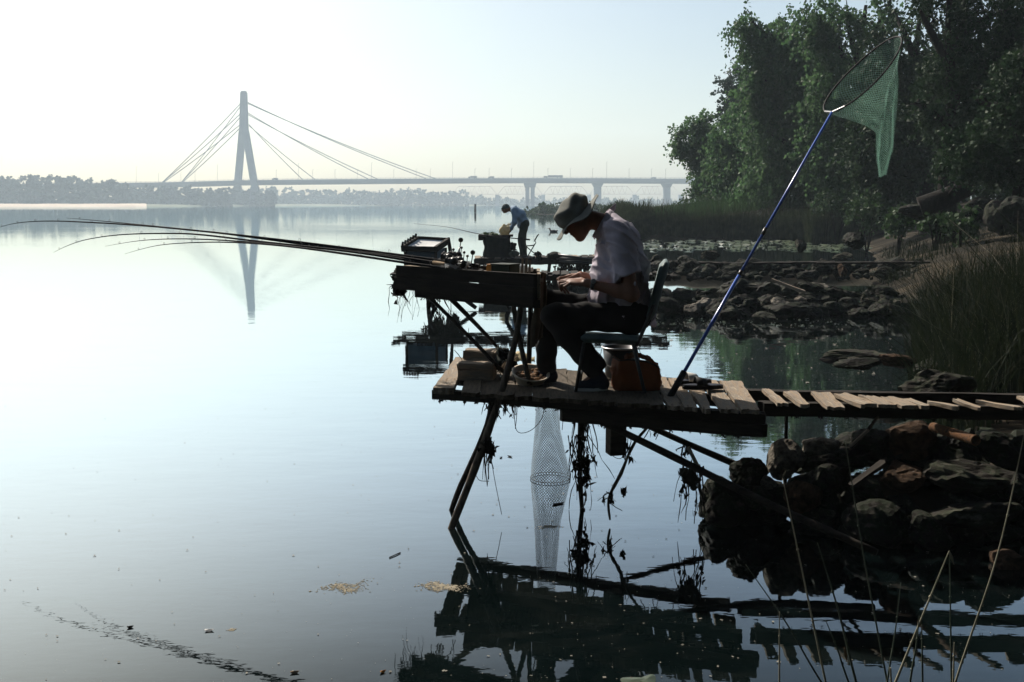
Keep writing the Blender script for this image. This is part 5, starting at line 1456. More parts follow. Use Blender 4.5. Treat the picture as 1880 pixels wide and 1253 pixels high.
# cut at sleeve hems, shirt hem and neck
for sh_, el_ in ((shN, elN), (shF, elF)):
    dd = (el_ - sh_); dd /= np.linalg.norm(dd)
    c = sh_ + dd * 0.232
    n = dd + np.array([0.30, 0, 0])
    y0 = sh_[1]
    b_lo = np.array([A(1118, 500, 6.3)[0], y0 - 0.14, A(1140, 580, 6.2)[2]]); b_hi = np.array([A(1176, 500, 6.3)[0], y0 + (0.055 if y0 < 6.5 else 0.14), A(1140, 480, 6.2)[2]])
    if y0 > 6.5: b_lo[1] = y0 - 0.03
    S.plane(c, n, b_lo, b_hi)
S.cone(A(1150, 560, HD), A(1168, 586, HD), 0.15, 0.125, 0.05, 1.3)
S.plane(A(1070, 558, HD), np.array([-0.30, 0, -1.0]), lo, hi)
S.cone(A(1103, 399, HD), A(1090, 398, HD), 0.058, 0.075, 0, 1.0, op="sub")
sh_mid = A(1135, 480, HD)
def fold(p):
    q = p - sh_mid
    w1_ = np.sin(q[..., 0] * 34 + q[..., 2] * 26 + 2.2 * np.sin(q[..., 1] * 9) + 1.5 * np.sin(q[..., 2] * 13))
    w2_ = np.sin(q[..., 0] * -18 + q[..., 2] * 52 + 1.8 * np.sin(q[..., 0] * 16 + q[..., 1] * 12))
    w3_ = np.sin(q[..., 2] * 95 + q[..., 0] * 55 + 2.0 * np.sin(q[..., 1] * 26))
    low = np.clip((0.16 - q[..., 2]) / 0.3, 0.25, 1.2)
    r1_ = (1 - np.abs(np.sin(q[..., 0] * 21 + q[..., 2] * 15 + 1.7 * np.sin(q[..., 2] * 10 + q[..., 1] * 6)))) ** 3
    r2_ = (1 - np.abs(np.sin(q[..., 2] * 24 - q[..., 0] * 13 + 1.9 * np.sin(q[..., 0] * 12 + 1)))) ** 3
    return (0.45 * w1_ + 0.4 * w2_ * low + 0.25 * w3_ - 1.1 * r1_ - 1.1 * r2_ * low)
S.wrinkle(0.0105, fold)
so = S.mesh("shirt", M_SHIRT, man, MW)
# collar: two standing wings round the neck
def strip(name, f, nu_, nv_, material, parent, thick=0.004):
    mb = MB()
    for i in range(nu_ + 1):
        for j in range(nv_ + 1): mb.v.append(V(f(i / nu_, j / nv_)))
    for i in range(nu_):
        for j in range(nv_): mb.f.append((i * (nv_ + 1) + j, (i + 1) * (nv_ + 1) + j, (i + 1) * (nv_ + 1) + j + 1, i * (nv_ + 1) + j + 1))
    o = mb.build(name, material, parent, smooth=True)
    if thick: m_ = o.modifiers.new("s", "SOLIDIFY"); m_.thickness = thick
    return o
def collar_near(a, b):
    # from the nape round the near side to the throat; b = 0 neck edge .. 1 outer edge
    pn = [A(1119, 384, 6.47), A(1112, 393, 6.41), A(1103, 408, 6.40), A(1094, 425, 6.42), A(1088, 434, 6.455)]
    po = [A(1128, 391, 6.46), A(1126, 402, 6.375), A(1117, 415, 6.355), A(1107, 430, 6.37), A(1098, 442, 6.43)]
    k = min(int(a * 4), 3); t = a * 4 - k
    x = pn[k] * (1 - t) + pn[k + 1] * t; y = po[k] * (1 - t) + po[k + 1] * t
    return x * (1 - b) + y * b + np.array([0, -0.006, 0.004]) * math.sin(b * 3.14)
strip("collar", collar_near, 20, 5, M_SHIRT, so)
def collar_far(a, b):
    pn = [A(1119, 384, 6.49), A(1113, 390, 6.55), A(1104, 405, 6.57), A(1094, 422, 6.54), A(1088, 434, 6.50)]
    po = [A(1131, 374, 6.50), A(1130, 385, 6.58), A(1118, 405, 6.61), A(1104, 425, 6.58), A(1092, 440, 6.53)]
    k = min(int(a * 4), 3); t = a * 4 - k
    x = pn[k] * (1 - t) + pn[k + 1] * t; y = po[k] * (1 - t) + po[k + 1] * t
    return x * (1 - b) + y * b
strip("collar", collar_far, 20, 5, M_SHIRT, so)
# trousers
T = SDF(lo, hi, 0.0055)
T.cone(A(1160, 578, 6.40), A(1158, 578, 6.58), 0.120, 0.120, 0.05)
T.cone(hipN, A(1018, 581, 6.30), 0.108, 0.082, 0.05); T.cone(A(1018, 581, 6.30), A(1040, 610, 6.30), 0.082, 0.084, 0.03); T.cone(A(1040, 612, 6.30), A(1093, 676, 6.32), 0.082, 0.074, 0.03)
T.cone(hipF, A(1006, 553, 6.62), 0.105, 0.078, 0.05); T.cone(A(1006, 556, 6.62), A(1003, 672, 6.62), 0.072, 0.068, 0.03)
d_ = anN - A(1040, 612, 6.30); T.plane(A(1097, 684, 6.32), d_, np.array([A(1050, 650, 6.3)[0], 6.2, 0.8]), np.array([A(1150, 650, 6.3)[0], 6.44, A(1090, 648, 6.3)[2]]))
T.plane(A(1003, 688, 6.62), np.array([0, 0, -1.0]), np.array([A(960, 650, 6.6)[0], 6.48, 0.8]), np.array([A(1040, 650, 6.6)[0], 6.8, A(1003, 640, 6.6)[2]]))
T.wrinkle(0.005, lambda p: np.sin(p[..., 0] * 38 + p[..., 2] * 30 + 2 * np.sin(p[..., 1] * 14)) * 0.7 + np.sin(p[..., 2] * 60 - p[..., 0] * 24 + 2 * np.sin(p[..., 0] * 20)) * 0.5)
T.mesh("trousers", M_TROUS, man, MW)
# shoes
for an_, to_, name_ in ((anN, toN, "shoe"), (anF, toF, "shoe")):
    K = SDF(np.minimum(an_, to_) - 0.11, np.maximum(an_, to_) + 0.11, 0.005)
    heel = an_ + np.array([0.028, 0, 0]); heel[2] = DZ + 0.042; toe = np.array(to_); toe[2] = DZ + 0.030
    K.cone(heel, (heel + toe) / 2, 0.042, 0.042, 0.03); K.cone((heel + toe) / 2, toe, 0.043, 0.033, 0.03); K.cone(an_ + np.array([0, 0, -0.005]), heel, 0.05, 0.044, 0.03)
    K.plane((0, 0, DZ + 0.010), (0, 0, -1), K.lo, K.lo + K.res * (K.n + 1))
    s_ = K.mesh(name_, M_SHOE, man, MW)
    mb = MB(); n = 24
    c = (heel + toe) / 2; ax_ = V(toe - heel); L = ax_.length / 2 + 0.042; ax_.z = 0; ax_.normalize(); sd_ = V((-ax_.y, ax_.x, 0))
    ring = lambda z, k: [V((c[0], c[1], DZ + z)) + ax_ * math.cos(a) * L * k + sd_ * math.sin(a) * 0.047 * k for a in np.linspace(0, 2 * math.pi, n, endpoint=False)]
    mb.add(ring(0.003, 1) + ring(0.022, 1.01), [tuple(reversed(range(n))), tuple(range(n, 2 * n))] + [(i, (i + 1) % n, (i + 1) % n + n, i + n) for i in range(n)])
    mb.build("sole", M_WHITE if name_ == "shoe" and an_ is anN else M_RUBBER, s_)
# hat
Hm = SDF(hc_ - 0.26, hc_ + 0.26, 0.0045)
cc = head_pt(-0.014, 0, 0.052)
Hm.ell(cc, (0.114, 0.096, 0.090), [hF, hS, hU], 0)
Hm.ell(head_pt(-0.045, 0, 0.078), (0.078, 0.084, 0.070), [hF, hS, hU], 0.04)
Hm.ell(head_pt(0.045, 0, 0.066), (0.070, 0.082, 0.068), [hF, hS, hU], 0.04)
Hm.ell(head_pt(-0.005, 0, 0.02), (0.112, 0.096, 0.07), [hF, hS, hU], 0.02)
Hm.plane(head_pt(0, 0, 0.018), -hU, Hm.lo, Hm.lo + Hm.res * (Hm.n + 1))
def hfold(p):
    q = p - cc; f = q @ hF; u_ = q @ hU; s_ = q @ hS
    return np.sin(u_ * 70 + 3.0 * np.sin(f * 19 + 1) + s_ * 14) * 0.9 + np.sin(f * 42 - u_ * 34 + 2 * np.sin(s_ * 22)) * 0.8 + np.sin(u_ * 30 - f * 28 + s_ * 9) * 0.9
Hm.wrinkle(0.0042, hfold)
hat = Hm.mesh("hat", M_HAT, man, MW)
def brim(a, b):
    th = a * 2 * math.pi
    r = 0.096 + 0.070 * b
    f = math.cos(th) * (r * 1.10 + 0.012 * b); s_ = math.sin(th) * r
    z = 0.028 - 0.028 * b * (0.5 + 0.5 * abs(math.sin(th)) ** 1.5) + 0.010 * b * math.sin(th * 5 + 1) - 0.012 * b * math.cos(th * 3)
    if math.cos(th) < -0.3: z += 0.016 * b * b * ((-math.cos(th) - 0.3) / 0.7) ** 1.2
    if math.cos(th) > 0.5: z -= 0.012 * b * ((math.cos(th) - 0.5) / 0.5)
    return head_pt(f - 0.008, s_, z)
strip("brim", brim, 72, 8, M_HAT, hat, 0.0035)
hat.location += V((0.011, 0, -0.010))
# hair at the back and sides, spectacles, watch
Hh = SDF(hc_ - 0.2, hc_ + 0.2, 0.005)
Hh.ell(head_pt(-0.042, 0, 0.002), (0.074, 0.081, 0.055), [hF, hS, hU], 0)
Hh.plane(head_pt(-0.028, 0, 0), hF, Hh.lo, Hh.lo + Hh.res * (Hh.n + 1))
Hh.wrinkle(0.003, lambda p: np.sin(p[..., 0] * 160 + p[..., 2] * 90) * np.sin(p[..., 1] * 140 + p[..., 2] * 60))
Hh.mesh("hair", M_HAIR, man, MW)
mb = MB()
for s in (-1, 1):
    ring = [V(head_pt(0.100, 0.032 * s, 0.006) + hS * 0.024 * math.cos(a) + hU * 0.018 * math.sin(a)) for a in np.linspace(0, 2 * math.pi, 21)]
    mb.tube(ring, 0.0022, 6, cap=False)
    mb.tube([V(head_pt(0.098, 0.056 * s, 0.012)), V(head_pt(0.05, 0.076 * s, 0.014)), V(head_pt(-0.012, 0.082 * s, 0.018))], 0.0022, 6)
mb.tube([V(head_pt(0.103, -0.008, 0.008)), V(head_pt(0.108, 0, 0.012)), V(head_pt(0.103, 0.008, 0.008))], 0.0022, 6)
mb.build("spectacles", M_BLACK, man, smooth=True)
wc = wrN * 0.86 + elN * 0.14; wd_ = V(elN - wrN).normalized()
mb = MB(); mb.lathe(V(wc) - wd_ * 0.012, [(0.034, 0), (0.0365, 0.003), (0.0365, 0.021), (0.034, 0.024)], 20, wd_); wt = mb.build("watch", M_BLACK, man, smooth=True)
up_ = V((-0.1, -0.75, 0.65)); up_ = (up_ - wd_ * up_.dot(wd_)).normalized()
mb = MB(); mb.lathe(V(wc) + up_ * 0.034, [(0.017, 0), (0.018, 0.004), (0.016, 0.009)], 18, up_); mb.build("watch_case", M_CHROME, wt, smooth=False)
# float rig held in his fingers
t = thing("fishing_float", P(1030, 520, 6.44), "small pale fishing rig pinched between the seated man's fingers", "fishing float")
mb = MB(); mb.tube([P(1030, 530, 6.43), P(1027, 524, 6.44), P(1024, 516, 6.45)], [0.003, 0.006, 0.002], 8); mb.build("stem", M_WHITE, t, smooth=True)
mb = MB(); mb.tube([P(1030, 530, 6.43), P(1036, 545, 6.42), P(1032, 556, 6.42)], 0.0012, 4, smooth=4); mb.build("line", M_CORD, t)

# ------------------------------------------------------------------ the far fisherman
D2 = 29.5
def A2(u, v, dy=0.0): return np.array(P(u, v, D2 + dy))
ZB = 0.46
m2 = thing("person", P(962, 472, D2), "standing man in a light blue shirt and grey cap stooping over a dark covered table", "person")
W2 = P(962, 472, D2)
lo2 = np.array([A2(915, 475)[0], D2 - 0.6, ZB - 0.05]); hi2 = np.array([A2(982, 475)[0], D2 + 0.6, A2(940, 366)[2]])
B2 = SDF(lo2, hi2, 0.011)
B2.ell(A2(928.5, 384), (0.10, 0.08, 0.115), None, 0.03); B2.cone(A2(924.5, 388), A2(925.5, 390), 0.03, 0.03, 0.03); B2.cone(A2(922.2, 385.5), A2(921.6, 387), 0.016, 0.018, 0.02)
B2.cone(A2(931, 385), A2(940, 384), 0.06, 0.07, 0.03)
B2.chain([A2(943, 385, -0.2), A2(945, 408, -0.24), A2(936.5, 425, -0.16)], [0.055, 0.045, 0.03], 0.03); B2.chain([A2(943, 386, 0.2), A2(947, 402, 0.26), A2(938, 414, 0.16)], [0.055, 0.045, 0.03], 0.03)
for (u_, v_, dy) in ((936.5, 425, -0.16), (938, 414, 0.16)):
    for k in range(4): B2.cone(A2(u_, v_, dy + (k - 1.5) * 0.02), A2(u_ - 3.2 + 0.3 * k, v_ + 4.5, dy + (k - 1.5) * 0.024), 0.018, 0.012, 0.012)
    B2.cone(A2(u_, v_, dy), A2(u_ - 2.6, v_ + 0.8, dy + 0.05), 0.017, 0.012, 0.012)
B2.chain([A2(962, 412, -0.1), A2(957, 440, -0.1), A2(960, 468, -0.1)], [0.1, 0.07, 0.05], 0.03); B2.chain([A2(962, 412, 0.1), A2(959, 440, 0.1), A2(963, 467, 0.1)], [0.1, 0.07, 0.05], 0.03)
B2.cone(A2(955, 400), A2(945, 387), 0.14, 0.12, 0.05, 1.2)
B2.mesh("body", M_SKIN, m2, W2)
S2 = SDF(lo2, hi2, 0.011)
S2.cone(A2(961, 409), A2(954, 396), 0.165, 0.175, 0.06, 1.15); S2.cone(A2(953, 395), A2(943.5, 384.5), 0.175, 0.115, 0.06, 1.45)
S2.cone(A2(960, 414), A2(956.5, 413), 0.15, 0.13, 0.04, 1.2)
S2.chain([A2(943, 385.5, -0.2), A2(945, 408, -0.24), A2(938, 421, -0.17)], [0.082, 0.07, 0.055], 0.04); S2.chain([A2(943, 386, 0.2), A2(947, 402, 0.26), A2(940, 411, 0.18)], [0.082, 0.07, 0.055], 0.04)
S2.wrinkle(0.008, lambda p: np.sin(p[..., 0] * 22 + p[..., 2] * 26 + 2 * np.sin(p[..., 1] * 8)))
S2.mesh("shirt", M_SHIRT2, m2, W2)
T2 = SDF(lo2, hi2, 0.011)
T2.cone(A2(962.5, 411, -0.06), A2(962.5, 411, 0.06), 0.15, 0.15, 0.04)
T2.chain([A2(962, 414, -0.09), A2(957, 440, -0.1), A2(960, 470, -0.1)], [0.125, 0.105, 0.085], 0.04); T2.chain([A2(962, 414, 0.09), A2(959, 440, 0.1), A2(963, 469, 0.1)], [0.125, 0.105, 0.085], 0.04)
T2.plane((0, 0, ZB + 0.05), (0, 0, -1), lo2, hi2)
T2.wrinkle(0.007, lambda p: np.sin(p[..., 0] * 20 + p[..., 2] * 22 + 2 * np.sin(p[..., 1] * 8)))
T2.mesh("trousers", M_TROUS2, m2, W2)
for dy, u_ in ((-0.1, 960), (0.1, 963)):
    mb = MB(); c = P(u_, 470, D2 + dy); c.z = ZB + 0.035
    mb.ball(c + V((-0.07, 0, 0)), 0.05, 2.4, 0.9, 0.8, 10); mb.build("shoe", M_RUBBER, m2, smooth=True)
C2 = SDF(A2(928, 380) - 0.3, A2(928, 380) + 0.3, 0.010)
C2.ell(A2(928.8, 381), (0.115, 0.095, 0.105), None, 0); C2.cone(A2(923.5, 381.5, -0.05), A2(921, 384, 0), 0.02, 0.012, 0.03, 1); C2.cone(A2(923.5, 381.5, 0.05), A2(921, 384, 0), 0.02, 0.012, 0.03, 1)
C2.plane(A2(928.5, 383.5), (0.3, 0, -1), C2.lo, C2.lo + C2.res * (C2.n + 1))
C2.mesh("cap", M_CAP2, m2, W2)
# ------------------------------------------------------------------ rocks
rr = random.Random(11)
ROCKM = [rock_mesh("rock", 100 + k, 4, 12, 0.075) for k in range(16)]
_rk = {}
def rock(u, v, d, wpx, hpx, label, material, group=None, seed=None, name="rock", cat="rock", depth=None, tilt=0.25, sink=0.0):
    k = seed if seed is not None else rr.randrange(1000)
    c = P(u, v, d); s = d / FPX * 0.5 * 1.22
    key = (k % len(ROCKM), material.name)
    if key not in _rk:
        me = ROCKM[key[0]].copy(); me.name = "rock"; me.materials.append(material); _rk[key] = me
    o = bpy.data.objects.new(name, _rk[key]); col.objects.link(o)
    rot = Matrix.Rotation(rr.uniform(-tilt, tilt), 3, "Y") @ Matrix.Rotation(rr.uniform(-tilt, tilt), 3, "X")
    spin = Matrix.Rotation(rr.uniform(0, 6.28), 3, "Z")
    dp = depth if depth else (wpx + hpx) * 0.5 * 1.0
    o.matrix_basis = Matrix.Translation(c - V((0, 0, sink))) @ (rot @ Matrix.Diagonal((wpx * s, dp * s, hpx * s)) @ spin).to_4x4()
    return tag(o, label, cat, group)
# near pile: waterline row / depth along u
def pile_d(u, v):
    vw = np.interp(u, [1285, 1340, 1420, 1600, 1720, 1880, 2050], [955, 975, 1000, 1020, 1045, 1062, 1075])
    dw = np.interp(u, [1285, 1420, 1600, 1880, 2050], [6.35, 5.95, 5.7, 5.3, 5.1])
    t = (vw - v) / (vw - 775); t = max(-0.2, min(1.1, t))
    return dw * (1 - t) + 6.45 * t
NEAR = [
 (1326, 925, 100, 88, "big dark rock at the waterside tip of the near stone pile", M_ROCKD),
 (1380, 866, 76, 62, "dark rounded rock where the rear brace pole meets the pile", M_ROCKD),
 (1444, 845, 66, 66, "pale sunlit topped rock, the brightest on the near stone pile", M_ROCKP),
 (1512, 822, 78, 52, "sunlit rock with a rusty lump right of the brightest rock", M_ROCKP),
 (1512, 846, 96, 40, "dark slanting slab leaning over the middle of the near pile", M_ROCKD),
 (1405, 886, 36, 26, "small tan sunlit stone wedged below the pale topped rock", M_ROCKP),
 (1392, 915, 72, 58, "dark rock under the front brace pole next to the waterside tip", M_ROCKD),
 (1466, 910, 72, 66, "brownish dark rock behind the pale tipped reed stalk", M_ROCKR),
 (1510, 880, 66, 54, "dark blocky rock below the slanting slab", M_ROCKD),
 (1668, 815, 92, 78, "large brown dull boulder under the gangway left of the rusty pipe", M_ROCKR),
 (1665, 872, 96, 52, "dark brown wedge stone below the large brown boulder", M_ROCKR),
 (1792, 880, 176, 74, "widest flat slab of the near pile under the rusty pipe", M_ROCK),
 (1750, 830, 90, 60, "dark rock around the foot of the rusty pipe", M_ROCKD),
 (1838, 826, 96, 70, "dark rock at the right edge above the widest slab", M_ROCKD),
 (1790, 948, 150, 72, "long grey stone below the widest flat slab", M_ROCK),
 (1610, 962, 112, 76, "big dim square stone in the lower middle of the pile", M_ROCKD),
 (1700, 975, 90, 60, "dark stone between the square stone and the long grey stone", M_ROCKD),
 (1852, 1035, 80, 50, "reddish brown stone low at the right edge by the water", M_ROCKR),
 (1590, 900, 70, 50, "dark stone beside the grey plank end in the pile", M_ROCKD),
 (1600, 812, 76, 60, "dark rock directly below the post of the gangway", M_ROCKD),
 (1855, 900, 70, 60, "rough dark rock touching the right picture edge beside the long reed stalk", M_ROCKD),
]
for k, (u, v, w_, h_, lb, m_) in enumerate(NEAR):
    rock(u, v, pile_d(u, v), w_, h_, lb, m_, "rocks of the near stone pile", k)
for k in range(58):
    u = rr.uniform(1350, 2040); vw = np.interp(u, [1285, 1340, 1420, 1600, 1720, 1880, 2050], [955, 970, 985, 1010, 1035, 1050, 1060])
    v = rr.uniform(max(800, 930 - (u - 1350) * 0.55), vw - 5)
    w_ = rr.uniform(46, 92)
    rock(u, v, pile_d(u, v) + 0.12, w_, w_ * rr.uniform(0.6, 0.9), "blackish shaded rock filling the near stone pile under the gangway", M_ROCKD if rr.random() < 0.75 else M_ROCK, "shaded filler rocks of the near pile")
# rubble filling the gaps
def rubble(name, label, n, us, vs, df, smin, smax, seed, wloc, vf=None):
    rg = random.Random(seed); mb = MB()
    for k in range(n):
        u = rg.uniform(*us); v0, v1 = vs if vf is None else vf(u)
        v = rg.uniform(v0, v1); c = P(u, v, df(u, v) + 0.16)
        s = rg.uniform(smin, smax); b = len(mb.v)
        me = ROCKM[rg.randrange(16)]
        if k < 16: _cache.append(([v_.co.copy() for v_ in RUB[k].vertices], [tuple(p.vertices) for p in RUB[k].polygons]))
        vv, ff = _cache[k % 16]
        rt = Matrix.Rotation(rg.uniform(0, 6), 3, V((rg.gauss(0, 1), rg.gauss(0, 1), rg.gauss(0, 1))).normalized())
        sc_ = V((1, rg.uniform(0.6, 1), rg.uniform(0.45, 0.8))) * s
        mb.add([c + V((a.x * sc_.x, a.y * sc_.y, a.z * sc_.z)) for a in (rt @ q for q in vv)], ff)
    tag(mb.build(name, M_ROCKD, origin=wloc), label, "rubble", kind="stuff")
RUB = [rock_mesh("rubble_stone", 300 + k, 1, 8, 0.03) for k in range(16)]
_cache = []
rubble("rubble", "small broken stones filling the gaps of the near pile", 620, (1345, 2040), None, pile_d, 0.035, 0.10, 5, (3, 6, 0), vf=lambda u: (max(795, 930 - (u - 1350) * 0.55), np.interp(u, [1285, 1340, 1420, 1600, 1720, 1880, 2050], [950, 970, 990, 1012, 1038, 1055, 1065])))
_cache = []
rubble("rubble", "small broken stones filling the gaps of the cove dike", 200, (1200, 1700), (536, 586), lambda u, v: 18.0 + (582 - v) * 0.026, 0.05, 0.16, 6, (5, 18, 0))
_cache = []
rubble("rubble", "small broken stones filling the gaps of the far dike", 240, (1192, 1700), (486, 512), lambda u, v: 25.2 + (505 - v) * 0.06, 0.06, 0.2, 7, (5, 26, 0))
# boulder behind the gangway and the low stones in the cove
rock(1722, 718, 7.3, 122, 84, "humped boulder with a pale edge just behind the gangway", M_ROCK, None, 5, "boulder", "boulder")
rock(1572, 653, 11.6, 118, 30, "long low pale topped stone lying in the cove", M_ROCK, "low stones in the cove", 3)
rock(1570, 668, 10.9, 76, 20, "smaller flat dark stone in front of the long cove stone", M_ROCKD, "low stones in the cove", 7)
rock(1645, 664, 11.0, 70, 24, "brownish flat stone at the foot of the reed tangle", M_ROCKR, "low stones in the cove", 9)
rock(1725, 668, 10.8, 100, 24, "flat dark stone under the reed tangle further right", M_ROCKD, "low stones in the cove", 2)
# stone dike beyond the cove
DK = [
 (1272, 570, 18.2, 40, 34, "leaning pale stone at the left front of the stone dike", M_ROCKP),
 (1296, 565, 18.4, 50, 38, "pale sunlit stone just right of the leaning one in the dike", M_ROCKP),
 (1432, 562, 18.2, 34, 34, "tan pointed stone below the middle of the dike", M_ROCKP),
 (1470, 552, 18.5, 34, 18, "flat sunlit stone right of the tan pointed stone", M_ROCKP),
 (1350, 552, 18.6, 24, 30, "greyish upright stone in the dike right of the blue pole", M_ROCK),
 (1404, 588, 17.6, 48, 26, "low grey stone at the waterline in front of the dike", M_ROCK),
 (1500, 530, 19.0, 44, 26, "pale jagged stone at the top right of the dike", M_ROCKP),
 (1545, 545, 19.2, 60, 26, "grey flat stone near the reed end of the dike", M_ROCK),
 (1372, 528, 19.2, 80, 20, "long pale capped stone at the top of the dike by the blue pole", M_ROCK),
]
for k, (u, v, d, w_, h_, lb, m_) in enumerate(DK):
    rock(u, v, d, w_, h_, lb, m_, "stones of the cove dike", 20 + k)
for k in range(62):
    u = rr.uniform(1205, 1690); v = rr.uniform(534, 584)
    d = 18.0 + (582 - v) * 0.026
    w_ = rr.uniform(26, 78)
    rock(u, v, d, w_, w_ * rr.uniform(0.5, 0.8), "dark stone packed in the low dike beyond the cove", M_ROCKD if rr.random() < 0.85 else M_ROCK, "packed stones of the cove dike")
for k, (u, v, w_, h_, lb) in enumerate(((1203, 475, 18, 13, "small rounded stone on the far gangway just behind the man's back"), (1304, 470, 36, 16, "flat stone resting on the far gangway left of the blue pole"), (1470, 450, 20, 24, "upright dark stone standing in the far pool"), (1568, 442, 40, 30, "dark rounded boulder at the far end of the far dike"), (1545, 473, 36, 16, "pale flat stone on the far dike below the dark boulder"))):
    rock(u, v, 26.6, w_, h_, lb, M_ROCK if k != 3 else M_ROCKD, None, 40 + k)
o = rock(1547, 497, 24.5, 15, 26, "single orange-brown upright stone in the far dike", M_ROCKR, None, 61); 
for k in range(52):
    u = rr.uniform(1195, 1700); v = rr.uniform(484, 508) - max(0, u - 1500) * 0.03
    w_ = rr.uniform(20, 44)
    rock(u, v, 25.2 + (505 - v) * 0.06, w_, w_ * rr.uniform(0.45, 0.75), "dark stone heaped along the far dike under the far gangway", M_ROCKD if rr.random() < 0.85 else M_ROCK, "heaped stones of the far dike")
rock(1838, 398, 26.5, 52, 62, "large pale-faced squarish boulder on the bank at the right edge", M_ROCK, None, 71, "boulder", "boulder", tilt=0.1)
rock(1795, 385, 28, 50, 40, "dark boulder left of the pale-faced squarish one", M_ROCKD, None, 72, "boulder", "boulder")
rock(1872, 392, 26, 60, 60, "dark boulder cut by the right edge beside the squarish one", M_ROCKD, None, 73, "boulder", "boulder")
rock(1690, 385, 31, 80, 30, "low dark rock below the fallen log", M_ROCKD, None, 74, "boulder", "boulder")
# fallen log on the bank
fl = thing("fallen_log", P(1755, 362, 30), "grey fallen log lying aslant on the bank left of the boulders", "log")
mb = MB(); mb.tube([P(1690, 382, 30.4), P(1735, 364, 30.2), P(1785, 341, 30)], [0.34, 0.30, 0.24], 12, smooth=5); mb.build("trunk", M_BARK, fl, smooth=True)
mb = MB(); mb.tube([P(1740, 362, 30), P(1752, 346, 29.8), P(1757, 338, 29.8)], [0.07, 0.05, 0.03], 7); mb.build("branch_stub", M_BARK, fl, smooth=True)
# rusty pipe, planks and sticks in the pile
pp = thing("rusty_pipe", P(1752, 798, 5.95), "rust-brown iron pipe sticking out of the near stone pile", "pipe")
pa, pb_ = P(1712, 784, 6.15), P(1792, 809, 5.72)
pd = (pb_ - pa).normalized(); L = (pb_ - pa).length
mb = MB(); mb.lathe(pa, [(0.028, 0), (0.030, 0.01), (0.030, L * 0.5), (0.031, L - 0.012), (0.033, L - 0.01), (0.033, L), (0.024, L), (0.024, L - 0.08), (0.002, L - 0.08)], 20, pd); mb.build("tube", M_RUST, pp, smooth=False)
tag(plank("board", P(1562, 890, 6.0), P(1622, 846, 6.1), 0.05, 0.025, M_WOODD, None, 0.005, 0, seed=101), "grey board end poking from the near stone pile below the gangway", "board")
tag(plank("stick", P(1560, 818, 5.95), P(1592, 789, 6.0), 0.014, 0.014, M_WOOD, None, 0.003, 0, seed=102), "pale stick propped on the rocks beneath the gangway", "stick")
tag(plank("stick", P(1266, 822, 5.95), P(1284, 858, 5.92), 0.03, 0.014, M_WOOD, None, 0.004, 0, seed=103), "pale splintered stick caught on the front brace pole", "stick")
tag(plank("stick", P(1418, 512, 18.6), P(1478, 534, 18.3), 0.06, 0.05, M_WOOD, None, 0.01, 0, seed=104), "grey stick lying across the top of the cove dike", "stick")

# ------------------------------------------------------------------ middle platform with the blue-sided stand
MA = 19.4
mp_ = thing("fishing_platform", P(950, 510, MA) - V((0, 0, 0.6)), "middle dark fishing platform hidden behind the tackle table, weeds hanging from its end", "platform")
a0, a1 = P(722, 505, MA), P(1228, 507, 19.0)
plank("edge_beam", a0, a1, 0.10, 0.10, M_WOODD, mp_, 0.02, 0, seed=111)
plank("edge_beam", a0 + V((0.1, 0.9, 0)), a1 + V((0.1, 0.9, 0)), 0.10, 0.10, M_WOODD, mp_, 0.02, 0, seed=112)
for k in range(26):
    t = (k + 0.3) / 26; q = a0.lerp(a1, t) + V((0.02, 0, 0.03))
    plank("plank", q + V((rnd.uniform(-.05, .05), -0.08, 0)), q + V((rnd.uniform(-.05, .15), 1.0, 0)), rnd.uniform(0.12, 0.19), 0.03, M_WOODD, mp_, 0.012, 0, seed=120 + k)
for pts in ([P(786, 506, MA), P(830, 533, MA - 0.1), P(874, 566, MA - 0.2)], [P(790, 508, MA + 0.9), P(786, 560, MA + 0.9)], [P(812, 508, MA + 0.2), P(790, 545, MA + 0.1), P(800, 572, MA)], [P(955, 508, MA), P(930, 545, MA), P(938, 572, MA)], [P(985, 508, MA + 0.5), P(1000, 570, MA + 0.4)]):
    pole("support_pole", pts, 0.045, M_WOODD, mp_, smooth=3, jitter=0.15, seed=7)
plank("low_beam", P(828, 573, MA - 0.5), P(978, 571, MA - 0.4), 0.07, 0.08, M_WOODD, mp_, 0.015, 0, seed=150)
for k in range(9):
    mb = MB(); u = rnd.uniform(780, 850); weed(mb, P(u, 512, MA + rnd.uniform(0, .6)), rnd.uniform(0.2, 0.55), 8, rnd, 0.09, 0.012, 0.07); mb.build("hanging_weed", M_WEED, mp_)
for k in range(4):
    mb = MB(); lump(mb, P(rnd.uniform(785, 850), rnd.uniform(510, 540), MA + 0.3), 0.14, rnd, 10); mb.build("weed_clump", M_WEED, mp_)
for k in range(3):
    mb = MB(); weed(mb, P(rnd.uniform(1005, 1060), 512, MA), 0.4, 9, rnd, 0.1, 0.012, 0.06); mb.build("hanging_weed", M_WEED, mp_)
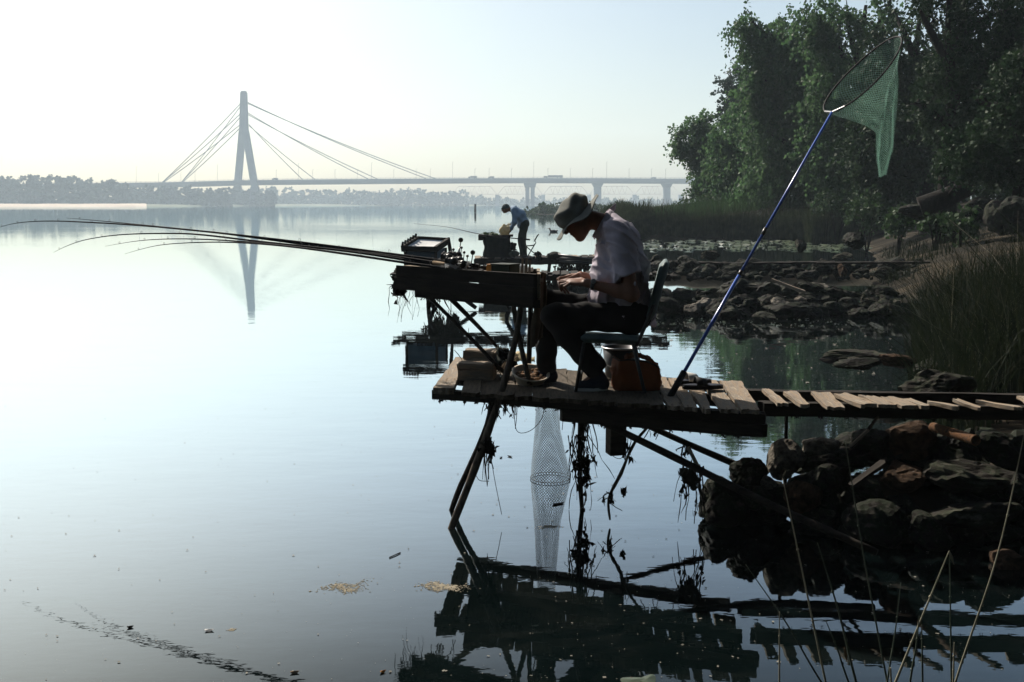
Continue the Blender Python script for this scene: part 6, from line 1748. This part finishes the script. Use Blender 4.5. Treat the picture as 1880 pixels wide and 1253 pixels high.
# stand with blue sides
st = thing("tackle_stand", P(782, 500, MA), "blue-sided wooden tackle stand with a tray top on the middle platform", "stand")
def ps(u, v, dy=0): return P(u, v, MA + dy)
ft, fb, rt_ = ps(744, 462), ps(800, 463), ps(818, 455, 0.55)
zb = P(780, 503, MA).z + 0.02
def down(p): return V((p.x, p.y, zb))
mb = MB(); bk_ = rt_ + (ft - fb)
mb.hexa([down(ft), down(fb), down(rt_), down(bk_)], [ft, fb, rt_, bk_]); mb.build("side_panel", M_BLUEPAN, st)
for p in (ft, fb, rt_, bk_):
    mb = MB(); mb.box((down(p) + p) / 2, (0.055, 0.055, (p.z - zb))); mb.build("corner_post", M_WOODD, st)
tl, tr, tbk, tbl = ps(738, 452), ps(799, 453, -0.05), ps(823, 437, 0.6), ps(767, 434, 0.62)
def bar(name, a, b, h, wd): 
    plank(name, a, b, wd, h, M_WOODD, st, 0.006, 0, seed=160)
bar("tray_edge", tl, tr, 0.10, 0.05); bar("tray_edge", tr, tbk, 0.11, 0.06); bar("tray_edge", tbl, tbk, 0.08, 0.05); bar("tray_edge", tl, tbl, 0.12, 0.06)
mb = MB(); zt = V((0, 0, -0.05)); mb.hexa([tl + zt * 1.4, tr + zt * 1.4, tbk + zt * 1.4, tbl + zt * 1.4], [tl + zt, tr + zt, tbk + zt, tbl + zt]); mb.build("tray", M_WHITE, st)
for k in range(6):
    q = tl.lerp(tbl, (k + 0.4) / 6); mb = MB(); mb.tube([q - V((0.02, 0, 0.02)), q + V((0, 0, 0.07))], 0.022, 7); mb.build("rod_peg", M_WOODD, st)
mb = MB(); mb.tube([tbk, P(827, 463, MA + 0.5), P(829, 492, MA + 0.45)], [0.035, 0.04, 0.03], 7); mb.build("prop_leg", M_WOODD, st)

# ------------------------------------------------------------------ far platform
FB = 29.0
fp = thing("fishing_platform", P(985, 478, FB) - V((0, 0, 0.4)), "far dark fishing platform under the standing man", "platform")
b0, b1 = P(872, 476, FB), P(1120, 474, FB - 0.6)
plank("edge_beam", b0, b1, 0.12, 0.17, M_WOODD, fp, 0.02, 0, seed=171)
plank("edge_beam", b0 + V((0.1, 1.3, 0)), b1 + V((0.1, 1.3, 0)), 0.12, 0.15, M_WOODD, fp, 0.02, 0, seed=172)
for k in range(20):
    q = b0.lerp(b1, (k + 0.4) / 20) + V((0, -0.05, 0.03))
    plank("plank", q, q + V((rnd.uniform(-.1, .1), 1.45, 0)), 0.17, 0.03, M_WOOD if k % 3 == 0 else M_WOODD, fp, 0.015, 0, seed=180 + k)
for u in (890, 946, 1010, 1070):
    pole("support_pole", [P(u, 478, FB + 0.2), P(u + rnd.uniform(-8, 8), 512, FB + 0.1)], 0.05, M_WOODD, fp, smooth=2, seed=u)
for k in range(5):
    mb = MB(); weed(mb, P(rnd.uniform(1000, 1075), 484, FB), rnd.uniform(0.2, 0.5), 8, rnd, 0.12, 0.016, 0.08); mb.build("hanging_weed", M_WEED, fp)
fg = thing("gangway", P(1330, 483, 26) - V((0, 0, 0.5)), "long thin far gangway running to the bank on top of the far dike", "gangway")
plank("plank", P(1112, 476, 27.5), P(1330, 482, 26.0), 0.30, 0.05, M_WOODD, fg, 0.02, 0.0, seed=201)
plank("plank", P(1320, 483, 26.0), P(1530, 480, 25.6), 0.28, 0.05, M_WOODD, fg, 0.02, 0.0, seed=202)
plank("plank", P(1500, 482, 25.4), P(1705, 480, 25), 0.26, 0.05, M_WOODD, fg, 0.02, 0.0, seed=203)
# covered table of the far man
ct = thing("covered_table", P(912, 472, FB + 0.3), "table draped with a dark cloth in front of the standing man", "table")
mb = MB(); n = 40
cq = P(913, 434, FB + 0.5); hb = cq.z - (P(913, 474, FB).z)
for j in range(9):
    t = j / 8
    for i in range(n):
        a = 2 * math.pi * i / n
        cx = math.copysign(abs(math.cos(a)) ** 0.4, math.cos(a)); sx = math.copysign(abs(math.sin(a)) ** 0.4, math.sin(a))
        q = cq + V((cx * (0.40 + 0.03 * math.sin(a * 9) * t + 0.05 * noise.noise(V((cx, sx, t * 3)))), sx * (0.38 + 0.04 * math.sin(a * 8) * t), -hb * t)); mb.v.append(q)
for j in range(8):
    for i in range(n): mb.f.append((j * n + i, j * n + (i + 1) % n, (j + 1) * n + (i + 1) % n, (j + 1) * n + i))
mb.f.append(tuple(reversed(range(n))))
mb.build("drape", M_DCLOTH, ct, smooth=True)
mb = MB(); mb.box(cq + V((-0.02, 0, 0.02)), (0.98, 0.8, 0.05)); mb.box(cq + V((-0.47, -0.1, -0.03)), (0.16, 0.6, 0.16)); mb.build("table_top", M_WOODD, ct, bevel=0.01)
mb = MB(); lump(mb, cq + V((0.44, -0.1, -0.3)), 0.12, rnd, 8); mb.build("hanging_rag", M_DCLOTH, ct, smooth=True)
# items on it
cbag = thing("cream_bag", P(928, 430, FB + 0.4), "cream plastic bag held on the covered table by the standing man", "bag")
bm = bmesh.new(); bmesh.ops.create_icosphere(bm, subdivisions=4, radius=1.0)
for v in bm.verts:
    q = v.co; k = 1 + 0.22 * noise.noise(q * 2.2 + V((3, 1, 4))) + 0.08 * noise.noise(q * 6)
    v.co = V((q.x * 0.165 * k + 0.05 * q.z * 0.3, q.y * 0.14 * k, q.z * 0.17 * k))
me = bpy.data.meshes.new("bag"); bm.to_mesh(me); bm.free()
link("sack", me, M_CREAM, cbag, P(927, 423.5, FB + 0.35), smooth=True)
mb = MB()
for s in (-1, 1): mb.tube([P(931 + s, 415, FB + 0.35), P(935 + s, 411.5, FB + 0.4), P(937, 413.5, FB + 0.45)], [0.03, 0.02, 0.012], 6, smooth=3)
mb.build("handle", M_CREAM, cbag, smooth=True)
mb = MB()
for k in range(90):
    c = P(rnd.uniform(888, 910), 432.5 - rnd.random() ** 2 * 5, FB + 0.3 + rnd.uniform(-.2, .2)); p3 = [c + V((rnd.gauss(0, 0.05), rnd.gauss(0, 0.05), rnd.gauss(0, 0.025))) for _ in range(4)]
    mb.add(p3, [(0, 1, 2), (1, 3, 2)])
tag(mb.build("net_heap", M_SHRUB), "heap of green netting on the left of the covered table", "net")
r2 = thing("fishing_rod", P(972, 440.5, FB), "thin rod laid across the covered table in front of the standing man's thighs", "fishing rod")
mb = MB(); mb.tube([P(760, 411, FB + 4), P(820, 417, FB + 2.4), P(865, 427, FB + 1.0), P(905, 434, FB - 0.1), P(973, 440.5, FB - 0.3)], [0.004, 0.006, 0.011, 0.015, 0.017], 6, smooth=4); mb.build("blank", M_BLANK, r2)
mb = MB(); mb.tube([P(955, 438.8, FB - 0.3), P(973, 440.5, FB - 0.3)], 0.024, 8); mb.build("handle", M_RUBBER, r2)
# light bag at his feet
gb = thing("feed_bag", P(945, 471, FB), "greyish green bag on the planks by the standing man's feet", "bag")
bm = bmesh.new(); bmesh.ops.create_icosphere(bm, subdivisions=3, radius=1.0)
for v in bm.verts:
    q = v.co; k = 1 + 0.2 * noise.noise(q * 2 + V((9, 1, 4))); v.co = V((q.x * 0.15 * k, q.y * 0.13 * k, max(q.z, -0.7) * 0.10 * k))
me = bpy.data.meshes.new("bag"); bm.to_mesh(me); bm.free(); link("sack", me, M_SHIRT2 if False else M_TROUS2, gb, P(944, 466.5, FB), smooth=True)
mb = MB(); mb.ball(P(944, 461, FB), 0.04, 1, 1, 0.7, 8, 0.4); mb.build("tied_top", M_TROUS2, gb, smooth=True)
# folding chair
fc = thing("folding_chair", P(976, 472, FB), "black folding chair standing behind the stooping man", "chair")
for dy in (-0.2, 0.2):
    mb = MB(); mb.tube([P(967.5, 473, FB + dy), P(983, 447, FB + dy)], 0.016, 6); mb.tube([P(966, 453, FB + dy), P(988, 471, FB + dy)], 0.016, 6); mb.build("leg", M_METAL, fc)
    mb = MB(); mb.tube([P(979, 452, FB + dy), P(984, 446, FB + dy), P(981.5, 441, FB + dy), P(989.5, 430, FB + dy)], 0.014, 6); mb.build("back_post", M_METAL, fc)
pad("seat", [P(966, 452, FB - 0.2), P(982, 450.5, FB - 0.2), P(982, 450.5, FB + 0.2), P(966, 452, FB + 0.2)], 0.03, (0, 0, 1), M_DCLOTH, fc)
pad("backrest", [P(981, 444, FB - 0.2), P(987.5, 431, FB - 0.2), P(987.5, 431, FB + 0.2), P(981, 444, FB + 0.2)], 0.05, (1, 0, 0.4), M_DCLOTH, fc)
# gear on the far platform
gr_ = thing("gear_bag", P(1018, 472, FB - 0.8), "dark lumpy gear bag on the far platform right of the folding chair", "bag")
bm = bmesh.new(); bmesh.ops.create_icosphere(bm, subdivisions=3, radius=1.0)
for v in bm.verts:
    q = v.co; k = 1 + 0.25 * noise.noise(q * 2 + V((2, 7, 4))); v.co = V((q.x * 0.2 * k, q.y * 0.2 * k, q.z * 0.115 * k))
me = bpy.data.meshes.new("bag"); bm.to_mesh(me); bm.free(); link("body", me, M_DCLOTH, gr_, P(1018, 470, FB - 0.8), smooth=True)
mb = MB(); mb.tube([P(1012, 467, FB - 0.8), P(1018, 463.5, FB - 0.8), P(1024, 467, FB - 0.8)], 0.018, 6, smooth=4); mb.build("strap", M_CORK, gr_)
mb = MB(); lump(mb, P(988, 472, FB - 0.6), 0.10, rnd, 10); tag(mb.build("gear_heap", M_DCLOTH, smooth=True), "small dark heap of gear under the folding chair", "gear")
for k, (a, b, lb) in enumerate((((1024, 468), (1086, 477), "upper rod case resting on the far platform by the gear bag"), ((1020, 474), (1098, 479), "middle rod case on the far platform by the gear bag"), ((1026, 479), (1092, 483), "lowest rod case hanging off the far platform edge"))):
    t = thing("rod_case", P(*a, FB - 0.9), lb, "rod case", "rod cases on the far platform")
    mb = MB(); mb.tube([P(*a, FB - 0.9), P(*b, FB - 1.1)], 0.034, 8); mb.build("tube", M_BLACK, t, smooth=True)
    mb = MB(); mb.tube([P(*a, FB - 0.9), P(a[0] - 1.5, a[1] - 0.2, FB - 0.9)], 0.042, 8); mb.build("cap", M_RUBBER, t)

# ------------------------------------------------------------------ on and in the water
t = pole("mooring_post", [P(872.5, 388.5, 235) - V((0, 0, 0.3)), P(872.5, 375, 235)], [0.28, 0.24], M_WOODD, None, smooth=2)
tag(t, "lone dark post standing in the far calm water", "post")
dkt = thing("duck", P(1016, 425.5, 74), "small dark duck floating near the capped man's face", "duck")
mb = MB(); c = P(1016, 426, 74); c.z = 0.05
mb.ball(c, 0.16, 1.7, 0.9, 0.7, 12); mb.tube([c + V((-0.2, 0, 0.04)), c + V((-0.26, 0, 0.13)), c + V((-0.27, 0, 0.17))], [0.07, 0.05, 0.06], 8); mb.ball(c + V((-0.28, 0, 0.19)), 0.065, 1.2, 0.9, 0.9, 8); mb.tube([c + V((0.22, 0, 0.02)), c + V((0.34, 0, 0.07))], [0.08, 0.02], 7); mb.build("body", M_BLACK, dkt, smooth=True)
mb = MB(); mb.tube([c + V((-0.34, 0, 0.185)), c + V((-0.43, 0, 0.17))], [0.025, 0.015], 6); mb.build("beak", M_CORK, dkt)
# drifting scum
def scum(u, v, rx, ry, n, label, seed):
    """loose froth and pollen gathered along two or three drifting threads"""
    r_ = random.Random(seed); c = Z(u, v, 0.0); mb = MB()
    arms = [(r_.uniform(-0.5, 0.5), r_.uniform(-0.35, 0.9), r_.uniform(0.5, 1.0)) for _ in range(4)]
    for k in range(n):
        a0, sl, ln = arms[r_.randrange(4)]
        t = r_.gauss(0, 0.42)
        x = t * ln * rx; y = (a0 * 0.5 + sl * t * 0.6 + 0.15 * math.sin(t * 5 + a0 * 9)) * ry + r_.gauss(0, 0.11) * ry
        if noise.noise(V((x * 16 / rx, y * 12 / ry, seed))) < -0.18: continue
        s = r_.uniform(0.0012, 0.0036) * (2.2 if r_.random() < 0.05 else 1)
        mb.ball(c + V((x, y, 0.001)), s, r_.uniform(0.8, 1.9), r_.uniform(0.7, 1.4), 0.4, 5)
    tag(mb.build("scum_patch", M_SCUM), label, "scum", kind="stuff")
scum(634, 1078, 0.17, 0.17, 1100, "left patch of tan floating scum on the open water", 4)
scum(812, 1080, 0.17, 0.15, 1800, "right denser patch of tan floating scum below the leaning pole", 9)
scum(1010, 968, 0.12, 0.07, 260, "thin scum around the keepnet's reflection", 14)
scum(425, 1157, 0.03, 0.03, 90, "small pale curl of froth in the lower left water", 17)
# leaves and bits
def leaf_on_water(u, v, L, wd, ang, label, m_, name="leaf"):
    c = Z(u, v, 0.006); mb = MB(); n = 14; pts = []
    for k in range(n):
        a = 2 * math.pi * k / n; x, y = math.cos(a) * L, math.sin(a) * wd * (1 - 0.3 * math.cos(a))
        pts.append(c + V((x * math.cos(ang) - y * math.sin(ang), x * math.sin(ang) + y * math.cos(ang), 0.004 * math.cos(2 * a))))
    mb.v = pts + [c + V((0, 0, 0.005))]; mb.f = [(k, (k + 1) % n, n) for k in range(n)]
    o = mb.build(name, m_); o.modifiers.new("s", "SOLIDIFY").thickness = 0.001
    tag(o, label, name.replace("_", " "))
leaf_on_water(239, 1151, 0.016, 0.010, 0.4, "brown curled leaf floating in the lower left water", M_WEED)
leaf_on_water(541, 1234, 0.020, 0.009, 0.2, "tan leaf floating at the bottom edge left of the orange leaf", M_CORK)
leaf_on_water(703, 1233, 0.014, 0.008, 0.6, "small orange leaf floating at the bottom edge", M_OLABEL)
leaf_on_water(384, 1157, 0.022, 0.012, 0.1, "white feather-like leaf floating in the lower left water", M_WHITE)
leaf_on_water(1162, 1250, 0.055, 0.04, 0.2, "larger green lily leaf at the bottom edge", M_LILY, "lily_leaf")
leaf_on_water(1190, 1247, 0.045, 0.035, 0.9, "smaller green lily leaf overlapping the larger one at the bottom edge", M_LILY, "lily_leaf")
leaf_on_water(1025, 925, 0.045, 0.022, 0.5, "dark sodden leaf clump floating in front of the keepnet", M_WEED)
leaf_on_water(920, 840, 0.012, 0.012, 0.5, "dark round bit floating left of the dark forked leaf", M_WEED)
leaf_on_water(936, 838, 0.026, 0.010, 2.5, "dark forked leaf floating between leaning pole and keepnet", M_WEED)
pole("floating_twig", [Z(715, 1024, 0.004), Z(726, 1019, 0.005), Z(735, 1015, 0.004)], 0.0035, M_WEED, None, smooth=2)
tag(bpy.data.objects["floating_twig"], "small floating twig right of the left scum patch", "twig")
def bits(name, label, n, us, vs, smin, smax, seed, material=M_SPECK, dens=None):
    rg = np.random.default_rng(seed); vv, ff = [], []
    while len(ff) < n:
        u, v = rg.uniform(*us), vs[0] + (vs[1] - vs[0]) * rg.random()
        if dens and not dens(u, v): continue
        c = Z(u, v, 0.003); s = rg.uniform(smin, smax) * (0.6 if rg.random() < 0.7 else 1.5); a = rg.uniform(0, 3.14); e = rg.uniform(0.25, 0.9)
        b = len(vv)
        for k in range(6):
            w_ = k * math.pi / 3; x, y = math.cos(w_) * s, math.sin(w_) * s * e
            vv.append((c.x + x * math.cos(a) - y * math.sin(a), c.y + x * math.sin(a) + y * math.cos(a), 0.003 + 0.3 * s * (k % 2)))
        ff.append(tuple(b + k for k in range(6)))
    tag(np_mesh(name, np.array(vv), np.array(ff), material, None, (0, 6, 0)), label, "floating bits", kind="stuff")
bits("floating_bits", "tiny seeds and specks drifting on the open water", 750, (-60, 1300), (700, 1300), 0.002, 0.006, 41)
bits("floating_bits", "leaf litter floating along the shaded shore water", 260, (1000, 1900), (980, 1290), 0.002, 0.008, 42)
bits("floating_bits", "specks floating on the cove between gangway and dike", 300, (1195, 1640), (592, 720), 0.006, 0.018, 43)
bits("floating_bits", "specks floating under the platform around the poles", 260, (820, 1330), (760, 980), 0.002, 0.007, 44)
bits("lily_pads", "low raft of lily pads in front of the reed bed", 620, (1185, 1600), (441, 460), 0.08, 0.22, 45, M_LILY, dens=lambda u, v: noise.noise(V((u * 0.02, v * 0.25, 3))) > -0.15 and v > 440 + max(0, (1400 - u)) * 0.01)
bits("lily_pads", "scattered pads and weed on the far pool by the far dike", 90, (1180, 1560), (586, 600), 0.012, 0.04, 46, M_LILY)

# ------------------------------------------------------------------ foreground stalks
ST = [((1437, 878), (1516, 1253), 3.35, 0.0042, "reed stalk with a pale frayed tip rising in front of the near stone pile", "P", 0),
 ((1369, 1037), (1508, 1253), 3.3, 0.0036, "dim slanting stalk leaning left over the platform's reflection", "G", 6),
 ((1501, 997), (1572, 1253), 3.3, 0.0048, "brownish stalk with a curled yellow leaf at its lower part", "G", 4),
 ((1552, 810), (1629, 1253), 3.5, 0.0038, "dim tall stalk in front of the dark rocks, ending below the pale stick", "G", -3),
 ((1654, 1070), (1629, 1253), 3.4, 0.0034, "short brown stalk leaning right beside the dim tall stalk", "G", 2),
 ((1742.6, 1012), (1644, 1253), 3.2, 0.0046, "bright white stalk leaning right, its tip bent over at the top", "P", 0),
 ((1743.4, 1012), (1747, 1253), 3.25, 0.0034, "upright stalk meeting the tip of the bright white one", "G", 0),
 ((1688, 1131), (1671, 1253), 3.15, 0.0036, "stalk crossing behind the middle of the bright white stalk", "G", 2),
 ((1692, 1131), (1694, 1253), 3.2, 0.0034, "upright stalk just right of the one crossing the bright white stalk", "G", 0),
 ((1884, 780), (1754, 1253), 3.3, 0.0040, "longest curved stalk sweeping up to the right edge", "P", 14),
 ((1431, 1123), (1431, 1253), 3.1, 0.0030, "short vertical stalk standing alone at the left of the stalks", "P", 0),
 ((1752, 1180), (1750, 1253), 3.05, 0.0032, "short pale stub right of the upright stalks", "P", 0),
 ((1516, 1139), (1558, 1253), 3.2, 0.0036, "short dim stalk left of the one with a curled leaf", "G", 2),
 ((1635, 1231), (1636, 1253), 3.05, 0.0032, "shortest stub beside the foot of the bright white stalk", "P", 0)]
for k, (tp, bs, d, r_, lb, mm, bow) in enumerate(ST):
    a = P(tp[0], tp[1], d + 0.1 * min(1, (bs[1] - tp[1]) / 350)); b = P(bs[0], bs[1], d)
    dr = b - a; s = (b.z + 0.05) / max(-dr.z, 1e-3); c = b + dr * s
    m_ = a.lerp(b, 0.5) + V((bow * d / FPX, 0, 0))
    t = thing("reed_stalk", c, lb, "reed stalk", "reed stalks in the foreground")
    mb = MB(); mb.tube([a, m_, b, c], [r_ * 0.35, r_ * 0.75, r_, r_ * 1.1], 7, smooth=8)
    for q in (0.35, 0.7): mb.ball(a.lerp(b, q) + V((bow * d / FPX * 4 * q * (1 - q), 0, 0)), r_ * 1.25, 1, 1, 1.2, 7)
    mb.build("stem", M_STALK if mm == "P" else M_STALKG, t, smooth=True)
    if k in (0, 5, 2, 9):
        mb = MB(); q = a if k != 2 else P(1550, 1190, 3.3)
        e = q + V((0.012 if k != 5 else 0.02, 0.0, 0.03 if k == 0 else -0.05)); sd = V((0.006, 0.004, 0.002))
        mb.add([q - sd * 0.4, q + sd * 0.4, q.lerp(e, 0.5) + sd, q.lerp(e, 0.5) - sd, e], [(0, 1, 2, 3), (3, 2, 4)]); lf = mb.build("blade", M_STALK if k != 2 else M_CORK, t); lf.modifiers.new("s", "SOLIDIFY").thickness = 0.0008
